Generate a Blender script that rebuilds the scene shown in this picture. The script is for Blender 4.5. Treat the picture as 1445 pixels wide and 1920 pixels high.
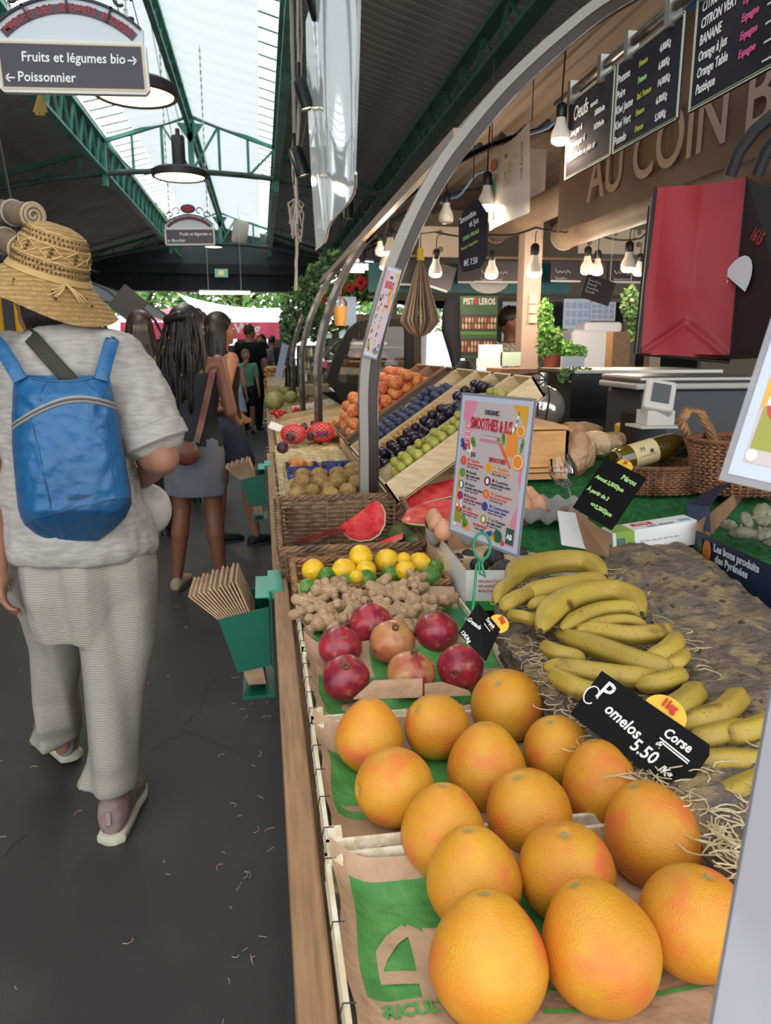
import bpy, math, random
from mathutils import Vector, Matrix, noise
random.seed(7)
for o in list(bpy.data.objects): bpy.data.objects.remove(o)
SC = bpy.context.scene; COL = SC.collection
# ---------------- camera (1445x1920 frame) ----------------
FPX = 1400.0
CAM = Vector((0, 0, 1.45))
TH = math.atan(310/1400); PS = math.atan(233.5/1400*math.cos(TH))
FW = Vector((math.sin(PS)*math.cos(TH), math.cos(PS)*math.cos(TH), -math.sin(TH)))
RT = Vector((math.cos(PS), -math.sin(PS), 0)); UP = RT.cross(FW)
cd = bpy.data.cameras.new('camera'); cam = bpy.data.objects.new('camera', cd); COL.objects.link(cam)
cam.matrix_world = Matrix.Translation(CAM) @ Matrix((RT, UP, -FW)).transposed().to_4x4()
cd.sensor_fit = 'VERTICAL'; cd.sensor_height = 24; cd.lens = 24*FPX/1920; cd.clip_start = .02; cd.clip_end = 300
cd.dof.use_dof = True; cd.dof.focus_distance = 1.35; cd.dof.aperture_fstop = 7.0
SC.camera = cam
# ---------------- world, lights, exposure ----------------
SC.view_settings.view_transform = 'Standard'; SC.view_settings.look = 'None'
SC.view_settings.exposure = 0.0; SC.view_settings.gamma = 1; SC.view_settings.use_curve_mapping = False
W = bpy.data.worlds.new('sky'); SC.world = W; W.use_nodes = True
wn = W.node_tree.nodes; wn['Background'].inputs[0].default_value = (.93, .97, 1.0, 1); wn['Background'].inputs[1].default_value = 2.6
def area(name, loc, sx, sy, power, col=(1, 1, 1), rot=(0, 0, 0)):
    l = bpy.data.lights.new(name, 'AREA'); l.shape = 'RECTANGLE'; l.size = sx; l.size_y = sy; l.energy = power; l.color = col
    o = bpy.data.objects.new(name, l); COL.objects.link(o); o.location = loc; o.rotation_euler = rot; return o
sun = bpy.data.lights.new('sun', 'SUN'); sun.energy = 1.2; sun.angle = math.radians(25); so = bpy.data.objects.new('sun', sun)
COL.objects.link(so); so.rotation_euler = (math.radians(18), math.radians(10), 0)
# added fill lamp behind the camera, where the roof is left open
area('rear_fill_light', (-.6, -1.3, 3.0), 4.5, 2.2, 15, (1, .98, .95), (math.radians(58), 0, 0))
# ---------------- helpers ----------------
def ray(u, v): return FW + RT*((u-722.5)/FPX) - UP*((v-960)/FPX)
def at(u, v, y=None, x=None, z=None, d=None):
    r = ray(u, v)
    if y is not None: return CAM + r*(y/r.y)
    if x is not None: return CAM + r*(x/r.x)
    if z is not None: return CAM + r*((z-CAM.z)/r.z)
    return CAM + r*d
def depth(p): return (Vector(p)-CAM).dot(FW)
def px(p, n): return n*depth(p)/FPX     # metres spanned by n pixels at p
def lin(h):
    if isinstance(h, str):
        h = h.lstrip('#'); c = [int(h[i:i+2], 16)/255 for i in (0, 2, 4)]
    else: c = h
    return tuple((x/12.92 if x <= .04045 else ((x+.055)/1.055)**2.4) for x in c)
MATS = {}
def mat(name, col='808080', rough=.6, metal=0, col2=None, scale=6, lo=.4, hi=.6, det=3, bump=0, bscale=80, spec=.5, trans=0, emit=None, es=0,
        alpha=1, sss=0, var=0, stretch=(1, 1, 1), col3=None, scale3=2, lo3=.55, hi3=.7, coat=0, ior=1.45, spots=None, wave=None, bd=None):
    if name in MATS: return MATS[name]
    m = bpy.data.materials.new(name); m.use_nodes = True; nt = m.node_tree; N = nt.nodes; L = nt.links
    b = N['Principled BSDF']; I = b.inputs
    c = lin(col); I['Base Color'].default_value = (*c, 1); I['Roughness'].default_value = rough; I['Metallic'].default_value = metal
    I['Specular IOR Level'].default_value = spec; I['Transmission Weight'].default_value = trans; I['IOR'].default_value = ior
    I['Alpha'].default_value = alpha; I['Coat Weight'].default_value = coat
    if sss: I['Subsurface Weight'].default_value = sss; I['Subsurface Radius'].default_value = (.01, .006, .003); I['Subsurface Scale'].default_value = 1
    if emit: I['Emission Color'].default_value = (*lin(emit), 1); I['Emission Strength'].default_value = es
    src = None
    if col2 or bump or col3 or var or spots or wave:
        tc = N.new('ShaderNodeTexCoord'); mp = N.new('ShaderNodeMapping'); mp.inputs['Scale'].default_value = stretch
        L.new(tc.outputs['Object'], mp.inputs['Vector']); oi = N.new('ShaderNodeObjectInfo')
        ad = N.new('ShaderNodeVectorMath'); ad.operation = 'ADD'; L.new(mp.outputs[0], ad.inputs[0])
        ml = N.new('ShaderNodeMath'); ml.operation = 'MULTIPLY'; ml.inputs[1].default_value = 37; L.new(oi.outputs['Random'], ml.inputs[0])
        if var: L.new(ml.outputs[0], ad.inputs[1])
        vec = ad.outputs[0]
        rgb = N.new('ShaderNodeRGB'); rgb.outputs[0].default_value = (*c, 1); src = rgb.outputs[0]
        def mixin(cc, sc, a, z, d):
            nonlocal src
            n = N.new('ShaderNodeTexNoise'); n.inputs['Scale'].default_value = sc; n.inputs['Detail'].default_value = d; L.new(vec, n.inputs['Vector'])
            r = N.new('ShaderNodeMapRange'); r.inputs[1].default_value = a; r.inputs[2].default_value = z; L.new(n.outputs[0], r.inputs[0])
            mx = N.new('ShaderNodeMix'); mx.data_type = 'RGBA'; L.new(r.outputs[0], mx.inputs[0]); L.new(src, mx.inputs[6])
            mx.inputs[7].default_value = (*lin(cc), 1); src = mx.outputs[2]
        if col2: mixin(col2, scale, lo, hi, det)
        if col3: mixin(col3, scale3, lo3, hi3, 2)
        if wave:
            wv = N.new('ShaderNodeTexWave'); wv.bands_direction = wave[0]; wv.inputs['Scale'].default_value = wave[1]; wv.inputs['Distortion'].default_value = wave[3]
            wv.inputs['Detail'].default_value = 2; L.new(tc.outputs['Object'], wv.inputs['Vector'])
            mx = N.new('ShaderNodeMix'); mx.data_type = 'RGBA'; L.new(wv.outputs['Fac'], mx.inputs[0]); L.new(src, mx.inputs[6]); mx.inputs[7].default_value = (*lin(wave[2]), 1); src = mx.outputs[2]
        if spots:
            vo = N.new('ShaderNodeTexVoronoi'); vo.inputs['Scale'].default_value = spots[1]; L.new(vec, vo.inputs['Vector'])
            r = N.new('ShaderNodeMapRange'); r.inputs[1].default_value = spots[2]; r.inputs[2].default_value = spots[2]*.6; L.new(vo.outputs['Distance'], r.inputs[0])
            mx = N.new('ShaderNodeMix'); mx.data_type = 'RGBA'; L.new(r.outputs[0], mx.inputs[0]); L.new(src, mx.inputs[6]); mx.inputs[7].default_value = (*lin(spots[0]), 1); src = mx.outputs[2]
        if var:
            hs = N.new('ShaderNodeHueSaturation'); mr = N.new('ShaderNodeMapRange'); mr.inputs[3].default_value = 1-var; mr.inputs[4].default_value = 1+var
            L.new(oi.outputs['Random'], mr.inputs[0]); L.new(mr.outputs[0], hs.inputs['Value']); L.new(src, hs.inputs['Color']); src = hs.outputs[0]
        L.new(src, I['Base Color'])
        if bump:
            n = N.new('ShaderNodeTexNoise'); n.inputs['Scale'].default_value = bscale; n.inputs['Detail'].default_value = 3
            L.new(vec, n.inputs['Vector']); bp = N.new('ShaderNodeBump'); bp.inputs['Strength'].default_value = min(bump, 1)
            bp.inputs['Distance'].default_value = bd or .4/bscale*max(1, bump); L.new(n.outputs[0], bp.inputs['Height'])
            if wave and wave[4]:
                bp2 = N.new('ShaderNodeBump'); bp2.inputs['Strength'].default_value = wave[4]; bp2.inputs['Distance'].default_value = .004
                L.new(wv.outputs['Fac'], bp2.inputs['Height']); L.new(bp.outputs[0], bp2.inputs['Normal']); L.new(bp2.outputs[0], I['Normal'])
            else: L.new(bp.outputs[0], I['Normal'])
    MATS[name] = m; return m
def link(o, parent=None):
    COL.objects.link(o)
    if parent is not None:
        o.parent = parent; o.matrix_parent_inverse = Matrix.Translation(parent.location).inverted()
        if parent.parent is not None: o.matrix_parent_inverse = Matrix()
    return o
def tag(o, label=None, cat=None, group=None, kind=None):
    if label: o['label'] = label
    if cat: o['category'] = cat
    if group: o['group'] = group
    if kind: o['kind'] = kind
    return o
def thing(name, label, cat, loc=(0, 0, 0), group=None):
    o = bpy.data.objects.new(name, None); COL.objects.link(o); o.location = loc; o.empty_display_size = .05
    return tag(o, label, cat, group)
ORG = []
class B:
    def __init__(s, T=None): s.v = []; s.f = []; s.m = []; s.T = T; s.k = 0
    def add(s, vs, fs, m=None):
        n = len(s.v); T = s.T
        s.v += [tuple(T @ Vector(p)) if T is not None else tuple(p) for p in vs]
        s.f += [tuple(i+n for i in f) for f in fs]; s.m += [s.k if m is None else m]*len(fs); return s
    def box(s, c, d, rot=None, m=None):
        a, b, e = d[0]/2, d[1]/2, d[2]/2; R = rot if rot is not None else Matrix.Identity(3)
        if isinstance(rot, (int, float)): R = Matrix.Rotation(rot, 3, 'Z')
        vs = [Vector(c)+R @ Vector((x, y, z)) for x, y, z in [(-a, -b, -e), (a, -b, -e), (a, b, -e), (-a, b, -e), (-a, -b, e), (a, -b, e), (a, b, e), (-a, b, e)]]
        return s.add(vs, [(0, 3, 2, 1), (4, 5, 6, 7), (0, 1, 5, 4), (1, 2, 6, 5), (2, 3, 7, 6), (3, 0, 4, 7)], m)
    def bb(s, x0, x1, y0, y1, z0, z1, m=None): return s.box(((x0+x1)/2, (y0+y1)/2, (z0+z1)/2), (abs(x1-x0), abs(y1-y0), abs(z1-z0)), m=m)
    def bar(s, p, q, w, h=None, up=(0, 0, 1), m=None):
        p = Vector(p); q = Vector(q); d = q-p; L = d.length
        if L < 1e-6: return s
        x = d/L; u = Vector(up); y = u.cross(x)
        if y.length < 1e-3: y = Vector((0, 1, 0)).cross(x)
        y.normalize(); z = x.cross(y); R = Matrix((x, y, z)).transposed()
        return s.box((p+q)/2, (L, w, h or w), R, m)
    def tube(s, pts, r, seg=8, closed=False, caps=True, m=None):
        pts = [Vector(p) for p in pts]; n = len(pts); vs = []; fs = []
        rr = r if isinstance(r, (list, tuple)) else [r]*n; pn = None
        for i, p in enumerate(pts):
            t = (pts[(i+1) % n]-pts[i-1]) if closed else (pts[min(i+1, n-1)]-pts[max(i-1, 0)])
            if t.length < 1e-9: t = Vector((0, 0, 1))
            t.normalize()
            if pn is None: pn = t.orthogonal().normalized()
            else:
                pn = pn-t*pn.dot(t); pn = pn.normalized() if pn.length > 1e-6 else t.orthogonal().normalized()
            bn = t.cross(pn)
            for k in range(seg):
                a = 2*math.pi*k/seg; vs.append(p+(pn*math.cos(a)+bn*math.sin(a))*rr[i])
        for i in range(n if closed else n-1):
            j = (i+1) % n
            for k in range(seg): l = (k+1) % seg; fs.append((i*seg+k, i*seg+l, j*seg+l, j*seg+k))
        if caps and not closed: fs.append(tuple(range(seg))[::-1]); fs.append(tuple((n-1)*seg+k for k in range(seg)))
        return s.add(vs, fs, m)
    def cyl(s, p, q, r, r2=None, seg=16, m=None): return s.tube([p, q], [r, r if r2 is None else r2], seg, m=m)
    def ring(s, rows, seg=24, cap=True, m=None):
        """rows: list of (center, a-vector, b-vector[, exponent])"""
        vs = []; fs = []; n = len(rows)
        for r in rows:
            c, a, b = Vector(r[0]), Vector(r[1]), Vector(r[2]); e = r[3] if len(r) > 3 else 1
            for k in range(seg):
                t = 2*math.pi*k/seg; cx = math.cos(t); sy = math.sin(t)
                cx = math.copysign(abs(cx)**e, cx); sy = math.copysign(abs(sy)**e, sy); vs.append(c+a*cx+b*sy)
        for i in range(n-1):
            for k in range(seg): l = (k+1) % seg; fs.append((i*seg+k, i*seg+l, (i+1)*seg+l, (i+1)*seg+k))
        if cap: fs.append(tuple(range(seg))[::-1]); fs.append(tuple((n-1)*seg+k for k in range(seg)))
        return s.add(vs, fs, m)
    def ell(s, c, r, rot=None, seg=16, rings=10, m=None, fn=None):
        if isinstance(r, (int, float)): r = (r, r, r)
        R = rot if rot is not None else Matrix.Identity(3); c = Vector(c); vs = [c+R @ Vector((0, 0, -r[2]))]; fs = []
        def P(a, t):
            q = Vector((r[0]*math.cos(a)*math.cos(t), r[1]*math.cos(a)*math.sin(t), r[2]*math.sin(a)))
            return c+R @ (fn(q) if fn else q)
        for i in range(1, rings):
            for k in range(seg): vs.append(P(-math.pi/2+math.pi*i/rings, 2*math.pi*k/seg))
        vs.append(c+R @ (fn(Vector((0, 0, r[2]))) if fn else Vector((0, 0, r[2])))); vs[0] = c+R @ (fn(Vector((0, 0, -r[2]))) if fn else Vector((0, 0, -r[2])))
        for k in range(seg): fs.append((0, 1+(k+1) % seg, 1+k)); fs.append((len(vs)-1, len(vs)-1-seg+k, len(vs)-1-seg+(k+1) % seg))
        for i in range(rings-2):
            for k in range(seg): l = (k+1) % seg; fs.append((1+i*seg+k, 1+i*seg+l, 1+(i+1)*seg+l, 1+(i+1)*seg+k))
        return s.add(vs, fs, m)
    def cap(s, p, q, r1, r2, seg=12, m=None):
        """rounded tapered limb"""
        p = Vector(p); q = Vector(q); d = q-p; L = max(d.length, 1e-5); t = d/L
        pts = [p-t*r1*.98, p-t*r1*.75, p-t*r1*.35, p, q, q+t*r2*.35, q+t*r2*.75, q+t*r2*.98]
        return s.tube(pts, [r1*.2, r1*.68, r1*.94, r1, r2, r2*.94, r2*.68, r2*.2], seg, m=m)
    def chain(s, pts, rs, seg=12, m=None):
        for i in range(len(pts)-1): s.cap(pts[i], pts[i+1], rs[i], rs[i+1], seg, m)
        return s
    def lathe(s, prof, c=(0, 0, 0), axis=None, seg=24, m=None):
        c = Vector(c); R = axis if axis is not None else Matrix.Identity(3); vs = []; fs = []
        for r, z in prof:
            for k in range(seg): t = 2*math.pi*k/seg; vs.append(c+R @ Vector((r*math.cos(t), r*math.sin(t), z)))
        for i in range(len(prof)-1):
            for k in range(seg): l = (k+1) % seg; fs.append((i*seg+k, i*seg+l, (i+1)*seg+l, (i+1)*seg+k))
        return s.add(vs, fs, m)
    def grid(s, nx, ny, fn, m=None, thick=0):
        vs = [Vector(fn(i/nx, j/ny)) for j in range(ny+1) for i in range(nx+1)]; w = nx+1
        fs = [(j*w+i, j*w+i+1, (j+1)*w+i+1, (j+1)*w+i) for j in range(ny) for i in range(nx)]
        ms = [(m(((i+.5)/nx), ((j+.5)/ny)) if callable(m) else m) for j in range(ny) for i in range(nx)]
        n = len(s.v); s.v += [tuple(s.T @ p) if s.T is not None else tuple(p) for p in vs]
        s.f += [tuple(i+n for i in f) for f in fs]; s.m += [s.k if q is None else q for q in ms]; return s
    def poly(s, pts, th, m=None):
        """flat outline in local xy extruded from z=0 to z=th"""
        n = len(pts); vs = [(x, y, 0) for x, y in pts]+[(x, y, th) for x, y in pts]
        fs = [tuple(range(n))[::-1], tuple(range(n, 2*n))]+[(i, (i+1) % n, (i+1) % n+n, i+n) for i in range(n)]
        return s.add(vs, fs, m)
    def disc(s, x, y, r, z0, z1, ry=None, seg=20, m=None):
        s2 = [(x+r*math.cos(2*math.pi*k/seg), y+(ry or r)*math.sin(2*math.pi*k/seg)) for k in range(seg)]
        n = seg; vs = [(a, b, z0) for a, b in s2]+[(a, b, z1) for a, b in s2]
        return s.add(vs, [tuple(range(n, 2*n))]+[(i, (i+1) % n, (i+1) % n+n, i+n) for i in range(n)], m)
    def build(s, name, mats, parent=None, smooth=False, sharp=40, mods=None):
        me = bpy.data.meshes.new(name); me.from_pydata(s.v, [], s.f); me.validate(verbose=False)
        for x in (mats if isinstance(mats, (list, tuple)) else [mats]): me.materials.append(x)
        if len(me.polygons) == len(s.m): me.polygons.foreach_set('material_index', s.m)
        if smooth:
            me.polygons.foreach_set('use_smooth', [True]*len(me.polygons)); me.set_sharp_from_angle(angle=math.radians(sharp))
        me.update(); o = bpy.data.objects.new(name, me); link(o, parent)
        for k, kw in (mods or []):
            md = o.modifiers.new(k, k)
            for a, b in kw.items(): setattr(md, a, b)
        return o
    def org(s, name, mt, parent=None, vox=.012, it=4, disp=None):
        o = s.build(name, mt, parent, mods=[('REMESH', dict(mode='VOXEL', voxel_size=vox, use_smooth_shade=True)), ('SMOOTH', dict(factor=.6, iterations=it))])
        if disp:
            tx = bpy.data.textures.new(name, 'CLOUDS'); tx.noise_scale = disp[1]
            md = o.modifiers.new('d', 'DISPLACE'); md.texture = tx; md.strength = disp[0]; md.mid_level = .5; md.texture_coords = 'LOCAL'
        ORG.append(o); return o
TXT = []
def text(s, size, mt, parent, M, x=0, y=0, z=.001, align='LEFT', shear=0, sx=1, rot=0, name='lettering', bold=0, th=.0003):
    c = bpy.data.curves.new(name, 'FONT'); c.body = s; c.size = size; c.align_x = align; c.shear = shear; c.offset = bold; c.extrude = th; c.resolution_u = 2 if size < .1 else 6
    o = bpy.data.objects.new(name, c); c.materials.append(mt); COL.objects.link(o)
    o.matrix_world = M @ Matrix.Translation((x, y, z)) @ Matrix.Rotation(rot, 4, 'Z') @ Matrix.Diagonal((sx, 1, 1, 1)); TXT.append((o, parent, name)); return o
def frame(o, xr, yu):
    """matrix with local x along xr, local y along yu, z out of the page"""
    x = Vector(xr).normalized(); z = x.cross(Vector(yu)).normalized(); y = z.cross(x)
    M = Matrix((x, y, z)).transposed().to_4x4(); M.translation = Vector(o); return M
def scribble(t, M, x, y, w, h, mt, z=.006, name='handwriting'):
    b = B(M); n = max(6, int(w/h*3)); P = [(x+w*i/n, y+h*(.5+.5*math.sin(i*2.3+x*90))*(.6 if i % 4 else 1), z) for i in range(n+1)]
    b.tube(P, h*.09, 4); b.build(name, mt, t)
def finalize():
    bpy.context.view_layer.update(); dg = bpy.context.evaluated_depsgraph_get(); new = []
    for o in ORG: new.append((o, bpy.data.meshes.new_from_object(o.evaluated_get(dg))))
    tx = {}
    for o, par, name in TXT:
        me = bpy.data.meshes.new_from_object(o.evaluated_get(dg)); me.transform(o.matrix_world); tx.setdefault((par, name), []).append((o, me))
    for o, me in new:
        old = o.data; nm = old.name
        for u in bpy.data.objects:
            if u.data == old: u.modifiers.clear(); u.data = me
        me.name = nm
    ORG.clear()
    for (par, name), L in tx.items():
        b = B(); mats = []
        for o, me in L:
            m = me.materials[0]
            if m not in mats: mats.append(m)
            b.add([v.co for v in me.vertices], [tuple(p.vertices) for p in me.polygons], mats.index(m)); bpy.data.objects.remove(o)
        b.build(name, mats, par)
    TXT.clear()
def copytree(o, parent=None):
    c = o.copy(); COL.objects.link(c)
    if parent is not None: c.parent = parent
    for ch in o.children: copytree(ch, c)
    return c
class Proto:
    def __init__(s, root): s.r = root; s.used = False
    def put(s, loc, rot=(0, 0, 0), sc=1, label=None, group=None):
        o = copytree(s.r) if s.used else s.r; s.used = True
        o.location = loc; o.rotation_euler = rot; o.scale = (sc, sc, sc) if isinstance(sc, (int, float)) else sc
        for k in ('label', 'group'):
            if k == 'label' and label: o['label'] = label
            if k == 'group' and group: o['group'] = group
        return o
def R3(ax, ang): return Matrix.Rotation(math.radians(ang), 3, ax)
rnd = random.uniform
def nz(p, s=1.0): return noise.noise(Vector(p)*s)
def struct(o): o['kind'] = 'structure'; return o
# ---------------- materials ----------------
M_green = mat('green_paint', '58a08b', .5, col2='3f8270', scale=3)
M_dkgreen = mat('dark_green_paint', '33604f', .6)
M_roof = mat('dark_roof_board', 'a49f9a', .75, col2='86817d', scale=2, stretch=(1, 6, 1))
M_black = mat('black', '0c0c0d', .5)
M_blackp = mat('black_plastic', '17181a', .35)
M_dark = mat('dark_grey', '2b2b2d', .6)
M_white = mat('white', 'e8e8e6', .5)
M_chrome = mat('brushed_steel', '9d9b97', .35, .9)
M_steel = mat('worn_steel', '77716c', .3, .8, col2='4b4541', scale=14)
M_wood = mat('worn_wood', 'a67f5b', .6, col2='876547', scale=7, stretch=(18, 1.2, 18), lo=.35, hi=.7, col3='6e543c', scale3=3, lo3=.62, hi3=.8, bump=.25, bscale=90)
M_pale = mat('pale_crate_wood', 'd9c29b', .65, col2='c3a477', scale=5, stretch=(3, 14, 14), lo=.35, hi=.7, bump=.2, bscale=120, var=.06)
M_pale2 = mat('pale_stapled_wood', 'e6dcc4', .6, col2='d0bf9c', scale=6, stretch=(14, 3, 14), bump=.15, bscale=120)
M_kraft = mat('brown_kraft_paper', 'b8977a', .75, col2='a98a6c', scale=9, bump=.6, bscale=28)
M_kgreen = mat('green_print', '55954a', .65, col2='478640', scale=25, bump=.6, bscale=28)
M_card = mat('cardboard', 'a07a5c', .8, col2='8f6b4f', scale=8)
M_cardw = mat('white_cardboard', 'd2d0cb', .7)
M_straw = mat('straw', 'dccca5', .7, col2='c4ad80', scale=30)
M_chalk = mat('chalk_white', 'e4e2e0', .8, emit=None)
M_chalkg = mat('chalk_green', 'a9d383', .8)
M_chalkp = mat('chalk_pink', 'd2588c', .8)
M_chalky = mat('chalk_yellow', 'b5b346', .8)
M_slate = mat('slate_board', '211f27', .8, spec=.25, col2='2e2a32', scale=3)
M_blk = mat('black_price_card', '0e0d0d', .7, spec=.2)
M_yel = mat('yellow_tag', 'e8b63a', .5)
M_redp = mat('red_print', 'b5243a', .5)
M_red = mat('red_cloth', '80161f', .55, bump=.5, bscale=500)
def glassy(name, col=(1, 1, 1), fac=.1, rough=.02, dif=None):
    m = bpy.data.materials.new(name); m.use_nodes = True; nt = m.node_tree; N = nt.nodes; L = nt.links
    N.remove(N['Principled BSDF']); o = N['Material Output']; t = N.new('ShaderNodeBsdfTransparent'); t.inputs[0].default_value = (*col, 1)
    g = N.new('ShaderNodeBsdfGlossy'); g.inputs['Roughness'].default_value = rough; fr = N.new('ShaderNodeFresnel'); fr.inputs[0].default_value = 1.5
    ad = N.new('ShaderNodeMath'); ad.operation = 'ADD'; ad.inputs[1].default_value = fac; L.new(fr.outputs[0], ad.inputs[0])
    mx = N.new('ShaderNodeMixShader'); L.new(ad.outputs[0], mx.inputs[0]); L.new(t.outputs[0], mx.inputs[1]); L.new(g.outputs[0], mx.inputs[2])
    out = mx.outputs[0]
    if dif:
        d = N.new('ShaderNodeBsdfDiffuse'); d.inputs[0].default_value = (*lin(dif[0]), 1); m2 = N.new('ShaderNodeMixShader'); m2.inputs[0].default_value = dif[1]
        L.new(out, m2.inputs[1]); L.new(d.outputs[0], m2.inputs[2]); out = m2.outputs[0]
    L.new(out, o.inputs[0]); return m
M_glass = glassy('clear_glass', (.96, .98, .97), .03)
M_pvc = glassy('clear_plastic', (.97, .97, .97), .0, .3, ('a8a8ac', .45))
def translucent(name, col, fac=.6):
    m = bpy.data.materials.new(name); m.use_nodes = True; nt = m.node_tree; N = nt.nodes; L = nt.links
    N.remove(N['Principled BSDF']); o = N['Material Output']; t = N.new('ShaderNodeBsdfTranslucent'); d = N.new('ShaderNodeBsdfDiffuse')
    for q in (t, d): q.inputs[0].default_value = (*lin(col), 1)
    mx = N.new('ShaderNodeMixShader'); mx.inputs[0].default_value = fac; L.new(d.outputs[0], mx.inputs[1]); L.new(t.outputs[0], mx.inputs[2]); L.new(mx.outputs[0], o.inputs[0]); return m
M_frost = translucent('frosted_glass', 'ffffff', .85)
M_fabric = translucent('white_shade_fabric', 'dfe5e6', .5)
M_sail = translucent('white_sail_cloth', 'ffffff', .6)
def emis(name, col, s): return mat(name, col, .4, emit=col, es=s)
M_led = emis('warm_led', 'ffedc0', 3.2)
M_bulb = emis('bulb_glow', 'ffe6c8', 18)
M_tube = emis('tube_glow', 'f6fff4', 7)
# ---------------- floor ----------------
b = B(); b.bb(-9, 9, -4, 22.5, -.1, 0)
struct(b.build('floor', mat('dark_asphalt', '413d3c', .62, col2='353232', scale=1.1, lo=.3, hi=.7, det=6, col3='4a4846', scale3=2.4, lo3=.56, hi3=.8, bump=.35, bscale=160)))
b = B()
def crack(pts, w=.0025):
    P = []
    for i in range(len(pts)-1):
        a, c = Vector(pts[i]), Vector(pts[i+1]); n = 9
        for k in range(n): q = a.lerp(c, k/n); P.append((q.x+rnd(-.012, .012), q.y+rnd(-.012, .012), .0006))
    for i in range(len(P)-1): b.bar(P[i], P[i+1], w, .0008)
crack([at(*p, z=0) for p in [(405, 1265), (375, 1330), (345, 1360)]]); crack([at(*p, z=0) for p in [(280, 1408), (350, 1370), (480, 1430)]]); crack([at(*p, z=0) for p in [(0, 1610), (60, 1560)]])
o = b.build('crack', M_black); o.parent = bpy.data.objects['floor']; o['kind'] = 'stuff'
b = B()
for i in range(80):
    x = rnd(-1.2, -.02); y = rnd(.8, 4.6)
    if i < 30: x = rnd(-.16, -.0); y = rnd(1.0, 3.2)
    a = rnd(0, 6.3); l = rnd(.006, .02); c = rnd(-1, 1); P = []
    for k in range(5): P.append((x+math.cos(a)*l*k/2, y+math.sin(a)*l*k/2, .002)); a += c*.5
    b.tube(P, .0007, 4)
tag(b.build('straw_litter', M_straw), 'loose pale straw wisps scattered on the dark floor', 'straw', kind='stuff')
# ---------------- roof ----------------
XL, XR, ZT, ZB, XM, ZM = -2.12, .31, 4.3, 3.85, -.90, 4.74
SL = .30
def zl(x): return ZT-SL*abs(x-(XL if x < XM else XR))+.03
for side, X0, X1 in (('left', XL, -8), ('right', XR, 7)):
    t = thing('ceiling', None, None, (X0, 0, ZT)); struct(t)
    b = B(); z0 = zl(X0)+.07; z1 = zl(X1)+.07
    b.add([(X0, -.8, z0), (X1, -.8, z1), (X1, 23, z1), (X0, 23, z0), (X0, -.8, z0+.04), (X1, -.8, z1+.04), (X1, 23, z1+.04), (X0, 23, z0+.04)], [(0, 1, 2, 3), (4, 5, 6, 7), (0, 1, 5, 4), (3, 2, 6, 7)])
    b.build('roof_deck', M_roof, t)
    ax = 1 if X1 > X0 else -1; ang = math.atan(SL)
    def board(y, n=1):
        bb = B()
        for k in range(n):
            yy = y+k*.14; p = Vector((X0, yy, z0-.02)); q = Vector((X1, yy, z1-.02))
            bb.bar(p, q, .122, .03)
        return bb
    first = None
    for k in range(92):
        if first is None: first = board(0).build('board', M_roof, t); o = first
        else: o = first.copy(); COL.objects.link(o)
        o.location.y = 1.6+k*.14
    s = board(1.6+92*.14, 52).build('boards', M_roof, t); s['kind'] = 'stuff'
# lattice girders along the skylight and over the stalls
def girder(x, zt, zb, y0, y1, step, name, label, m=M_green, w=.05):
    t = thing(name, label, 'girder', (x, y0, zb))
    b = B(); b.bb(x-w, x+w, y0, y1, zt-.05, zt); b.build('top_chord', m, t)
    b = B(); b.bb(x-w, x+w, y0, y1, zb, zb+.035); b.build('bottom_chord', m, t)
    n = int((y1-y0)/step)
    for k in range(n):
        ya = y0+k*step
        b = B(); b.bar((x, ya, zb+.03), (x, ya+step/2, zt-.04), .03, .012); b.bar((x, ya+step/2, zt-.04), (x, ya+step, zb+.03), .03, .012)
        b.build('lattice_bar', m, t)
    return t
girder(XL, ZT+.05, ZB, 2, 22.4, .5, 'lattice_girder', 'green lattice girder along the left edge of the skylight')
girder(XR, ZT+.05, ZB, 2, 22.4, .5, 'lattice_girder', 'green lattice girder along the right edge of the skylight')
girder(1.76, 3.80, 3.48, 1.5, 22.4, .62, 'lattice_girder', 'dark green lattice girder under the right roof slope over the fruit stall', M_dkgreen, .06)
girder(-4.3, 3.72, 3.4, 3, 22.4, .7, 'lattice_girder', 'dark lattice girder under the left roof slope', M_dkgreen, .06)
# skylight panes, bars and white shade cloth
t = thing('window_1', None, None, (XM, 0, ZM)); struct(t)
def zsky(x): return ZM-(ZM-ZT-.12)*abs(x-XM)/(XR-XM)+.06
k = 0
pane0 = None
for X0 in (XL, XR):
    for i in range(58):
        y = 1.5+i*.36
        b = B(); xa = X0; xb = XM; b.bar((xa, y, zsky(xa)), (xb, y, zsky(xb)), .022, .012); b.build('glazing_bar', M_dkgreen, t)
        b = B(); b.add([(xa, y+.015, zsky(xa)+.02), (xb, y+.015, zsky(xb)+.02), (xb, y+.345, zsky(xb)+.02), (xa, y+.345, zsky(xa)+.02)], [(0, 1, 2, 3)]); b.build('pane', M_frost, t)
for side, xe in (('left', -1.70), ('right', .08)):
    y = -1.0; q = 0
    while y < 21.2:
        L = 3.98; b = B()
        def f(i, j):
            x = XM+(xe-XM)*i+.0; yy = y+L*j+.02; z = zsky(x)-.10-.035*math.sin(math.pi*i)*(1+.3*math.sin(7*j))+.006*math.sin(yy*23+x*5)+.004*math.sin(yy*61)
            return (x, yy, z)
        b.grid(14, 70, f)
        o = b.build('shade_cloth', M_fabric, None, smooth=True)
        tag(o, f'white shade cloth under the {side} half of the skylight, '+['behind the photographer', 'nearest of the run', 'beside the middle truss', 'beyond the middle truss', 'before the end truss', 'at the far end'][q], 'shade cloth')
        if y+L < 1.5: bpy.data.objects.remove(o)
        y += 4; q += 1
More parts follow.
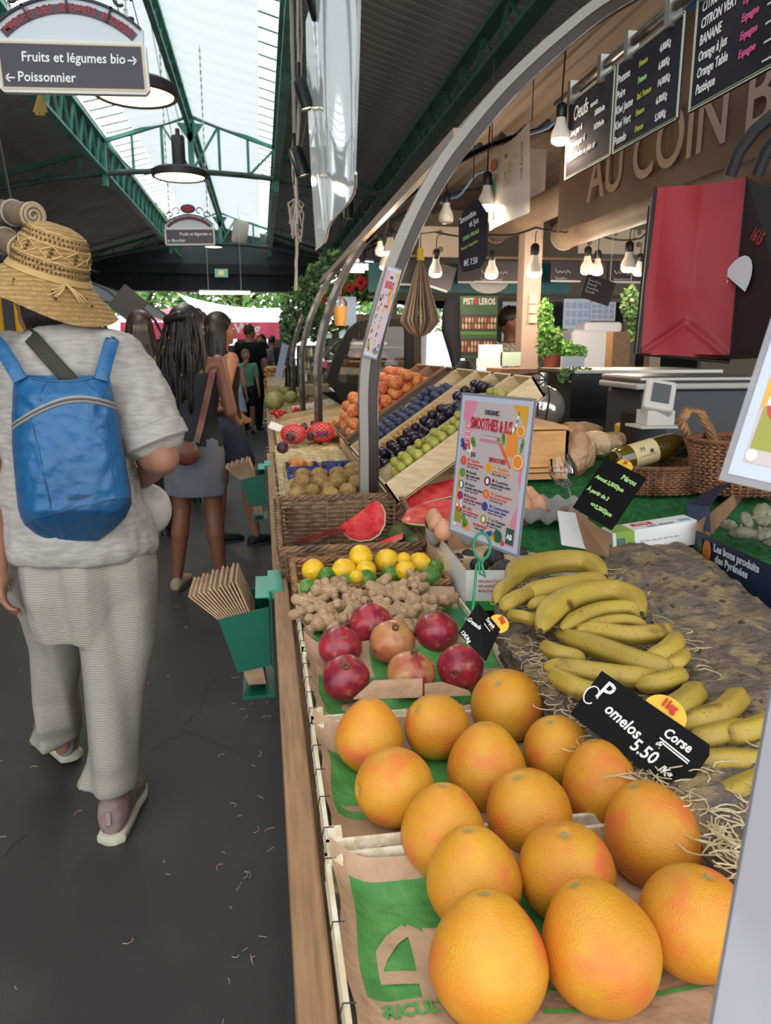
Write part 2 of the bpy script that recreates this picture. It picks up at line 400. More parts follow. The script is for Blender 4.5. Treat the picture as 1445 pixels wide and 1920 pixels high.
b = B(); b.bb(XM-.05, XM+.05, 1.5, 22.4, ZM-.10, ZM-.02)
for i in range(46): y = 1.6+i*.45; b.bar((XM, y, ZM-.1), (XM, y+.22, ZM-.26), .025, .012); b.bar((XM, y+.22, ZM-.26), (XM, y+.45, ZM-.1), .025, .012)
b.bb(XM-.03, XM+.03, 1.5, 22.4, ZM-.29, ZM-.255)
tag(b.build('ridge_beam', M_green), 'green lattice ridge beam running under the top of the skylight', 'beam')
# cross trusses
def truss(Y, label):
    t = thing('roof_truss', label, 'truss', (XM, Y, ZB)); w = .07
    zc = lambda x: 3.94-.028*(x-XM)**2*1.55
    for xs in (XL, XR):
        s = -1 if xs < XM else 1
        b = B(); b.bar((XM, Y, ZM-.05), (xs, Y, ZT), w, .05); b.build('rafter', M_green, t)
        for f_ in (.33, .67, .8):
            x = XM+(xs-XM)*f_; z = ZM-.05-(ZM-.05-ZT)*f_
            if f_ != .8: b = B(); b.bar((x, Y, z), (x, Y, zc(x)), .04, .03); b.build('strut', M_green, t)
        b = B(); b.bar((XM, Y, zc(XM)), (XM+(xs-XM)*.33, Y, ZM-.05-(ZM-.05-ZT)*.33), .04, .03); b.build('strut', M_green, t)
        b = B(); b.bar((XM+(xs-XM)*.67, Y, zc(XM+(xs-XM)*.67)), (xs, Y, ZT), .04, .03); b.build('strut', M_green, t)
        b = B(); b.bar((xs, Y, ZT+.05), (xs, Y, ZB-.15), .07, .07); b.build('post', M_green, t)
        xe = xs+s*4.2; b = B(); b.bar((xs, Y, ZT-.08), (xe, Y, zl(xe)-.1), w, .06); b.build('rafter', M_dkgreen, t)
        for i in range(4):
            xa = xs+s*(i+.35); xb = xa+s*.65; b = B(); b.bar((xa, Y, zl(xa)-.1), (xa, Y, zc(xa)), .035, .03); b.bar((xa, Y, zl(xa)-.1), (xb, Y, zc(xb)), .035, .03); b.build('strut', M_dkgreen, t)
    b = B(); b.bar((XM, Y, ZM-.03), (XM, Y, zc(XM)), .08, .08); b.add([(XM-.18, Y-.04, ZM-.16), (XM+.18, Y-.04, ZM-.16), (XM, Y-.04, ZM-.42), (XM-.18, Y+.04, ZM-.16), (XM+.18, Y+.04, ZM-.16), (XM, Y+.04, ZM-.42)], [(0, 1, 2), (3, 4, 5), (0, 1, 4, 3), (1, 2, 5, 4), (2, 0, 3, 5)]); b.build('king_post', M_green, t)
    b = B(); P = [(x/10, Y, zc(x/10)) for x in range(-62, 46, 3)]; b.tube(P, .04, 8); b.build('arched_chord', mat('worn_tie_bar', '4c5f59', .5, col2='39463f', scale=4), t, smooth=True)
truss(12, 'green roof truss with arched tie bar across the middle of the hall')
truss(20, 'green roof truss in front of the grey end gable')
# end gable wall, beam and canopy
Y = 22.5
zt = at(300, 494, y=Y).z; z2 = at(300, 513, y=Y).z; z3 = at(300, 546, y=Y).z
M_gable = mat('grey_gable', '54595a', .8, col2='484c4d', scale=1)
b = B(); b.add([(-8, Y, zt), (7, Y, zt), (7, Y, zl(7)+.1), (XR, Y, ZT+.2), (XM, Y, ZM+.1), (XL, Y, ZT+.2), (-8, Y, zl(-8)+.1)], [tuple(range(7))]); b.v += [(x, Y+.1, z) for x, y, z in b.v[:7]]; b.f.append(tuple(range(13, 6, -1))); b.m.append(0)
struct(b.build('wall_end', M_gable))
b = B(); b.bb(-8, 7, Y-.15, Y+.1, z2, zt); struct(b.build('trim_1', mat('end_beam', '1d2624', .5)))
b = B(); b.bb(-8, 7, Y-.02, Y+.3, z3, z2)
for k in range(75): b.bb(-8+k*.2, -8+k*.2+.12, Y-.06, Y-.02, z3+.12, z2)
b.bb(-8, 7, Y-.2, Y, z3, z3+.12)
struct(b.build('trim_2', mat('end_fascia', '2e2b2e', .6)))
for X, n in ((-8, 'wall_left'), (7, 'wall_right')):
    b = B(); b.bb(X-.1, X, -.8, 22.5, 0, 2.6); struct(b.build(n, mat('dark_side_wall', '24221f', .9)))
# ---------------- outdoors beyond the hall ----------------
b = B(); b.bb(-20, 20, 22.5, 60, -.12, -.02); struct(b.build('ground_1', mat('street', '8d8a86', .8)))
M_leafs = [mat('leaf_light', '9cc45c', .6, col2='b8d67a', scale=3), mat('leaf_mid', '6fa552', .6, col2='86b667', scale=3), mat('leaf_dark', '4d8a45', .6), mat('bark', '5b4a3a', .8)]
def tree(x, y, z, r, n, label, s=.28):
    t = thing('tree', label, 'tree', (x, y, 0)); b = B(); b.tube([(x, y, 0), (x+.1, y, z*.5), (x, y, z)], [.22, .17, .1], 10)
    for a in range(5): b.tube([(x, y, z*.6), (x+math.cos(a*1.3)*r*.5, y+math.sin(a*1.3)*r*.5, z)], [.09, .03], 6)
    b.build('trunk', M_leafs[3], t, smooth=True); b = B()
    for i in range(n):
        d = Vector((rnd(-1, 1), rnd(-1, 1), rnd(-1, 1)));
        if d.length > 1 or d.length < .35: continue
        p = Vector((x, y, z))+Vector((d.x*r, d.y*r*.7, d.z*r*.62)); a = Vector((rnd(-1, 1), rnd(-1, 1), rnd(-.6, .6))).normalized()*s*rnd(.5, 1); c = a.orthogonal().normalized()*s*.3; c.rotate(Matrix.Rotation(rnd(0, 3), 3, a))
        b.add([p-a, p+c, p+a, p-c], [(0, 1, 2, 3)], i % 3)
    o = b.build('foliage', M_leafs[:3], t); o['kind'] = 'stuff'
for i, (x, y, z, r, l) in enumerate([(-9.5, 38, 4.6, 4.2, 'leafy green tree beyond the hall end, leftmost'), (-5, 36, 5.2, 4.0, 'leafy green tree behind the white sail, left of the light tube'), (-1.0, 37, 5.0, 4.2, 'leafy green tree directly behind the hanging light tube'), (3.4, 36, 5.0, 4.2, 'leafy green tree beyond the hall end behind the vine garland'), (8.5, 40, 5, 4.6, 'leafy green tree beyond the hall end, rightmost')]): tree(x, y, z, r, 6500, l)
Y = 27
P = [at(u, v, y=Y) for u, v in [(345, 552), (420, 572), (500, 580), (575, 572), (640, 560), (640, 610), (480, 616), (430, 612), (395, 590)]]
b = B()
def f(i, j):
    a = at(330+i*330, 548+30*math.sin(math.pi*i)**.8*(1 if i < .5 else 1), y=26+1.5*j); c = at(400+i*260, 612+4*math.sin(i*3), y=26+1.5*j)
    return a.lerp(c, j)
b.grid(24, 10, f); tag(b.build('shade_sail', M_sail, smooth=True), 'large white shade sail stretched outside the hall end', 'sail')
t = thing('red_awning', 'crimson awning with white script under the white sail', 'awning', at(400, 640, y=25))
b = B(); p = [at(225, 604, y=25.2), at(570, 604, y=25.2), at(570, 636, y=25), at(225, 636, y=25)]
def f(i, j): a = p[0].lerp(p[1], i); c = p[3].lerp(p[2], i); q = a.lerp(c, j); q.y -= .03*math.sin(i*60)*j; return q
b.grid(80, 2, f); b.build('valance', mat('crimson_awning', 'b0324f', .6), t, smooth=True)
b = B(); p2 = [at(232, 598, y=26.5), at(570, 596, y=26.5)]; b.add([p[0], p[1], p2[1], p2[0]], [(0, 1, 2, 3)]); b.build('roof_sheet', mat('awning_edge', 'e8d8da', .6), t)
text('Wag', .42, M_white, t, frame(at(440, 624, y=24.9), (1, 0, 0), (0, 0, 1)), bold=.012)
t = thing('parasol', 'pale red parasol beyond the hall on the left of the awning', 'parasol', at(330, 640, y=27))
b = B(); c = at(330, 596, y=27); b.lathe([(0.02, .35), (.8, .2), (1.6, -.1), (1.62, -.22), (1.55, -.1), (.7, .1)], c, seg=8); b.build('canopy', mat('pale_red_parasol', 'd06a7c', .6), t); b = B(); b.cyl((c.x, c.y, 0), c, .03); b.build('pole', M_dark, t)
# street front under the awning: row of dark shop tables
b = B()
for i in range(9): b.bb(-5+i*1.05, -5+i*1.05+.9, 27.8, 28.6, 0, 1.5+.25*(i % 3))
struct(b.build('wall_far', mat('dark_shopfront', '332c2e', .8)))
# light tube at the hall end
t = thing('light_tube', 'long lit fluorescent tube hanging at the hall end over the aisle', 'lamp', at(430, 545, y=18))
a = at(374, 549, y=18); c = at(469, 549, y=18)
b = B(); b.cyl(a, c, .035, seg=12); b.build('tube', M_tube, t); b = B(); b.bb(a.x, c.x, a.y-.05, a.y+.05, a.z+.035, a.z+.06); b.cyl((a.x+.2, a.y, a.z+.05), (a.x+.2, a.y, 4.58), .004, seg=5); b.cyl((c.x-.2, a.y, a.z+.05), (c.x-.2, a.y, 4.58), .004, seg=5); b.build('reflector', M_white, t)
# exit sign on the end beam
t = thing('exit_sign', 'small green exit sign on the dark end beam', 'sign', at(415, 512, y=22.2))
c = at(415, 512, y=22.33); b = B(); b.box(c, (.36, .04, .22)); b.build('panel', emis('exit_panel', '7fae96', .5), t); b = B(); b.box(c+Vector((0, -.03, 0)), (.14, .01, .12)); b.build('pictogram', emis('exit_mark', 'd9c77a', .6), t)
c = at(450, 436, y=19.6); b = B(); b.lathe([(.02, .26), (.16, .26), (.19, .2), (.19, -.2), (.15, -.26), (.02, -.26)], c, R3('Y', 10)); b.cyl(c+Vector((0, 0, .2)), (c.x, c.y, 4.62), .006, seg=6); tag(b.build('paper_lantern', mat('cream_lantern', 'c9bfae', .7), smooth=True), 'cream drum lantern hanging at the end truss', 'lantern')
# ---------------- pendant lamps ----------------
M_lampb = mat('lamp_body', '3a3538', .45)
def pendant(c, r, label, h=.28):
    t = thing('pendant_lamp', label, 'lamp', c); c = Vector(c)
    b = B(); b.lathe([(r*.2, .06), (r*.92, .055), (r, .04), (r, -.012), (r*.94, -.02), (r*.90, -.012), (r*.88, .02), (0, .02)], c, seg=40); b.build('housing', M_lampb, t, smooth=True)
    b = B(); b.lathe([(r*.89, -.008), (0, -.012)], c, seg=40); b.build('diffuser', M_led, t)
    b = B(); b.lathe([(.0, .06+h), (.055, .06+h), (.06, .05+h), (.06, .05)], c, seg=20); b.cyl(c+Vector((0, 0, .06+h)), c+Vector((0, 0, .12+h)), .02); b.build('driver_barrel', M_lampb, t, smooth=True)
    b = B()
    for s in (-1, 1): b.cyl(c+Vector((.05*s, 0, .05+h)), (XM, c.y, ZM-.2), .003, seg=5)
    b.build('suspension_cable', M_dark, t)
    l = bpy.data.lights.new('lamp_light', 'AREA'); l.shape = 'DISK'; l.size = r*1.7; l.energy = 14; l.color = (1, .93, .78); o = bpy.data.objects.new('lamp_light', l); link(o, t); o.location = c-Vector((0, 0, .03))
pendant(at(254, 176, y=5), .245, 'round dark LED pendant lamp nearest, behind the large market sign')
pendant(at(337, 330, y=7.6), .25, 'round dark LED pendant lamp in front of the middle truss')
pendant(at(400, 462, y=16.5), .2, 'small lit pendant lamp far off beside the second market sign')
# ---------------- market signs ----------------
M_sw = mat('sign_grey_white', 'c3ccd0', .5); M_sb = mat('sign_board', '433f4a', .5); M_tan = mat('sign_tan', 'cdbb9f', .5); M_iron = mat('dark_iron', '2c2a32', .5); M_sr = mat('sign_red', 'a3343c', .6)
def sign(cl, w, label, l1, l2, ext):
    """cl: bottom-left corner, w: width, panel height .32w"""
    t = thing('market_sign', label, 'sign', cl); h = w*.335
    M = frame(cl, (1, -.0, .03), (0, 0, 1)); b = B(M)
    r = w*.03; b.poly([(r, 0), (w-r, 0), (w, r), (w, h-r), (w-r, h), (r, h), (0, h-r), (0, r)], .03, 0)
    b.build('plate', [mat('sign_rim', 'd2d3cd', .5)], t); b = B(M); e = w*.02
    b.box((w/2, h/2, .031), (w-2*e, h-2*e, .004), m=0); b.box((w/2, h/2, .034), (w-3.4*e, h-3.4*e, .004), m=1); b.build('panel', [M_tan, M_sb], t)
    cx = w/2; R = w*.72; cz = h-R*.62; P = []
    a0 = math.asin(min(.98, (w*.49)/R)); arc = [(cx+R*math.sin(-a0+2*a0*k/24), cz+R*math.cos(-a0+2*a0*k/24)) for k in range(25)]
    b = B(M); b.poly([(w*.02, h*.9)]+arc+[(w*.98, h*.9)], .02, 0); b.build('arch_plate', M_sw, t)
    b = B(M)
    def band(ra, rb, z, m, aa=.98):
        pts = [(cx+ra*math.sin(a0*aa*(-1+2*k/24)), cz+ra*math.cos(a0*aa*(-1+2*k/24))) for k in range(25)]+[(cx+rb*math.sin(a0*aa*(1-2*k/24)), cz+rb*math.cos(a0*aa*(1-2*k/24))) for k in range(25)]
        n = 25
        vs = [(x, y, z) for x, y in pts]+[(x, y, 0) for x, y in pts]; b.add(vs, [(k, k+1, 48-k, 49-k) for k in range(24)]+[(k, k+1, 50+k+1, 50+k) for k in range(24)]+[(25+k, 26+k, 76+k, 75+k) for k in range(24)], m)
    band(R*.995, R*.975, .035, 0); band(R*.93, R*.85, .026, 1); b.build('arch_band', [M_iron, mat('band_dark', '54434c', .6)], t)
    b = B(M)
    for k in (-1, 0, 1): a = k*.42; b.bar((cx+R*.85*math.sin(a), cz+R*.85*math.cos(a), .03), (cx+R*math.sin(a), cz+R*math.cos(a), .03), w*.012, .01, up=(0, 0, 1))
    for s in (-1, 1):
        for q, (ox, oy, rr) in enumerate([(w*.36, R*.93, w*.07), (w*.22, R*1.03, w*.08)]):
            pts = []
            for k in range(20):
                an = k/19*5.2; r_ = rr*(1-.6*k/19); pts.append((cx+s*(ox+r_*math.cos(an)), cz+oy+r_*math.sin(an)+w*.03, .03))
            b.tube(pts, w*.011, 6)
        b.build('scrollwork', M_iron, t, smooth=True); b = B(M)
    s_ = 'MARCHÉ DES ENFANTS ROUGES'
    for k, ch in enumerate(s_):
        a = a0*.93*(-1+2*(k+.5)/len(s_))
        if ch != ' ': text(ch, w*.072, M_sr, t, M, cx+R*.866*math.sin(a), cz+R*.866*math.cos(a), .0285, 'CENTER', rot=-a, name='arched_lettering', bold=w*.0009, sx=.85)
    # crest
    b = B(M); b.disc(cx, cz+R*1.14, w*.15, 0, .02, w*.085, m=0); b.disc(cx, cz+R*1.14, w*.12, .02, .024, w*.06, m=1); b.build('crest', [M_iron, M_sr], t)
    text(l1, w*.088, M_white, t, M, w*.855, h*.57, .038, 'RIGHT', shear=.08, sx=.92, bold=w*.001); b = B(M)
    for x0_, y0_, s_ in ((w*.93, h*.63, -1), (w*.055, h*.26, 1)):
        b.bar((x0_, y0_, .038), (x0_+s_*w*.06, y0_, .038), w*.009, .001); [b.bar((x0_, y0_, .038), (x0_+s_*w*.025, y0_+q_*w*.025, .038), w*.009, .001) for q_ in (-1, 1)]; b.build('arrow', M_white, t); b = B(M)
    text(l2, w*.088, M_white, t, M, w*.13, h*.2, .038, shear=.08, sx=.92, bold=w*.001)
    b = B()
    for x in (.12, .88):
        p = M @ Vector((w*x, h+w*.12, .01)); q = (p.x, p.y, ext); n = int((ext-p.z)/.035)
        for k in range(n): zz = p.z+k*.035; b.box((p.x, p.y, zz), (.004+(k % 2)*.012, .016-(k % 2)*.012, .04))
        b.build('chain', M_chrome, t); b = B()
c = at(4, 177, y=3.5); sign(c, .58, 'large hanging market sign, nearest, reading Fruits et légumes bio and Poissonnier', 'Fruits et légumes bio', 'Poissonnier', 4.3)
c = at(311, 461, y=9); sign(c, .54, 'smaller far hanging market sign reading Fruits et légumes and Boucher', 'Fruits et légumes', 'Boucher', 4.62)
# ---------------- hanging clear banner, ropes, spotlights ----------------
t = thing('clear_banner', 'tall glossy translucent panel hanging above the fruit stall edge', 'banner', (.33, 3.7, 2.02))
b = B(); x = .335
def f(i, j):
    y = 2.68+2.06*i; zt_ = 3.25; zb = 2.02; return (x+.03*math.sin(3*i+2*j)+.02*math.sin(i*9), y, zb+(zt_-zb)*j)
b.grid(30, 20, f); b.build('sheet', glassy('reflective_sheet', (.72, .78, .80), .35, .06, ('dfe6e8', .5)), t, smooth=True)
b = B(); b.tube([(x+.03*math.sin(3*i/12)+.02*math.sin(i/12*9), 2.68+2.06*i/12, 2.02) for i in range(13)], .006, 6); b.build('bottom_hem', M_cardw, t)
M_rope = mat('pale_rope', 'a39a90', .8)
ropes = [('long twisted rope hanging left of the clear banner', [(558, 20), (560, 200), (555, 330), (557, 420)], 5.4, .010), ('thin hanging cord left of the clear banner', [(545, 60), (550, 230), (548, 330), (556, 380), (553, 440)], 5.6, .006), ('cord with a frayed knot below the spotlights', [(566, 60), (563, 200), (556, 330), (556, 500), (556, 545)], 5.8, .007), ('pale strap hanging down to the table end beside the aisle', [(557, 400), (556, 470), (554, 545)], 6.0, .012)]
for l, P, y, r in ropes:
    b = B(); Q = []
    for i in range(len(P)-1):
        for k in range(8): u = P[i][0]+(P[i+1][0]-P[i][0])*k/8; v = P[i][1]+(P[i+1][1]-P[i][1])*k/8; Q.append(at(u+rnd(-.6, .6), v, y=y))
    Q.append(at(*P[-1], y=y)); Q.insert(0, Vector((Q[0].x, Q[0].y, 4.28))); b.tube(Q, r, 7)
    if 'knot' in l:
        c = at(556, 405, y=y)
        for k in range(14):
            a = rnd(0, 6); b.tube([c+Vector((0, 0, .12)), c+Vector((math.cos(a)*.06, math.sin(a)*.04, rnd(-.1, .1))), c+Vector((rnd(-.05, .05), 0, -.15+rnd(-.05, .05)))], .006, 5)
    tag(b.build('rope', M_rope, smooth=True), l, 'rope')
b = B(); p = at(598, 95, y=4.6); q = at(552, 345, y=5.6); b.cyl(at(604, 40, y=4.6), q, .012, seg=8)
tag(b.build('lighting_rail', M_chrome, smooth=True), 'thin metal lighting rail carrying the black spotlights', 'rail')
def spot(c, r, L, tilt, label, lit=True):
    t = thing('spotlight', label, 'lamp', c); c = Vector(c); R = R3('Y', tilt); b = B(); b.lathe([(0, L), (r*.7, L), (r, L*.9), (r*1.05, 0), (r*.9, 0), (r*.88, .02), (0, .02)], c, R, 20); b.build('housing', M_blackp, t, smooth=True)
    b = B(); b.lathe([(r*.88, .012), (0, .008)], c, R, 20); b.build('lens', M_led if lit else M_dark, t); b = B(); b.cyl(c+R @ Vector((0, 0, L)), c+R @ Vector((0, 0, L))+Vector((0, 0, .08)), .01, seg=8); b.build('bracket', M_blackp, t)
spot(at(569, 330, y=5.0), .045, .17, -18, 'black spotlight, lit, beside the lower edge of the clear banner')
spot(at(575, 205, y=4.6), .04, .16, -14, 'black spotlight half hidden behind the clear banner')
spot(at(603, 30, y=4.0), .05, .16, -20, 'black spotlight at the top of the picture left of the clear banner', False)
spot(at(653, 410, y=6.5), .04, .16, 0, 'slim black cylinder spotlight, lit, under the dark rail')
b = B(); b.bar(at(560, 362, y=6.5), at(760, 362, y=6.5), .03, .03); tag(b.build('lamp_rail', M_black), 'black horizontal rail carrying the slim cylinder spotlight', 'rail')
# ---------------- stall table ----------------
t = thing('stall_table', 'long wooden market table carrying the crates, with a worn light wood edge along the aisle', 'table', (.1, 3, 0))
b = B(); b.bb(.012, .052, .2, 4.7, .72, .80); b.build('edge_rail', M_wood, t, mods=[('BEVEL', dict(width=.004, segments=2))])
b = B(); b.bb(.052, 1.02, .2, 4.7, .735, .765); b.build('table_top', M_wood, t)
for x in (.1, .95):
    for y in (.3, 2.4, 4.6): b = B(); b.bb(x-.03, x+.03, y-.03, y+.03, 0, .735); b.build('leg', M_wood, t)
t2 = thing('stall_table', 'further wooden market table with melons and tomatoes, behind the nearest stall', 'table', (.1, 8, 0))
b = B(); b.bb(.03, .07, 4.75, 14.4, .70, .80); b.build('edge_rail', M_wood, t2); b = B(); b.bb(.07, 1.1, 4.75, 14.4, .735, .765); b.build('table_top', M_wood, t2)
for x in (.12, 1.0):
    for y in (4.9, 8, 14.2): b = B(); b.bb(x-.03, x+.03, y-.03, y+.03, 0, .735); b.build('leg', M_wood, t2)
# inner riser under the back rows
b = B(); b.bb(.46, 1.01, 1.85, 4.6, .766, .90); b.bb(.06, .45, 2.52, 4.6, .766, .84); tag(b.build('display_riser', M_pale), 'pale wooden riser under the rear crates of the stall', 'riser')
b = B(); b.bb(1.04, 2.6, .4, 3.2, 0, .84); tag(b.build('side_counter', M_wood), 'wooden side counter under the turf mat and bark slab', 'counter')
# ---------------- crates ----------------
def crate(x0, x1, y0, y1, z0, z1, label, slats=2, m=M_pale2, group=None, staples=True):
    t = thing('fruit_crate', label, 'crate', ((x0+x1)/2, (y0+y1)/2, z0), group); h = (z1-z0)/slats
    for k in range(slats):
        za = z0+k*h+.004; zb = z0+(k+1)*h-.004
        for nm, a in (('side_slat', (x0, x0+.006, y0, y1)), ('side_slat', (x1-.006, x1, y0, y1)), ('end_slat', (x0, x1, y0, y0+.006)), ('end_slat', (x0, x1, y1-.006, y1))):
            b = B(); b.bb(*a, za, zb); b.build(nm, m, t)
    for x in (x0+.012, x1-.012):
        for y in (y0+.014, y1-.014): b = B(); b.bb(x-.009, x+.009, y-.009, y+.009, z0, z1+.003); b.build('corner_post', m, t)
    b = B(); b.bb(x0+.005, x1-.005, y0+.005, y1-.005, z0, z0+.006); b.build('bottom', m, t)
    if staples:
        for k in range(5):
            y = y0+.02+(y1-y0-.04)*k/4; b = B(); z = z1-.012
            b.tube([(x0+.012, y, z1+.003), (x0-.001, y, z1+.004), (x0-.004, y+.002, z), (x0-.002, y+.004, z-.018)], .0009, 5); b.build('wire_staple', M_dark, t)
    return t
ZC = .84
crate(.056, .50, .36, .815, .767, ZC, 'pale thin wood crate nearest the camera, lined with the large printed AB paper')
crate(.060, .50, .835, 1.15, .767, ZC, 'pale thin wood crate second from the camera, lined with green printed paper under pomelos')
crate(.062, .47, 1.165, 1.455, .767, ZC, 'pale thin wood crate holding the pomegranates')
crate(.062, .47, 1.47, 1.75, .767, ZC, 'pale thin wood crate holding the ginger')
# ---------------- printed kraft paper sheets ----------------
def pz(u, v): q = at(u, v, z=.80); return (q.x, q.y)
def wr(x, y, a=.004): return a*(nz((x*9, y*9, 1.3))+.5*nz((x*24, y*22, 4)))
def paper(name, x0, x1, y0, y1, z, label, green, lip=.03, nx=90, ny=70, extra=None, lippos=('x0', 'y1')):
    t = thing(name, label, 'paper', ((x0+x1)/2, (y0+y1)/2, z))
    def f(i, j):
        x = x0+(x1-x0)*i; y = y0+(y1-y0)*j; e = 0
        dx = min((x-x0), .05)/.05; e += lip*(1-dx)**2
        dy = min((y1-y), .05)/.05; e += lip*1.2*(1-dy)**2
        dy2 = min((y-y0), .04)/.04; e += lip*.5*(1-dy2)**2*(1+math.sin(x*60))
        return (x-.004*math.sin(y*40)*(1-dx), y+.006*math.sin(x*35)*(1-dy), z+e+wr(x, y))
    def m(i, j):
        x = x0+(x1-x0)*i; y = y0+(y1-y0)*j
        for g in green:
            if g[0] < x < g[1] and g[2] < y < g[3] and not (len(g) > 4 and ((x-g[4])/g[6])**2+((y-g[5])/g[7])**2 < 1): return 1
        return 0
    b = B(); b.grid(nx, ny, f, m); o = b.build('sheet', [M_kraft, M_kgreen], t, smooth=True); return t
p = paper('kraft_paper', .064, .49, .37, .805, .798, 'crumpled brown kraft paper with a large green AB logo in the nearest crate', [(pz(640, 1780)[0]+.017, .36, pz(655, 1893)[1], pz(634, 1672)[1])])
# large AB letters drawn as kraft strokes over the green square
def strokes(par, name, mt, lines, w, z, T=None):
    b = B(T)
    for P in lines:
        for i in range(len(P)-1):
            a, c = Vector((*P[i], 0)), Vector((*P[i+1], 0)); n = max(1, int((c-a).length/.012)); d = (c-a).normalized(); s = Vector((-d.y, d.x, 0))*w/2; ex = d*w*.15; vs = []; fs = []
            for k in range(n+1):
                q = (a-ex).lerp(c+ex, k/n)
                for sg in (-1, 1): r = q+s*sg; vs.append((r.x, r.y, z+(wr(r.x, r.y)+.0012 if T is None else 0)))
            for k in range(n): fs.append((2*k, 2*k+1, 2*k+3, 2*k+2))
            b.add(vs, fs)
    return b.build(name, mt, par)

A = [(698, 1876), (700, 1830), (712, 1795), (735, 1762), (760, 1742), (778, 1750), (792, 1800), (808, 1876)]
L = [[pz(*q) for q in A], [pz(708, 1832), pz(800, 1832)], [pz(806, 1742), pz(812, 1800)], [pz(812, 1760), pz(850, 1780), pz(860, 1830), pz(850, 1876)]]
strokes(p, 'logo_letters', M_kraft, L, .017, .7985)
T = frame((0, 0, .800), (1, 0, 0), (0, 1, 0))
q = pz(668, 1912); text('AGRICULTURE', .020, M_kgreen, p, T, q[0], q[1]-.006, .0025, name='printed_lettering', bold=.0008)
q = pz(1010, 1850); text('BIOLOGIQUE', .026, M_kgreen, p, T, q[0]-.05, q[1]-.012, .0035, name='printed_lettering', bold=.0006)
strokes(p, 'printed_rule', M_kgreen, [[pz(1020, 1893), pz(1130, 1893), pz(1200, 1868), pz(1340, 1842)]], .005, .799)
p = paper('kraft_paper', .068, .49, .825, 1.14, .800, 'brown paper with green print and loose corner under the left pomelos in the second crate', [(pz(600,1450)[0]+.016, .40, pz(620, 1542)[1], pz(610, 1422)[1], pz(668, 1517)[0]+.004, pz(660, 1517)[1], .024, .008)])
T = frame((0, 0, .802), (1, 0, 0), (0, 1, 0))
q = at(612, 1395, z=.79); text('E', .022, M_kgreen, p, T, q.x, q.y, .003, name='printed_lettering', bold=.001, rot=0); q = at(612, 1420, z=.79); text('IE', .018, M_kgreen, p, T, q.x, q.y-.004, .003, name='printed_lettering', bold=.001)
p = paper('kraft_paper', .070, .46, 1.165, 1.45, .812, 'brown paper with green print lining the pomegranate crate', [(.088, .40, 1.205, 1.36, .15, 1.24, .03, .02), (.2, .5, 1.36, 1.44, .3, 1.4, .03, .02)])
p = paper('kraft_paper', .070, .46, 1.47, 1.75, .822, 'brown paper with green print under the ginger', [(.088, .17, 1.50, 1.60, .12, 1.51, .02, .006), (.24, .45, 1.50, 1.70)])
# standing cardboard strip in front of pomegranates
b = B(); P = [at(u, v, y=1.165) for u, v in [(662, 1311), (700, 1277), (792, 1273), (792, 1308)]]; b.v = [tuple(q) for q in P]+[tuple(q+Vector((0, .003, 0))) for q in P]
b.f = [(0, 1, 2, 3), (7, 6, 5, 4), (0, 4, 5, 1), (1, 5, 6, 2), (2, 6, 7, 3), (3, 7, 4, 0)]; b.m = [0]*6
n = len(b.v); P = [at(u, v, y=1.167) for u, v in [(796, 1308), (796, 1283), (830, 1280), (880, 1296), (884, 1304)]]; b.v += [tuple(q) for q in P]+[tuple(q+Vector((0, .003, 0))) for q in P]; b.f += [(8, 9, 10, 11, 12), (17, 16, 15, 14, 13)]+[(8+k, 8+(k+1) % 5, 13+(k+1) % 5, 13+k) for k in range(5)]; b.m += [0]*7
tag(b.build('paper_flap', M_kraft), 'folded brown paper flap standing between pomegranates and pomelos', 'paper')
# ---------------- wicker ----------------
M_wick = mat('dark_wicker', '6b4e38', .55, col2='8d6a4c', scale=30, lo=.3, hi=.7, col3='3f2d20', scale3=12, lo3=.5, hi3=.75)
M_wick2 = mat('tan_wicker', 'a5794d', .55, col2='7d5636', scale=30)
def weave(path_fn, z0, z1, rows, r, nst, amp, m=None):
    """path_fn(t, h) -> point + outward normal; strands weave in and out between stakes"""
    b = B()
    for k in range(rows):
        h = (k+.5)/rows; P = []; n = nst*2
        for i in range(n):
            p, nn = path_fn(i/n, h); s = (1 if (i//1+k) % 2 else -1)*amp; P.append(p+nn*s+Vector((0, 0, rnd(-r, r)*.25)))
        b.tube(P, r, 6, closed=True)
    return b
def stakes(path_fn, nst, r, h0=0, h1=1):
    b = B()
    for i in range(nst):
        b.tube([path_fn((i+.25)/nst, h0+(h1-h0)*q/4)[0] for q in range(5)], r, 6)
    return b
def braid(path_fn, h, r, nst, amp, turns=30):
    b = B()
    for ph in (0, 2.1, 4.2):
        P = []; n = 220
        for i in range(n):
            p, nn = path_fn(i/n, h); a = i/n*turns*6.283+ph; P.append(p+nn*math.cos(a)*amp+Vector((0, 0, math.sin(a)*amp)))
        b.tube(P, r, 6, closed=True)
    return b
def rectpath(c0, c1, zf0, zf1, rr=.03, flare=.02):
    """c0,c1: (x0,x1,y0,y1) ; zf(h,y)->z"""
    x0, x1, y0, y1 = c0
    def f(t, h):
        fl = flare*h; X0, X1, Y0, Y1 = x0-fl, x1+fl, y0-fl, y1+fl
        w = X1-X0; d = Y1-Y0; P = 2*(w+d); s = (t % 1)*P
        if s < w: x, y, n = X0+s, Y0, (0, -1)
        elif s < w+d: x, y, n = X1, Y0+s-w, (1, 0)
        elif s < 2*w+d: x, y, n = X1-(s-w-d), Y1, (0, 1)
        else: x, y, n = X0, Y1-(s-2*w-d), (-1, 0)
        z = zf0+(zf1(y)-zf0)*h
        return Vector((x, y, z)), Vector((*n, 0))
    return f
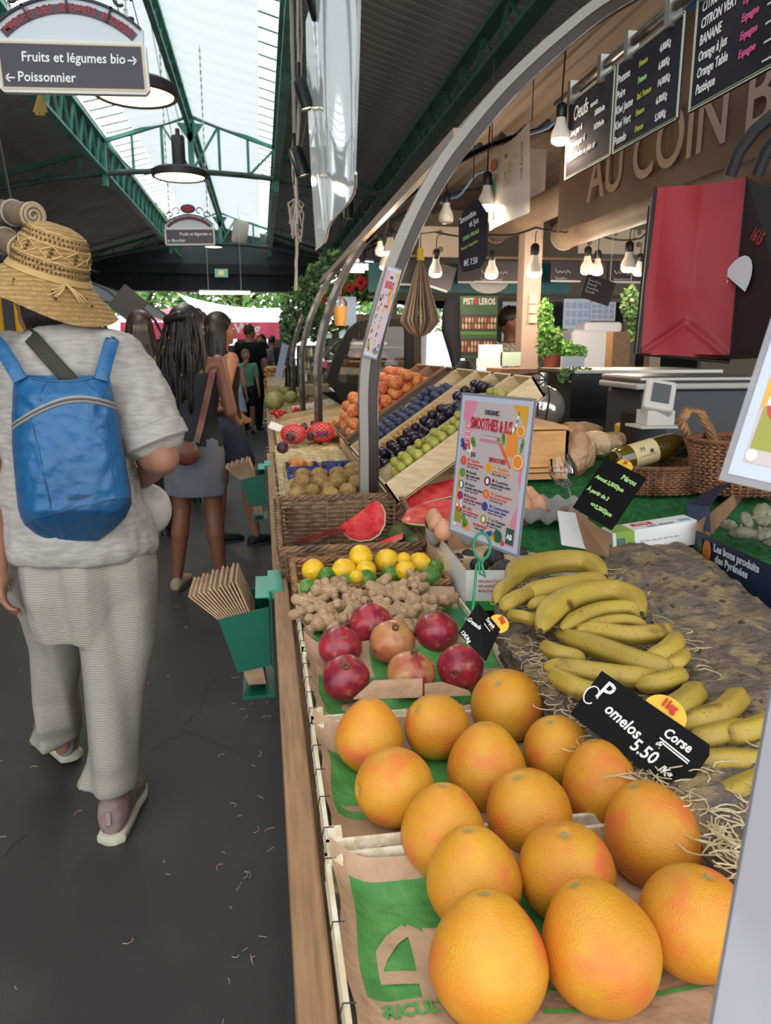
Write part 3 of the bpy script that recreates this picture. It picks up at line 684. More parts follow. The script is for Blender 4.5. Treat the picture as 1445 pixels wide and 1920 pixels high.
def wicker(name, label, fn, rows, r, nst, amp, m, holes=None, base=None):
    t = thing(name, label, 'basket', base)
    o = weave(fn, 0, 1, rows, r, nst, amp).build('weave', m, t, smooth=True); o['kind'] = 'stuff'
    o = stakes(fn, nst, r*1.1).build('stakes', m, t, smooth=True); o['kind'] = 'stuff'
    braid(fn, 1.0, r*.95, nst, r*1.1, turns=nst*.8).build('braided_rim', m, t, smooth=True)
    b = B(); P = [fn(i/40, .03)[0] for i in range(40)]; b.v = [tuple(q) for q in P]; b.f = [tuple(range(40))]; b.m = [0]; b.build('base', m, t)
    return t
fnw = rectpath((.045, .44, 2.08, 2.46), None, .768, lambda y: .885+.07*(y-2.06)/.42, flare=.012)
wicker('wicker_basket', 'large dark wicker basket with a high back holding cut watermelon', fnw, 13, .0052, 28, .0045, M_wick, base=(.24, 2.27, .768))
fnl = rectpath((.07, .45, 1.785, 2.03), None, .768, lambda y: .862, flare=.006)
wicker('wicker_basket', 'lighter tan wicker basket holding the lemons and limes', fnl, 9, .0048, 26, .004, M_wick2, base=(.26, 1.9, .768))
# straw bed helper
def straw(x0, x1, y0, y1, z, n, label, zf=None, ln=.05, dz=.02, r=.0012):
    b = B()
    for i in range(n):
        x = rnd(x0, x1); y = rnd(y0, y1); zz = z+rnd(0, dz)+(zf(x, y) if zf else 0); a = rnd(0, 6.28); c = rnd(-1.6, 1.6); tl = rnd(-.25, .35); P = [Vector((x, y, zz))]
        for k in range(4): P.append(P[-1]+Vector((math.cos(a), math.sin(a), tl*(1-k*.6)))*ln/4); a += c*.5
        b.tube(P, r, 4, caps=False)
    return tag(b.build('straw', M_straw), label, 'straw', kind='stuff')
# ---------------- arched steel stall frames ----------------
M_gray = mat('light_edge', '8f8a82', .4, .2); M_dkpost = mat('dark_smoked_edge', '3a302b', .25, .2)
def archpts(y, off=0, n=40, xs=.36):
    key = [(.36, .80), (.36, 1.1), (.362, 1.35), (.40, 1.55), (.455, 1.72), (.53, 1.886), (.60, 2.005), (.67, 2.1), (.82, 2.27), (1.0, 2.43), (1.18, 2.56), (1.5, 2.72), (1.9, 2.84), (2.4, 2.9)]
    P = []
    for i in range(len(key)-1):
        p0 = key[max(i-1, 0)]; p1 = key[i]; p2 = key[i+1]; p3 = key[min(i+2, len(key)-1)]
        for k in range(5):
            t = k/5; q = []
            for d in (0, 1): q.append(.5*((2*p1[d])+(-p0[d]+p2[d])*t+(2*p0[d]-5*p1[d]+4*p2[d]-p3[d])*t*t+(-p0[d]+3*p1[d]-3*p2[d]+p3[d])*t**3))
            P.append(Vector((q[0], y, q[1])))
    P.append(Vector((key[-1][0], y, key[-1][1])))
    if off:
        Q = []
        for i, p in enumerate(P):
            d = (P[min(i+1, len(P)-1)]-P[max(i-1, 0)]).normalized(); n_ = Vector((d.z, 0, -d.x)); Q.append(p+n_*off)
        P = Q
    return P
def ribbon(b, P, w, y0, y1, m=None):
    vs = []; fs = []
    for i, p in enumerate(P):
        d = (P[min(i+1, len(P)-1)]-P[max(i-1, 0)]).normalized(); n = Vector((d.z, 0, -d.x))*w/2
        for a, yy in ((-1, y0), (1, y0), (1, y1), (-1, y1)): q = p+n*a; vs.append((q.x, yy, q.z))
    for i in range(len(P)-1):
        for k in range(4): l = (k+1) % 4; fs.append((i*4+k, i*4+l, (i+1)*4+l, (i+1)*4+k))
    fs += [(3, 2, 1, 0), tuple((len(P)-1)*4+k for k in range(4))]; b.add(vs, fs, m)
def arch(y, label, sc=1.0):
    t = thing('arched_frame', label, 'stall frame', (.36, y, .8))
    b = B(); ribbon(b, archpts(y, -.016*sc), .030*sc, y-.03, y+.012); b.build('steel_rib', M_steel if sc < 1 else M_gray, t, smooth=True, sharp=50)
    b = B(); ribbon(b, archpts(y, .016*sc), .032*sc, y-.02, y+.03); b.build('dark_channel', M_dkpost, t, smooth=True, sharp=50)
    b = B(); ribbon(b, archpts(y, .034*sc), .004*sc, y-.026, y+.03); b.build('edge_strip', M_steel, t, smooth=True, sharp=50)
arch(2.6, 'nearest tall arched stall frame, light steel and dark channel, carrying the taped menu strip')
for y, l in ((5.0, 'second arched stall frame in front of the glass display case'), (7.0, 'third arched stall frame beside the vine'), (9.0, 'fourth arched stall frame, at the melons'), (14.2, 'last arched stall frame, farthest along the tables')): arch(y, l, .8)
# canopy
KP = [(.67, 2.13), (.82, 2.30), (1.0, 2.46), (1.18, 2.59), (1.5, 2.75), (1.9, 2.87), (2.3, 2.93), (2.9, 2.9), (3.4, 2.7)]
def canopy_z(x):
    for (a, za), (c, zc_) in zip(KP, KP[1:]):
        if a <= x <= c: return za+(zc_-za)*(x-a)/(c-a)
    return 2.7
M_can = mat('brown_canopy', 'b6a594', .6, col2='9f8d7d', scale=1.4, stretch=(3, .3, 3))
t = thing('stall_canopy', 'brown corrugated canopy arching over the fruit stall', 'canopy', (1.6, 6, 2.5))
b = B()
xs = [.67+(3.4-.67)*i/150 for i in range(151)]
def f(i, j): x = .67+(3.4-.67)*i; return (x, 2.6+7.4*j, canopy_z(x)+.024*math.sin(x*2*math.pi/.15)+.006*math.sin(x*2*math.pi/.05))
b.grid(256, 8, f); b.build('corrugated_sheet', M_can, t, smooth=True)
b = B(); b.bar((.66, 2.58, 2.125), (.66, 10, 2.125), .03, .045); b.build('front_lip', mat('beige_lip', 'a08a78', .5), t)
for y in (2.62, 5.0, 7.4, 9.8):
    b = B(); ribbon(b, [Vector((x, y, canopy_z(x)-.035)) for x in [.68+.136*k for k in range(20)]], .03, y-.02, y+.02); b.build('rib', mat('brown_rib', '5d4a3d', .6), t, smooth=True)
for (u, v, y, y1, l) in ((930, 432, 5.7, 2.5, 'brown rolled blind under the canopy, left of the name banner'), (1058, 442, 5.0, 2.3, 'brown rolled blind under the canopy, lower right behind the name banner')):
    c = at(u, v, y=y); b = B(); b.cyl(c, (c.x, y1, c.z), .085, seg=26); b.tube([c+Vector((.087*math.cos(a), .01, .087*math.sin(a))) for a in [k*.4 for k in range(16)]], .008, 6, closed=True)
    for yy in (y1+.6, y-.5): b.box((c.x, yy, (c.z+canopy_z(min(3.3, c.x)))/2), (.02, .03, canopy_z(min(3.3, c.x))-c.z))
    tag(b.build('rolled_awning', mat('rolled_awning', '8d7a68', .6, col2='7a6858', scale=3), smooth=True), l, 'blind')
# back posts
for y in (2.7, 6.2, 9.8):
    b = B(); b.bb(3.32, 3.42, y-.05, y+.05, 0, 2.7); tag(b.build('canopy_post', mat('beige_post', 'a99583', .6)), {2.7: 'beige post at the near back corner of the stall', 6.2: 'beige post midway along the back of the stall', 9.8: 'beige post at the far back corner of the stall'}[y], 'post')
# ---------------- fruit ----------------
M_pom = mat('pomelo_skin', 'cf8526', .40, col2='d1972b', scale=1.1, lo=.35, hi=.65, col3='d9643c', scale3=.85, lo3=.54, hi3=.74, bump=.55, bscale=24, bd=.0022, var=.04, sss=.05, spots=('b57a34', 3.2, .05), spec=.45)
M_stem = mat('dry_stem', 'b5ab7c', .8, col2='6d6a45', scale=200)
def facing(c, u, v, du, dv, rpx):
    a = max(-.95, min(.95, du/rpx)); e = max(-.95, min(.95, dv/rpx)); k = math.sqrt(max(.02, 1-a*a-e*e))
    view = (CAM-Vector(c)).normalized(); x = RT; y = view.cross(x).normalized(); x = y.cross(view); return (x*a-y*e*1+view*k).normalized()
def up_rot(d): return Vector((0, 0, 1)).rotation_difference(d).to_euler()
def grapefruit(kind):
    t = thing('pomelo', 'x', 'pomelo')
    def fn(q):
        z = q.z; k = 1-kind*.20*max(0, z+.15)**1.2; s = Vector((q.x*k, q.y*k, z*(1+.10*kind)))
        r = math.hypot(q.x, q.y)
        if z > 0: s.z -= .09*math.exp(-(r/.13)**2)
        return s*(1+.02*nz(q, 1.6))
    b = B(); b.ell((0, 0, 0), 1, seg=56, rings=40, fn=fn); b.build('rind', M_pom, t, smooth=True, sharp=180)
    b = B()
    zt = 1+.10*kind-.085
    for k in range(5): a = k*1.257; b.ell((.07*math.cos(a), .07*math.sin(a), zt+.018), (.055, .03, .018), R3('Z', math.degrees(a)), 8, 6)
    b.ell((0, 0, zt+.02), (.045, .045, .026), seg=8, rings=6); b.build('calyx', M_stem, t, smooth=True); return Proto(t)
G1, G2 = grapefruit(1.0), grapefruit(.25)
POM = [(692, 1378, 129, 1.13, 0, -60, 1, 'pomelo at the left of the rear row, beside the paper'), (818, 1362, 122, 1.05, -38, -30, 2, 'pomelo second from the left in the rear row, stem facing left'),
 (950, 1322, 136, 1, -15, -40, 2, 'pomelo with a red dimpled patch, rearmost, next to the bananas'), (1044, 1405, 126, 1.05, -10, -50, 2, 'pomelo directly below the black pomelos price card'),
 (912, 1435, 150, 1.0, 0, -70, 1, 'pomelo in the middle of the second row, tapering to its stem'), (1127, 1468, 148, 1.12, -8, -72, 1, 'reddish pomelo with a wrinkled neck, touching the pomelos price card'),
 (738, 1475, 146, 1.05, -66, 5, 2, 'pomelo above the green paper, stem end pointing left'), (831, 1556, 162, 1.1, 2, -72, 1, 'yellowish pomelo at the left edge of the third row'),
 (991, 1523, 160, 1.02, -18, -62, 2, 'yellow round pomelo in the centre with a large star calyx'), (1222, 1562, 184, 1.08, -20, -78, 1, 'reddish pomelo at the right, next to the straw'),
 (888, 1645, 182, 1.0, -6, -75, 1, 'orange pomelo with a red streak, right behind the front left one'), (1062, 1635, 182, 1.02, 2, -64, 2, 'round pomelo with red shoulders and a star calyx near the front'),
 (1300, 1727, 200, 1.05, 38, -75, 2, 'large pomelo at the right edge, partly hidden by the white post'), (1122, 1770, 222, 1.1, -30, -92, 1, 'large pear-shaped pomelo in the front row, centre'), (915, 1795, 226, 1.05, 0, -98, 1, 'large pear-shaped pomelo in the front row, left')]
for u, v, d, tall, su, sv, kd, lab in POM:
    c = at(u, v, z=.852); r = px(c, d/2); dd = facing(c, u, v, su, sv, d/2)
    (G1 if kd == 1 else G2).put(c, up_rot(dd), (r, r, r*1.0), lab, 'pomelos')
# pomegranates
M_pg = mat('pomegranate_skin', 'a02a35', .3, col2='6f1a30', scale=1.6, lo=.4, hi=.65, col3='b5683f', scale3=2.2, lo3=.58, hi3=.75, bump=.3, bscale=30, bd=.0008, var=.15, spots=('b98050', 9, .10), coat=.15)
M_pgc = mat('pomegranate_crown', '6f4a35', .8)
def pomeg(m, calyx=True):
    t = thing('pomegranate', 'x', 'pomegranate')
    def fn(q):
        a = math.atan2(q.y, q.x); k = 1+.025*math.cos(5*a)*(1-q.z*q.z); return Vector((q.x*k, q.y*k, q.z*.92+.07*math.exp(-(math.hypot(q.x, q.y)/.25)**2)*(1 if q.z > 0 else 0)))
    b = B(); b.ell((0, 0, 0), 1, seg=40, rings=28, fn=fn); b.build('skin', m, t, smooth=True, sharp=180)
    b = B(); b.lathe([(.17, .9), (.13, 1.03), (.15, 1.10), (.11, 1.08), (.08, 1.0)], seg=18)
    for k in range(6): a = k*1.047; b.add([(.12*math.cos(a-.4), .12*math.sin(a-.4), 1.07), (.12*math.cos(a+.4), .12*math.sin(a+.4), 1.07), (.2*math.cos(a), .2*math.sin(a), 1.2)], [(0, 1, 2)])
    b.build('crown', M_pgc, t, smooth=True); return Proto(t)
M_pg2 = mat('pomegranate_pale', 'b5623f', .32, col2='b88550', scale=1.2, lo=.35, hi=.6, col3='932e33', scale3=1.1, lo3=.5, hi3=.7, bump=.3, bscale=30, bd=.0008, spots=('7a4a30', 8, .09), var=.05, coat=.15)
Pa, Pb = pomeg(M_pg), pomeg(M_pg2)
for u, v, d, su, sv, kd, lab in [(637, 1213, 83, 6, -40, 1, 'red pomegranate at the left, half behind the purple one'), (695, 1170, 82, -2, -41, 1, 'red pomegranate rearmost, against the ginger'), (735, 1204, 86, 6, -26, 2, 'tan and red pomegranate with an open crown, centre of the crate'),
 (648, 1271, 89, 0, -20, 1, 'dark purple-red pomegranate nearest the crate edge'), (818, 1185, 82, 6, -41, 1, 'deep red pomegranate beside the grenade price card'), (770, 1264, 92, 6, -38, 2, 'pale tan pomegranate in front, behind the paper flap'), (863, 1252, 88, -10, 10, 1, 'brownish red pomegranate below the grenade price card')]:
    c = at(u, v, z=.858); r = px(c, d/2); (Pa if kd == 1 else Pb).put(c, up_rot(facing(c, u, v, su, sv, d/2)), r, lab, 'pomegranates')
# lemons and limes
def citrus(name, cat_, m, tip=.22):
    t = thing(name, 'x', cat_)
    def fn(q): r = math.hypot(q.x, q.y); return Vector((q.x*.93, q.y*.93, q.z+math.copysign(tip*math.exp(-(r/.22)**2), q.z)*(abs(q.z) > .5)))
    b = B(); b.ell((0, 0, 0), 1, seg=28, rings=20, fn=fn); b.build('rind', m, t, smooth=True, sharp=180)
    b = B(); b.ell((0, 0, 1+tip), (.07, .07, .04), seg=8, rings=6); b.build('stem_scar', M_stem, t); return Proto(t)
Ml = mat('lemon_skin', 'ecc12c', .35, col2='e2ad22', scale=1.2, bump=.4, bscale=16, bd=.0012, sss=.05); Mg = mat('lime_skin', '3c6b24', .3, col2='6d8f30', scale=1.2, lo=.45, hi=.75, bump=.4, bscale=16, bd=.0012, var=.15)
Lm, Li = citrus('lemon', 'lemon', Ml, .10), citrus('lime', 'lime', Mg, .08)
for u, v, d, su, sv, lab in [(587, 1069, 46, -5, 5, 'lemon at the far left of the basket'), (645, 1069, 48, -20, 0, 'lemon second from the left in the front of the pile'), (676, 1044, 48, 4, 16, 'lemon on top of the pile with its stem end facing the camera'), (686, 1070, 42, 0, -10, 'lemon low in the middle between two limes'),
 (725, 1052, 50, 18, 0, 'large lemon on top, right of the stem-facing one'), (757, 1048, 28, 0, 0, 'small lemon half hidden between two large ones'), (785, 1056, 44, 20, -5, 'lemon at the right end of the pile above the limes'), (760, 1070, 42, -10, 0, 'lemon behind the rightmost limes'), (668, 1082, 30, 0, 0, 'lemon peeking out low between the limes')]:
    c = at(u, v, z=.905 if v < 1050 else .882); r = px(c, d/2); Lm.put(c, up_rot(facing(c, u, v, su, sv, d/2)), r, lab, 'lemons in the basket')
for u, v, d, su, sv, lab in [(612, 1082, 42, 4, -4, 'dark green lime with a round scar, left front'), (577, 1104, 42, -15, 0, 'lime lying at the left basket wall'), (648, 1091, 34, 10, 0, 'bright green lime in front of the lemons, centre left'), (686, 1088, 44, -18, 0, 'dark green lime in the middle of the front row'), (732, 1079, 42, -16, 4, 'bright green lime under the large lemon'),
 (772, 1080, 36, 12, -8, 'lime behind the ginger on the right'), (806, 1084, 46, 6, -16, 'largest lime at the right end of the basket'), (815, 1067, 36, 0, -8, 'lime behind the largest one, at the right end')]:
    c = at(u, v, z=.868); r = px(c, d/2); Li.put(c, up_rot(facing(c, u, v, su, sv, d/2)), r, lab, 'limes in the basket')
# ginger
M_gin = mat('ginger_skin', 'bd9c7a', .7, col2='8f7258', scale=40, lo=.4, hi=.7, bump=.5, bscale=140, wave=('Z', 60, 'a88765', 6, .3))
def ginger(seed):
    random.seed(seed); t = thing('ginger_root', 'x', 'ginger'); b = B(); p = Vector((-.045, 0, 0)); a = rnd(-.3, .3)
    for k in range(4):
        q = p+Vector((math.cos(a), math.sin(a), rnd(-.2, .2)))*rnd(.02, .028); b.cap(p, q, rnd(.012, .016), rnd(.010, .014), 10); b.ell(p, rnd(.013, .017), seg=10, rings=8)
        for s in range(random.choice([1, 2, 3])):
            e = a+random.choice([-1, 1])*rnd(.8, 1.6); q2 = p+Vector((math.cos(e), math.sin(e), rnd(-.3, .6)))*rnd(.016, .03); b.cap(p, q2, .011, rnd(.009, .012), 8); b.ell(q2, rnd(.010, .0135), seg=10, rings=8)
        p = q; a += rnd(-.7, .7)
    b.ell(p, .012, seg=10, rings=8); b.org('root', M_gin, t, vox=.0022, it=1); return Proto(t)
GI = [ginger(s) for s in (3, 11, 19, 31)]
random.seed(5)
gl = ['ginger root at the left tip of the pile', 'long ginger root in front of the left limes', 'knobbly ginger root lowest at the left', 'ginger root lying in front of the centre lime', 'short ginger root in front of the rear pomegranate', 'ginger root with a round cut face', 'ginger root below the centre lime', 'thick ginger root on top of the pile, right of centre', 'ginger root with many fingers at the top right', 'ginger root on the right slope of the pile', 'ginger root reaching toward the deep red pomegranate', 'ginger root low between the pomegranates', 'ginger root at the right end near the largest lime', 'small ginger root behind the tan pomegranate', 'ginger root lowest in the middle', 'ginger root resting against the basket', 'ginger root with three blunt fingers in the centre', 'pale ginger root under the pile at the left']
gp = [(590, 1130, 0), (625, 1108, 20), (600, 1155, 80), (668, 1112, -10), (650, 1140, 60), (712, 1108, 5), (690, 1130, -30), (755, 1100, 50), (775, 1090, 100), (770, 1125, 140), (795, 1135, -40), (755, 1160, 30), (815, 1128, 70), (720, 1148, -60), (640, 1160, 10), (738, 1118, 200), (760, 1145, 100), (590, 1142, 120)]
for i, (u, v, a) in enumerate(gp):
    c = at(u, v, z=.855+(.02 if v < 1125 else 0)); GI[i % 4].put(c, (rnd(-.4, .4), rnd(-.5, .5), math.radians(a)), rnd(.85, 1.02), gl[i], 'ginger roots')
# ---------------- bananas on the bark slab ----------------
M_ban = mat('banana_skin', 'b59a3c', .5, col2='a58a3a', scale=9, lo=.35, hi=.65, col3='6d4d28', scale3=16, lo3=.66, hi3=.76, bump=.15, bscale=60, var=.08, spots=('4e3820', 130, .16))
M_bant = mat('banana_tip', '4a3b25', .8)
BAN = [([(957, 1095), (975, 1068), (1043, 1052), (1100, 1055), (1134, 1080)], 21, 'topmost banana in the rear bunch'), ([(964, 1126), (1010, 1108), (1060, 1098), (1110, 1090), (1139, 1096)], 20, 'second banana from the top in the rear bunch'),
 ([(932, 1132), (938, 1110), (955, 1094), (980, 1082)], 13, 'banana peeking out at the far left of the rear bunch'), ([(940, 1144), (958, 1128), (985, 1115), (1010, 1108)], 15, 'banana low at the left of the rear bunch'), ([(989, 1140), (1010, 1130), (1040, 1126), (1070, 1122)], 12, 'thin banana between the rear and the middle bunch'), ([(953, 1153), (980, 1156), (1010, 1166)], 12, 'short brownish banana lying under the rear bunch'),
 ([(1013, 1182), (1030, 1150), (1075, 1120), (1140, 1108), (1185, 1122), (1203, 1150)], 23, 'large strongly curved banana on top of the middle bunch'), ([(1051, 1180), (1085, 1158), (1130, 1142), (1180, 1140), (1207, 1158)], 15, 'brown streaked banana under the large curved one'), ([(1080, 1184), (1130, 1166), (1175, 1162), (1212, 1172)], 11, 'banana edge showing below the brown streaked one'),
 ([(1075, 1182), (1120, 1182), (1180, 1190), (1235, 1186), (1252, 1180)], 18, 'flat lying banana with a black bruise at its end'), ([(1042, 1186), (1080, 1200), (1130, 1216), (1190, 1238), (1235, 1250), (1262, 1260)], 22, 'long pale banana lying across the middle of the pile'), ([(1017, 1210), (1045, 1222), (1096, 1234)], 15, 'banana with a yellow tip at the left edge of the pile'),
 ([(1205, 1238), (1240, 1226), (1262, 1208), (1268, 1192)], 18, 'curved banana at the right of the middle bunch'), ([(1245, 1252), (1272, 1240), (1284, 1220)], 14, 'banana at the right edge behind the curved one'), ([(1020, 1250), (1060, 1252), (1130, 1262), (1190, 1268), (1235, 1266)], 20, 'long banana just above the pomelos price card'),
 ([(1032, 1262), (1060, 1278), (1090, 1292), (1130, 1300)], 20, 'banana behind the top left corner of the price card'), ([(1190, 1285), (1230, 1280), (1262, 1272), (1282, 1262)], 18, 'banana tapering to a stem behind the yellow tag'), ([(1225, 1345), (1265, 1328), (1295, 1308), (1305, 1288)], 24, 'fat banana curving up right of the yellow tag'),
 ([(1262, 1362), (1310, 1350), (1355, 1335), (1380, 1312), (1383, 1300)], 23, 'banana with a blunt curved end at the right'), ([(1290, 1392), (1340, 1378), (1400, 1358)], 22, 'banana right of the price card, upper of the near bunch'), ([(1350, 1385), (1400, 1372), (1460, 1352), (1500, 1345)], 22, 'greenish banana at the right edge of the picture'),
 ([(1285, 1438), (1320, 1428), (1370, 1425), (1430, 1428), (1480, 1430)], 22, 'pointed banana lying horizontally beside the price card corner'), ([(1352, 1505), (1375, 1490), (1420, 1470), (1470, 1455)], 27, 'large blurred banana near the white post'), ([(1380, 1550), (1410, 1540), (1460, 1530)], 22, 'small yellow banana end beside the white post'), ([(1410, 1408), (1450, 1398), (1500, 1390)], 14, 'banana tip squeezed between two others at the right edge')]
def zban(v): return .955 if v < 1110 else (.955-(v-1110)*.00022)
for P, r, lab in BAN:
    n = len(P); pts = []
    zb = zban(P[n//2][1]); Q = [at(u, v, z=zb+.012*math.sin(math.pi*i/(n-1))) for i, (u, v) in enumerate(P)]
    # smooth the spine
    S = []
    for i in range(n-1):
        p0, p1, p2, p3 = Q[max(i-1, 0)], Q[i], Q[i+1], Q[min(i+2, n-1)]
        for k in range(6): t_ = k/6; S.append(.5*((2*p1)+(p2-p0)*t_+(2*p0-5*p1+4*p2-p3)*t_*t_+(3*p1-p0-3*p2+p3)*t_**3))
    S.append(Q[-1]); R = px(Q[n//2], r); N = len(S)
    rr = [R*max(.18, min(1, (min(i, N-1-i)/(N*.2))**.5 if min(i, N-1-i) < N*.2 else 1)) for i in range(N)]
    t = thing('banana', lab, 'banana', S[N//2], 'bananas on the bark slab')
    b = B(); rows = []
    for i in range(N):
        d = (S[min(i+1, N-1)]-S[max(i-1, 0)]).normalized(); a = d.orthogonal().normalized(); s = d.cross(Vector((0, 0, 1))).normalized(); w = s.cross(d); rows.append((S[i], s*rr[i], w*rr[i]))
    vs = []; fs = []; seg = 20
    for c, a, w in rows:
        for k in range(seg): t_ = 2*math.pi*k/seg; kk = 1+.07*math.cos(5*t_); vs.append(c+a*math.cos(t_)*kk+w*math.sin(t_)*kk)
    for i in range(N-1):
        for k in range(seg): l = (k+1) % seg; fs.append((i*seg+k, i*seg+l, (i+1)*seg+l, (i+1)*seg+k))
    b.add(vs, fs); b.build('peel', M_ban, t, smooth=True, sharp=60)
    b = B(); b.tube([S[0]+(S[0]-S[1]).normalized()*R*.12, S[0], S[0]-(S[0]-S[1]).normalized()*R*.1], [R*.12, R*.19, R*.2], 8); e = (S[-1]-S[-2]).normalized(); b.tube([S[-1]-e*R*.1, S[-1], S[-1]+e*R*.3], [R*.2, R*.19, R*.16], 8); b.build('tip', M_bant, t, smooth=True)
M_bark = mat('cork_bark', '6b5f54', .95, col2='9a835f', scale=22, lo=.46, hi=.62, det=10, col3='40362d', scale3=46, lo3=.60, hi3=.72, bump=2.2, bscale=70)
M_brk2 = mat('bark_side', '7c6a58', .95, col2='4c3f34', scale=16, stretch=(1, 1, 5), bump=1, bscale=60)
LFT = [(930, 1080), (928, 1130), (938, 1185), (975, 1240), (1022, 1305), (1072, 1375), (1160, 1450), (1300, 1545), (1385, 1610), (1460, 1690)]
RGT = [(1232, 1024), (1290, 1045), (1352, 1085), (1410, 1125), (1450, 1160), (1500, 1230), (1560, 1320), (1620, 1450), (1660, 1560), (1700, 1690)]
def lerpP(P, t): s = t*(len(P)-1); i = min(int(s), len(P)-2); f_ = s-i; return (P[i][0]+(P[i+1][0]-P[i][0])*f_, P[i][1]+(P[i+1][1]-P[i][1])*f_)
def bf(i, j):
    a = at(*lerpP(LFT, j), z=.885); c = at(*lerpP(RGT, j), z=.92-.02*j); q = a.lerp(c, i); q.z = q.z+.014*nz(q, 14)+.007*nz(q, 40)+.030*math.exp(-((i-.8)/.35)**2-(j/.25)**2)+.012*i-.01*(1-min(1, i*12))**2; return q
t = thing('bark_slab', 'rough grey-brown cork bark slab under the bananas', 'bark slab', (.7, 1.3, .84))
b = B(); b.grid(160, 150, bf); b.build('upper_face', M_bark, t, smooth=True)
b = B()
def sf(i, j): q = bf(0, i); q.x += .006*nz((q.y*60, j*6, 2)); q.z = q.z-j*(.052 if q.z > 0 else 0); return q
b.grid(150, 10, sf)
def sf(i, j): q = bf(i, 0); q.z -= j*.05; return q
b.grid(60, 4, sf)
def sf(i, j): q = bf(1, i); q.z -= j*.06; return q
b.grid(60, 4, sf); b.build('broken_edge', M_brk2, t, smooth=True)
b = B()
for k in range(520):
    j = rnd(0.02, .98); i = random.choice([rnd(.0, .3), rnd(.0, .12), rnd(0, .6)]) if j > .1 else rnd(0, .3)
    p = bf(i, j); a = rnd(0, 6.28); c = rnd(-2, 2); P = [p+Vector((0, 0, .004))]; L_ = rnd(.03, .07)
    for q in range(5): P.append(P[-1]+Vector((math.cos(a), math.sin(a), rnd(-.1, .25)))*L_/5); a += c*.4
    b.tube(P, .0009, 4, caps=False)
tag(b.build('straw', M_straw), 'loose pale straw around and under the bananas', 'straw', kind='stuff')
# ---------------- watermelon ----------------
M_wf = mat('watermelon_flesh', 'd2323a', .25, col2='e05a55', scale=30, col3='b91f2c', scale3=9, bump=.3, bscale=90); M_wr = mat('watermelon_pith', 'd8d9a0', .5); M_wg = mat('watermelon_rind', '2c3d1e', .35, col2='596d2f', scale=14, stretch=(1, 4, 1))
def wedge(center, r, axis, face, label, ang=80, halfang=True):
    """slice of a sphere: from axis dir, cut faces; built as half disc prism tapering to edge"""
    t = thing('watermelon_piece', label, 'watermelon', center); c = Vector(center); ax = Vector(axis).normalized(); fdir = Vector(face).normalized(); fdir = (fdir-ax*fdir.dot(ax)).normalized(); side = ax.cross(fdir)
    # half disc in plane (ax, side): flat diameter along ax, bulging along -side ; thickness swings by ang about ax
    n = 26; m = 10; b = B(); A0 = 0; vs = []; fs = []
    def pt(rr, th, ph): return c+ax*(rr*math.cos(th))+(-side*math.cos(ph)-fdir*math.sin(ph))*(rr*math.sin(th))
    for j in range(m+1):
        for i in range(n+1): vs.append(pt(r, math.pi*i/n, math.radians(ang)*j/m))
    fs = [(j*(n+1)+i, j*(n+1)+i+1, (j+1)*(n+1)+i+1, (j+1)*(n+1)+i) for j in range(m) for i in range(n)]
    b.add(vs, fs); b.build('rind', M_wg, t, smooth=True)
    b = B(); 
    for ph in (0, math.radians(ang)):
        vs = []; fs = []
        for k, rr in enumerate((r, r*.95)):
            for i in range(n+1): vs.append(pt(rr, math.pi*i/n, ph))
        fs = [(i, i+1, n+2+i, n+1+i) for i in range(n)]; b.add(vs, fs)
    b.build('pith', M_wr, t); b = B()
    for ph in (0, math.radians(ang)):
        vs = []; 
        for rr in (.95, .86, .6, .3):
            for i in range(n+1): vs.append(pt(r*rr, math.pi*i/n, ph))
        vs.append(c); b.add(vs, [(q*(n+1)+i, q*(n+1)+i+1, (q+1)*(n+1)+i+1, (q+1)*(n+1)+i) for q in range(3) for i in range(n)]+[(3*(n+1)+i, 3*(n+1)+i+1, len(vs)-1) for i in range(n)])
    b.build('flesh', M_wf, t)
    return t
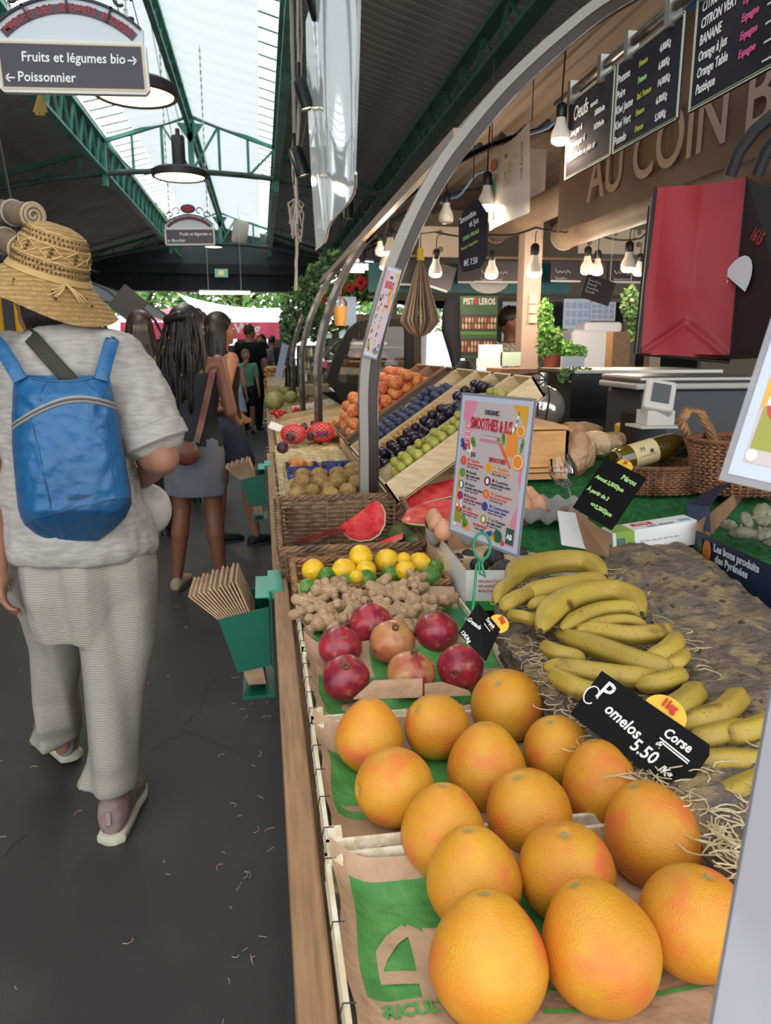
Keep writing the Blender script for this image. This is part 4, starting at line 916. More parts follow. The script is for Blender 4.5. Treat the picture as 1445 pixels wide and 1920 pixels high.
# wedge in the basket: triangular front face toward the camera
c = at(640, 985, y=2.2)
def facewedge(P, y, th, label, name='watermelon_piece'):
    """cut face polygon given by pixel rows (rind arc first, then cut edge), thickness away from camera"""
    t = thing(name, label, 'watermelon', at(*P[0], y=y)); arc, corner = P, None
    F = [at(u, v, y=y) for u, v in arc]; c = sum(F, Vector())/len(F); n = len(F)
    def rings(s, off): return [c+(p-c)*s+Vector((0, off, 0)) for p in F]
    b = B(); a = rings(1, 0); d = rings(.93, th); b.add(a+d, [(i, (i+1) % n, n+(i+1) % n, n+i) for i in range(n)]+[tuple(range(2*n-1, n-1, -1))]); b.build('rind', M_wg, t, smooth=True)
    return t, F, c, n
def cutface(arcpts, apex, y, dy, th, label):
    """arcpts: pixel points along rind; apex: pixel points along the cut edge (other side). face plane tilts by dy from rind to apex"""
    t = thing('watermelon_piece', label, 'watermelon', at(*arcpts[0], y=y)); n = len(arcpts)
    O = [at(u, v, y=y) for u, v in arcpts]; A = [at(u, v, y=y+dy) for u, v in apex]
    while len(A) < n: A = [A[0]]+A if len(A) % 2 else A+[A[-1]]
    L = [0, .045, .09, .3, .6, 1]; R = [[O[i].lerp(A[i], k) for i in range(n)] for k in L]
    b = B(); vs = R[0]+R[1]; b.add(vs, [(i, i+1, n+i+1, n+i) for i in range(n-1)]); b.build('pith', M_wr, t)
    b = B(); vs = sum(R[1:], []); b.add(vs, [(q*n+i, q*n+i+1, (q+1)*n+i+1, (q+1)*n+i) for q in range(4) for i in range(n-1)]); b.build('flesh', M_wf, t, smooth=True)
    b = B(); cen = sum(O, Vector())/n; rows = [O]
    for k in range(1, 7): a = k/6*1.45; rows.append([cen+(p-cen)*math.cos(a)*1.0+Vector((0, th*math.sin(a), -.01*math.sin(a))) for p in O])
    vs = sum(rows, []); b.add(vs, [(q*n+i, (q+1)*n+i, (q+1)*n+i+1, q*n+i+1) for q in range(6) for i in range(n-1)]); b.build('rind', M_wg, t, smooth=True)
    return t
cutface([(702, 938), (716, 946), (723, 962), (722, 985), (712, 1003), (697, 1013), (675, 1016), (655, 1010), (640, 997), (632, 987)], [(702, 938), (694, 944), (688, 950), (680, 956), (672, 962), (664, 967), (656, 973), (648, 979), (640, 984), (632, 987)], 2.2, -.01, .10, 'quarter watermelon wedge standing in the wicker basket, red face forward')
cutface([(648, 998), (620, 1002), (590, 1012), (560, 1018), (537, 1019)], [(648, 992), (620, 994), (590, 1003), (560, 1012), (537, 1019)], 2.17, -.03, .06, 'thin dark-rinded watermelon slice lying at the left in the wicker basket')
cutface([(755, 1010), (735, 1018), (700, 1030), (670, 1032)], [(755, 1000), (735, 1006), (705, 1018), (670, 1030)], 2.12, .03, .05, 'watermelon slice low in the front right of the wicker basket')
cutface([(738, 928), (752, 944), (768, 956), (800, 942), (845, 932), (880, 925)], [(738, 928), (760, 918), (790, 912), (820, 905), (850, 898), (880, 890)], 2.45, .06, .12, 'upper watermelon half behind the menu sign')
cutface([(752, 976), (760, 982), (785, 985), (820, 985), (850, 980), (880, 975)], [(752, 972), (764, 955), (785, 946), (815, 939), (845, 936), (880, 936)], 2.1, .16, -.02, 'lower watermelon half with frosted red flesh behind the eggs')
c = at(815, 985, y=2.2); b = B(); b.ell(c+Vector((0, .02, -.035)), (.145, .12, .075), seg=24, rings=14, fn=lambda q: Vector((q.x, q.y, min(q.z, .028)))); tag(b.build('watermelon_half', M_wg, smooth=True), 'dark green watermelon rind under the frosted red half', 'watermelon')
# ---------------- kiwis ----------------
M_kiw = mat('kiwi_skin', 'a8854c', .7, col2='8b6b3c', scale=2.5, bump=.4, bscale=40, bd=.0006, var=.14)
t = thing('kiwi', 'x', 'kiwi'); b = B(); b.ell((0, 0, 0), (1.15, 1, .95), seg=22, rings=16); b.build('skin', M_kiw, t, smooth=True, sharp=180); b = B(); b.ell((1.13, 0, 0), (.06, .12, .12), seg=8, rings=6); b.build('tip', mat('kiwi_tip', '4a3620', .9), t); KW = Proto(t)
KK = [(556, 927, 32), (584, 921, 30), (560, 912, 30), (566, 902, 30), (567, 890, 28), (600, 903, 32), (598, 890, 30), (615, 915, 28), (632, 902, 34), (632, 888, 30), (620, 928, 33), (652, 920, 32), (636, 908, 30), (660, 893, 34), (662, 880, 32), (668, 904, 30), (672, 912, 26), (676, 888, 28)]
for i, (u, v, d) in enumerate(KK):
    c = at(u, v, z=.945+(.02 if v < 905 else 0)); s = px(c, d/2)/1.05; KW.put(c, (rnd(-.2, .2), rnd(-.2, .2), rnd(-.4, .4)), s, 'brown fuzzy kiwi in the straw-lined tray beside the steel frame', 'kiwis in the straw tray')
crate(.062, .43, 2.50, 3.06, .842, .915, 'low pale crate filled with straw under the kiwis', 1, M_pale, staples=False)
straw(.07, .42, 2.51, 3.05, .905, 520, 'straw bed under the kiwis', ln=.06, dz=.022)
b = B(); b.bb(.066, .426, 2.505, 3.055, .85, .905); tag(b.build('straw_mat', mat('straw_mat', 'dccda6', .9, col2='a58f64', scale=40, bump=1, bscale=50)), 'dense straw filling in the kiwi crate', 'straw', kind='stuff')
straw(.062, .43, 3.08, 4.6, .85, 420, 'straw around the berry punnets', ln=.07, dz=.03)
b = B(); b.bb(.064, .44, 3.07, 4.6, .842, .858); tag(b.build('straw_mat', MATS['straw_mat']), 'straw layer under the berry trays', 'straw', kind='stuff')
# ---------------- berry trays ----------------
M_blue = mat('blue_plastic', '3d4790', .4); M_bb = mat('blueberry', '2f3a5c', .5, var=.3, spots=None); M_fig = mat('fig_purple', '3e2734', .4, col2='5a3340', scale=2, var=.2); M_apr = mat('apricot', 'd18a48', .5, col2='c96f45', scale=1.5, var=.1)
def punnet(x, y, z, w, d, h, label, berries, bm, br, cat_='punnet', pm=M_blue):
    t = thing('berry_punnet', label, cat_, (x, y, z), 'berry punnets'); b = B(); th = .003
    b.bb(x-w/2, x+w/2, y-d/2, y+d/2, z, z+th); b.bb(x-w/2, x+w/2, y-d/2, y-d/2+th, z, z+h); b.bb(x-w/2, x+w/2, y+d/2-th, y+d/2, z, z+h); b.bb(x-w/2, x-w/2+th, y-d/2, y+d/2, z, z+h); b.bb(x+w/2-th, x+w/2, y-d/2, y+d/2, z, z+h); b.build('tray', pm, t)
    b = B()
    for k in range(berries):
        b.ell((x+rnd(-.5, .5)*(w-2*br), y+rnd(-.5, .5)*(d-2*br), z+h*.6+rnd(0, 1.6)*br), br*rnd(.85, 1.1), seg=10, rings=7)
    o = b.build('berries', bm, t, smooth=True, sharp=180); o['kind'] = 'stuff'
tr = thing('wooden_tray', 'shallow wooden tray carrying the blue berry punnets', 'tray', (.25, 3.35, .86)); 
for nm, a in (('side', (.085, .43, 3.13, 3.14, .86, .90)), ('side', (.085, .43, 3.60, 3.61, .86, .90)), ('side', (.085, .093, 3.13, 3.61, .86, .90)), ('side', (.422, .43, 3.13, 3.61, .86, .90)), ('bottom', (.085, .43, 3.13, 3.61, .856, .864))): b = B(); b.bb(*a); b.build(nm, mat('thin_ply', 'b48d5e', .6), tr)
punnet(.17, 3.25, .868, .15, .15, .05, 'blue punnet of blueberries at the left front of the tray', 70, M_bb, .0095); punnet(.34, 3.25, .868, .15, .15, .05, 'blue punnet of blueberries at the right front of the tray', 80, M_bb, .0095)
punnet(.17, 3.45, .868, .15, .15, .05, 'blue punnet of mixed figs and apricots at the left back', 16, M_apr, .02); punnet(.34, 3.45, .868, .15, .15, .05, 'blue punnet of dark berries at the right back', 80, M_bb, .0095)
def ball(name, cat_, mt, seg=14, rings=10, stem=None, fn=None):
    t = thing(name, 'x', cat_); b = B(); b.ell((0, 0, 0), 1, seg=seg, rings=rings, fn=fn or (lambda q: Vector((q.x, q.y, q.z-.12*math.exp(-(math.hypot(q.x, q.y)/.25)**2)*(q.z > 0))))); b.build('skin', mt, t, smooth=True, sharp=180)
    if stem: b = B(); b.cyl((0, 0, .8), (0.05, 0, 1.12), .05, seg=6); b.build('stem', stem, t)
    return Proto(t)
FG = ball('fig', 'fig', M_fig, stem=M_stem, fn=lambda q: Vector((q.x*(1-.2*q.z), q.y*(1-.2*q.z), q.z*1.15)))
for u, v, d in [(530, 838, 20), (545, 818, 16), (556, 808, 16), (582, 818, 14), (596, 806, 16), (605, 812, 14), (640, 800, 14), (570, 800, 13), (588, 795, 12), (615, 800, 12)]:
    c = at(u, v, z=.93); FG.put(c, (rnd(-.6, .6), rnd(-.6, .6), rnd(0, 6)), px(c, d/2)*1.1, 'dark purple fig at the front of the netted fruit', 'figs around the red nets')
M_net = mat('red_foam_net', 'd3303c', .5); M_lem = mat('pale_fruit', 'e0a08c', .5)
for u, v, w, l in [(550, 814, 46, 'red foam net sleeve over fruit, left of the pair'), (602, 811, 48, 'red foam net sleeve over fruit, right of the pair, with purple label')]:
    c = at(u, v, z=.935); r = px(c, w/2); t = thing('netted_fruit', l, 'fruit', c); b = B(); b.ell(c, (r, r*.9, r*.75), seg=24, rings=16); b.build('fruit', M_lem, t, smooth=True, sharp=180); b = B()
    for s in (-1, 1):
        for k in range(14):
            P = []
            for q in range(15): a = -1.3+2.6*q/14; th = k/14*6.283+s*a*1.2; P.append(c+Vector((math.sin(a)*r*1.03, math.cos(a)*math.cos(th)*r*.93, math.cos(a)*math.sin(th)*r*.78)))
            b.tube(P, r*.045, 5, caps=False)
    b.build('net', M_net, t, smooth=True)
    if 'purple' in l: b = B(); b.box(c+Vector((.0, -r*.93, .0)), (r*.9, .004, r*.35), R3('X', -20)); b.build('label_band', mat('purple_label', '5a2a66', .5), t)
# ---------------- sloping trays of plums, grapes, peaches ----------------
M_plb = mat('black_plum', '1f1a26', .28, col2='3a2b3d', scale=1.5, var=.3); M_gpl = mat('green_plum', '93963c', .4, col2='a8a04a', scale=1.2, var=.14); M_mir = mat('mirabelle', 'c79a35', .45, col2='b5843a', scale=1.5, var=.12); M_grp = mat('blue_plum', '31334c', .55, col2='4b4f6e', scale=2, var=.2); M_pch = mat('peach', 'cf5f42', .6, col2='dd9a4f', scale=1.2, lo=.42, hi=.6, var=.1)
PL = ball('black_plum', 'plum', M_plb); GP = ball('green_plum', 'plum', M_gpl, stem=M_stem); MI = ball('mirabelle', 'plum', M_mir, 10, 8); GR = ball('blue_plum', 'plum', M_grp, 12, 8, fn=lambda q: Vector((q.x, q.y, q.z*1.12))); PE = ball('peach', 'peach', M_pch, 18, 12)
AN = math.radians(35); CX, CZ = .44, .93
def slope(s, y, h=0): return Vector((CX+s*math.cos(AN)-h*math.sin(AN), y, CZ+s*math.sin(AN)+h*math.cos(AN)))
def stray(y0, y1, label, L=.62, m=M_pale, wall=.082):
    t = thing('sloping_tray', label, 'tray', slope(L/2, (y0+y1)/2)); R = R3('Y', -35)
    b = B(); b.box(slope(L/2, (y0+y1)/2, 0), (L, y1-y0, .006), R); b.build('bottom', m, t)
    for y in (y0+.004, y1-.004): b = B(); b.box(slope(L/2, y, wall/2), (L, .008, wall), R); b.build('side', m, t)
    for s in (.004, L-.004): b = B(); b.box(slope(s, (y0+y1)/2, wall/2), (.008, y1-y0, wall), R); b.build('end_board', m, t)
    return t
def fill(pr, y0, y1, r, s0, s1, label, group, n=400, lay=2):
    k = 0; ds = r*1.9; ny = max(1, int((y1-y0-.02)/(2*r*1.02))); ns = int((s1-s0)/(2*r*.95))
    for l in range(lay):
        for i in range(ns-l):
            for j in range(ny-(l % 2)*(ny > 2)):
                if l == lay-1 and rnd(0, 1) < .35: continue
                if k >= n: return
                y = y0+.01+(j+.5+(l % 2)*.5)*(y1-y0-.02)/ny+rnd(-.1, .1)*r; s = s0+(i+.5+l*.5)*2*r*.95+rnd(-.15, .15)*r
                pr.put(slope(s, y, r+.016+l*r*1.45), (rnd(-.8, .8), rnd(-.8, .8), rnd(0, 6)), r*rnd(.9, 1.06), label, group); k += 1
# y ranges of trays, near to far
stray(2.44, 2.63, 'sloping tray with green plums, nearest of the sloping row'); fill(GP, 2.44, 2.63, .0185, .03, .56, 'round yellow-green plum in the nearest sloping tray', 'green plums', 190, 3)
stray(2.66, 2.87, 'sloping tray with glossy black plums'); fill(PL, 2.66, 2.87, .021, .02, .58, 'glossy black plum in the second sloping tray', 'black plums', 180, 3)
stray(2.90, 3.10, 'sloping tray with small yellow mirabelles'); fill(MI, 2.90, 3.10, .0135, .03, .42, 'small yellow mirabelle in the third sloping tray', 'yellow mirabelles', 290, 3)
stray(3.13, 3.45, 'wide sloping tray heaped with dusty blue plums'); fill(GR, 3.13, 3.45, .017, .02, .55, 'dusty blue plum in the wide sloping tray behind the mirabelles', 'blue plums', 300, 3)
stray(3.50, 3.66, 'narrow dark sloping tray of small sloes', m=mat('dark_ply', '5d4a3c', .7)); fill(GR, 3.50, 3.66, .012, .02, .3, 'tiny dark sloe in the narrow dark tray', 'sloes', 100, 1)
stray(3.72, 4.02, 'brown cardboard tray with peaches', m=M_card); fill(PE, 3.72, 4.02, .034, .03, .6, 'red and orange peach in the cardboard tray', 'peaches', 70, 3)
stray(4.06, 4.36, 'brown cardboard tray with nectarines, behind the peaches', m=M_card); fill(PE, 4.06, 4.36, .034, .03, .6, 'red nectarine in the rear cardboard tray', 'nectarines', 70, 3)
R = R3('Y', -35)
for y0, y1, l in ((2.50, 2.62, 'kraft'), (2.93, 3.05, 'x'), (3.13, 3.24, 'y'), (3.26, 3.38, 'z')):
    b = B(); b.box(slope(-.008, (y0+y1)/2, .035), (.004, y1-y0, .06), R); tag(b.build('price_label', M_pale2), {'kraft': 'blank wooden label on the nearest sloping tray end', 'x': 'wooden label on the mirabelle tray end', 'y': 'wooden label at the near half of the blue plum tray end', 'z': 'wooden label at the far half of the blue plum tray end'}[l], 'label')
# small slate price sign among black plums
c = slope(.33, 2.72, .07); t = thing('price_sign', 'small framed slate price sign stuck among the black plums', 'sign', c); M = frame(c, (.6, -.75, .1), (.1, 0, 1)); b = B(M); b.box((.06, .03, 0), (.13, .07, .005)); b.build('frame', M_chrome, t); b = B(M); b.box((.06, .03, .004), (.118, .058, .003)); b.build('slate', mat('dusty_slate', '4d585a', .6), t); scribble(t, M, .012, .024, .09, .014, M_chalk)
# ---------------- further produce: melons, tomatoes, apples ----------------
M_mel = mat('melon_skin', 'a7a466', .6, col2='8b8a4d', scale=1.3, spots=None, var=.08)
t = thing('melon', 'x', 'melon'); b = B(); b.ell((0, 0, 0), 1, seg=40, rings=20, fn=lambda q: q*(1-.045*abs(math.cos(5*math.atan2(q.y, q.x)))**6*(1-q.z*q.z))); b.build('rind', mat('ribbed_melon', 'b9ac7c', .6, col2='8f8d58', scale=1.5), t, smooth=True, sharp=180); b = B(); b.cyl((0, 0, .92), (.05, .02, 1.15), .08, seg=8); b.build('stem', M_stem, t); ME = Proto(t)
t = thing('melon', 'x', 'melon'); b = B(); b.ell((0, 0, 0), (1, 1.1, .95), seg=28, rings=18); b.build('rind', M_mel, t, smooth=True, sharp=180); b = B(); b.cyl((0, 0, .9), (.05, .02, 1.1), .07, seg=8); b.build('stem', M_stem, t); MF = Proto(t)
for pr, u, v, d, l in [(MF, 514, 752, 36, 'large smooth green melon at the front left of the further table'), (ME, 533, 733, 26, 'ribbed pale melon standing on top behind the smooth one'), (MF, 545, 745, 24, 'yellow-green melon right of the smooth one'), (ME, 556, 738, 22, 'ribbed melon with broad pale stripes'), (MF, 567, 744, 22, 'dark striped melon at the right of the melons')]:
    c = at(u, v, z=.90); pr.put(c, (rnd(-.5, .5), rnd(-.5, .5), rnd(0, 6)), px(c, d/2), l, 'melons')
TM = ball('tomato', 'tomato', mat('tomato_skin', 'c2242a', .25, var=.08)); AP = ball('apple', 'apple', mat('apple_skin', 'c3523f', .4, col2='bdb64e', scale=1.1, lo=.45, hi=.6, var=.15), stem=M_stem)
for u, v, d in [(511, 774, 8), (518, 776, 10), (524, 772, 9), (521, 779, 11), (528, 776, 8), (515, 770, 7), (533, 773, 7), (551, 772, 9), (557, 769, 10), (563, 770, 7), (568, 767, 7), (554, 766, 7)]: c = at(u, v, z=.87); TM.put(c, (0, 0, 0), px(c, d/2), 'red tomato on the straw of the further table', 'tomatoes')
for u in range(500, 545, 8):
    for v in (694, 703, 713, 722):
        if u > 522 and v > 700 and u < 530: continue
        c = at(u+rnd(-2, 2), v, y=11.2); AP.put(c, (0, 0, rnd(0, 6)), .04*rnd(.9, 1.1), 'red and green apple in the sloping heap at the far end of the tables', 'apples in the far heap')
b = B(); a = at(498, 728, y=10.9); c = at(560, 690, y=11.6); b.add([(.07, 10.95, .9), (.95, 10.95, .9), (.95, 11.45, 1.17), (.07, 11.45, 1.17), (.07, 10.95, .77), (.95, 10.95, .77), (.95, 11.45, .77), (.07, 11.45, .77)], [(0, 1, 2, 3), (0, 4, 5, 1), (1, 5, 6, 2), (2, 6, 7, 3), (3, 7, 4, 0)]); tag(b.build('apple_stand', M_pale), 'sloping wooden stand under the far apples', 'stand')
def slantbox(x0, x1, y0, y1, z0, z1, label, m=M_pale, h=.05):
    t = thing('shallow_box', label, 'box', ((x0+x1)/2, y0, z0)); L = []
    def P(x, y, dz=0): return Vector((x, y, z0+(z1-z0)*(x-x0)/(x1-x0)+dz))
    for nm, (a, c_, e, f_) in {'bottom': ((x0, y0), (x1, y0), (x1, y1), (x0, y1))}.items(): b = B(); b.add([P(*a), P(*c_), P(*e), P(*f_), P(*a, -.01), P(*c_, -.01), P(*e, -.01), P(*f_, -.01)], [(0, 1, 2, 3), (7, 6, 5, 4), (0, 4, 5, 1), (2, 6, 7, 3)]); b.build(nm, m, t)
    for a, c_ in (((x0, y0), (x1, y0)), ((x0, y1), (x1, y1)), ((x0, y0), (x0, y1)), ((x1, y0), (x1, y1))): b = B(); b.bar(P(*a, h/2), P(*c_, h/2), .008, h); b.build('side', m, t)
slantbox(.09, .75, 4.8, 5.25, .80, .98, 'pale shallow box on the further table with small orange fruit'); slantbox(.09, .75, 5.35, 5.9, .80, .98, 'second pale shallow box on the further table, nearly empty'); slantbox(.09, .75, 6.1, 6.8, .79, .9, 'third pale box on the further table with tomatoes'); slantbox(.25, .9, 7.0, 7.7, .80, .92, 'fourth pale box behind the tomatoes holding pale garlic')
for k in range(26): AP.put((rnd(.12, .6), rnd(4.85, 5.2), 0), (0, 0, 0), .022, 'small orange fruit in the first further box', 'small orange fruits').location.z = .82+.27*0
for o in list(COL.objects):
    if o.get('group') == 'small orange fruits': o.location.z = .80+.18*(o.location.x-.09)/.66+.03
b = B()
for k in range(300): b.ell((rnd(.3, .85), rnd(7.05, 7.65), 0), .02, seg=6, rings=4)
b.v = [(x, y, z+.84+.12*(x-.25)/.65) for x, y, z in b.v]; tag(b.build('garlic', mat('garlic', 'd6c3b2', .6)), 'small pale garlic heads heaped in the fourth further box', 'garlic', kind='stuff')
straw(.07, .8, 6.0, 9.0, .78, 500, 'straw on the further table around the melons', ln=.1, dz=.05, r=.003)
b = B(); b.box(at(530, 668, y=10.2), (.09, .01, .62), R3('Y', 14)); tag(b.build('hanging_list', mat('pale_blue_sheet', 'b9c6e0', .6)), 'long pale blue paper strip hanging above the far apples', 'sheet')
b = B(); c = at(500, 795, y=4.85); b.box(at(516, 800, z=.9), (.09, .005, .06), R3('X', -40) @ R3('Y', 25)); tag(b.build('paper_slip', M_white), 'white paper slip stuck in the first further box', 'sheet')
# ---------------- signs ----------------
SK = 0
def quad(TL, TR, BL, d):
    """frame of a flat card from three picture corners and their distances; returns matrix (origin bottom-left), w, h"""
    d = d if isinstance(d, (list, tuple)) else (d, d, d); a, b_, c = at(*TL, d=d[0]), at(*TR, d=d[1]), at(*BL, d=d[2])
    y = (a-c).normalized(); x = b_-a; x = x-y*x.dot(y)*SK; return frame(c, x, y), x.length, (a-c).length
M_pb = mat('poster_border', 'b2b8c6', .45); M_pbg = mat('poster_ground', 'b8a8a8', .5); M_pink = mat('poster_pink', 'cf7f95', .5); M_amb = mat('poster_amber', 'd19a2e', .5); M_ab = mat('ab_green', '1f5a44', .5); M_ink = mat('ink_dark', '3d4148', .6); M_ora = mat('poster_orange', 'dd8a35', .5); M_cream = mat('poster_cream', 'ecdcc0', .5)
CC = [mat('c_red', 'c8463f', .5), mat('c_green', '5e8a3f', .5), mat('c_teal', '2f6f68', .5), mat('c_beet', '8e2f57', .5), mat('c_purple', '5d2b52', .5), mat('c_coral', 'd2603f', .5), mat('c_blue', '34519a', .5), mat('c_olive', '8a8a35', .5)]
def menu(t, M, w=.21, h=.297, fine=True):
    S = M @ Matrix.Diagonal((w/.21, h/.297, 1, 1)); b = B(S)
    b.box((.105, .1485, -.0006), (.222, .309, .0008)); b.build('plastic_sleeve', M_pvc, t)
    b = B(S); b.box((.105, .1485, .0003), (.21, .297, .0006), m=0); b.box((.105, .149, .0008), (.192, .276, .0004), m=1); b.build('poster_sheet', [M_pb, M_pbg], t)
    mats = [M_pink, M_amb, M_ora, M_cream, M_ab, M_ink, M_white]+CC; b = B(S); z = .0011; e = .0003; k7 = 7
    def fan(cx, cy, r, a0, a1, m): P = [(cx, cy)]+[(cx+r*math.cos(a0+(a1-a0)*i/10), cy+r*math.sin(a0+(a1-a0)*i/10)) for i in range(11)]; b.add([(x, y, z) for x, y in P], [tuple(range(12))], m)
    fan(.009, .287, .042, -math.pi/2, 0, 0); b.add([(.155, .287, z), (.201, .287, z), (.201, .243, z)], [(0, 2, 1)], 1)
    b.add([(.009, .16, z), (.009, .05, z), (.014, .06, z), (.017, .1, z)], [(0, 1, 2, 3)], 1); b.add([(.201, .18, z), (.201, .12, z), (.190, .15, z)], [(0, 2, 1)], 0); b.add([(.201, .10, z), (.201, .011, z), (.178, .011, z), (.185, .06, z)], [(0, 3, 2, 1)], 0)
    # pink smoothie glass, berries
    b.add([(.018, .25, z), (.041, .25, z), (.036, .19, z), (.020, .19, z)], [(0, 3, 2, 1)], 0); b.disc(.0295, .254, .0125, z, z+e, .009, m=0)
    for x, y, r, m in ((.014, .20, .006, k7+6), (.018, .192, .006, k7+6), (.023, .186, .006, k7+6), (.015, .19, .005, k7+6), (.031, .193, .010, k7), (.04, .187, .009, 3), (.048, .205, .007, k7+1), (.052, .197, .007, k7+1), (.04, .187, .004, k7+1)): b.disc(x, y, r, z, z+e*1.5, m=m)
    for k in range(4): b.box((.0295, .198+k*.012, z+e*2), (.012, .002, .0002), m=3)
    # orange jar, straw, slices, carrot
    b.add([(.150, .232, z+e), (.180, .232, z+e), (.182, .185, z+e), (.148, .185, z+e)], [(0, 3, 2, 1)], 2); b.box((.165, .238, z+e), (.026, .008, .0003), m=3); b.bar((.170, .232, z+e), (.177, .275, z+e), .004, .0004, m=k7+1); b.bar((.172, .245, z+e*2), (.1735, .252, z+e*2), .004, .0004, m=6); b.bar((.1745, .26, z+e*2), (.1757, .267, z+e*2), .004, .0004, m=6)
    for x, y, r in ((.186, .238, .0125), (.187, .178, .0165)): b.disc(x, y, r, z+e*2, z+e*3, m=2); b.disc(x, y, r*.86, z+e*3, z+e*3.5, m=3); b.disc(x, y, r*.76, z+e*3.5, z+e*4, m=2)
    b.add([(.128, .205, z+e), (.135, .21, z+e), (.170, .165, z+e), (.166, .160, z+e)], [(0, 3, 2, 1)], k7+5); b.disc(.126, .213, .006, z, z+e, m=k7+1)
    for x, y in ((.142, .215), (.138, .222), (.192, .205), (.195, .215)): b.disc(x, y, .004, z, z+e, .010, m=k7+1)
    # green jar bottom left
    b.add([(.012, .055, z+e), (.034, .055, z+e), (.035, .022, z+e), (.011, .022, z+e)], [(0, 3, 2, 1)], k7+7); b.box((.023, .059, z+e), (.018, .006, .0003), m=6); b.bar((.026, .058, z+e), (.029, .075, z+e), .003, .0003, m=6); b.disc(.014, .017, .0045, z+e, z+2*e, m=3)
    for x, y, r, m in ((.042, .036, .007, k7+1), (.050, .026, .009, k7+1), (.046, .021, .007, k7+7), (.058, .018, .007, 2), (.125, .020, .006, k7+6), (.132, .023, .006, k7+6), (.140, .017, .007, 1), (.153, .022, .013, 4), (.168, .012, .006, k7)): b.disc(x, y, r, z, z+e*2, m=m)
    b.box((.187, .030, z+e), (.022, .032, .0004), m=4)
    b.box((.105, .219, z), (.06, .0007, .0002), m=5)
    L = [(.158, 'Classico', 'CAROTTE - POMME - ORANGE', 'Carrot - Apple - Orange'), (.132, 'Bowlin', 'CÉLERI - CITRON - POMME', 'Celery - Lemon - Apple'), (.106, 'Détox', 'CONCOMBRE - POMME - ÉPINARD', 'Cucumber - Apple - Spinach'), (.081, 'Boosteur', 'BETTERAVE - POMME - GINGEMBRE', 'Beetroot - Apple - Ginger'), (.055, "L'allié", 'MELON - PASTÈQUE - ORANGE', 'Melon - Watermelon - Orange')]
    Rr = [(.154, 'Tropique', 'MANGUE - ANANAS - ORANGE', 'Mango - Pineapple - Orange'), (.127, 'La passion', 'FRUITS DE LA PASSION - ORANGE', 'Passion fruit - Orange'), (.100, "L'enthousiaste", 'PÊCHE - NECTARINE - POMME', 'Peach - Nectarine - Apple'), (.074, "L'antioxydant", 'MYRTILLE - BANANE - ORANGE', 'Blueberry - Banana - Orange'), (.047, 'Le Tonique', 'KIWI - POMME - ORANGE', 'Kiwi - Apple - Orange')]
    cr = [0, 1, 2, 3, 0]; crr = [None, 4, 5, 6, 7]
    for i, (y, *_r) in enumerate(L): b.disc(.024, y, .0098, z, z+e, m=k7+cr[i]); b.disc(.0405, y+.004, .0035, z, z+e, m=5 if i else k7)
    for i, (y, *_r) in enumerate(L): b.disc(.024, y, .0045, z+e, z+2*e, .007, m=[k7+5, k7+1, 3, k7+3, k7+5][i])
    for i, (y, *_r) in enumerate(Rr): m = 1 if i == 0 else k7+crr[i]; b.disc(.106, y, .0098, z, z+e, m=m); b.disc(.106, y, .0045, z+e, z+2*e, .006, m=[2, 3, 2, k7+4, 3][i]); b.disc(.1235, y+.004, .0035, z, z+e, m=m if i != 1 else 5)
    b.build('printed_artwork', mats, t)
    tt = lambda s, sz, m, x, y, al='LEFT', **k: text(s, sz, m, t, S, x, y, .0024, al, **k)
    tt('ORGANIC', .0135, M_ink, .1, .262, 'CENTER', sx=.72, bold=.0004); tt('SMOOTHIES & JUS', .034, M_redp, .1, .230, 'CENTER', sx=.46, bold=.0007); tt('JUS', .0125, M_ink, .055, .171, 'CENTER', sx=.75, bold=.0003); tt('SMOOTHIES', .013, M_redp, .13, .168, 'CENTER', sx=.7, bold=.0003)
    tt('@AUCOINBIOPARIS', .0072, M_pink, .1, .207, 'CENTER', sx=.9, bold=.0002); tt('AB', .015, M_white, .187, .024, 'CENTER', bold=.0004, sx=.8)
    if fine:
        cm = [CC[0], M_ink, M_ink, CC[3], CC[0]]
        for i, (y, a_, b_, c_) in enumerate(L): tt(a_, .0088, cm[i], .047, y+.001, shear=.3); tt(b_, .0055, cm[i] if i else CC[0], .038, y-.0062, sx=.68, bold=.00012); tt(c_, .0042, M_ink, .038, y-.0115, sx=.9)
        cm = [M_ora, M_ink, CC[5], CC[6], M_ink]
        for i, (y, a_, b_, c_) in enumerate(Rr): tt(a_, .0088, cm[i], .131, y+.001, shear=.3); tt(b_, .0055, cm[i], .1185, y-.0062, sx=.68, bold=.00012); tt(c_, .0042, M_ink, .1185, y-.0115, sx=.9)
        tt('LE COIN DU JUS', .0075, CC[0], .098, .028, 'CENTER', sx=.8, bold=.0002); tt('FRAIS ET PRESSÉS', .005, M_ink, .098, .021, 'CENTER', sx=.8)
M, w, h = quad((842, 743), (966, 755), (844, 992), (1.66, 1.45, 1.66))
t = thing('menu_sign', 'upright smoothies and juice menu in a clear sleeve standing in the avocado box', 'menu', M.translation); menu(t, M, w, h)
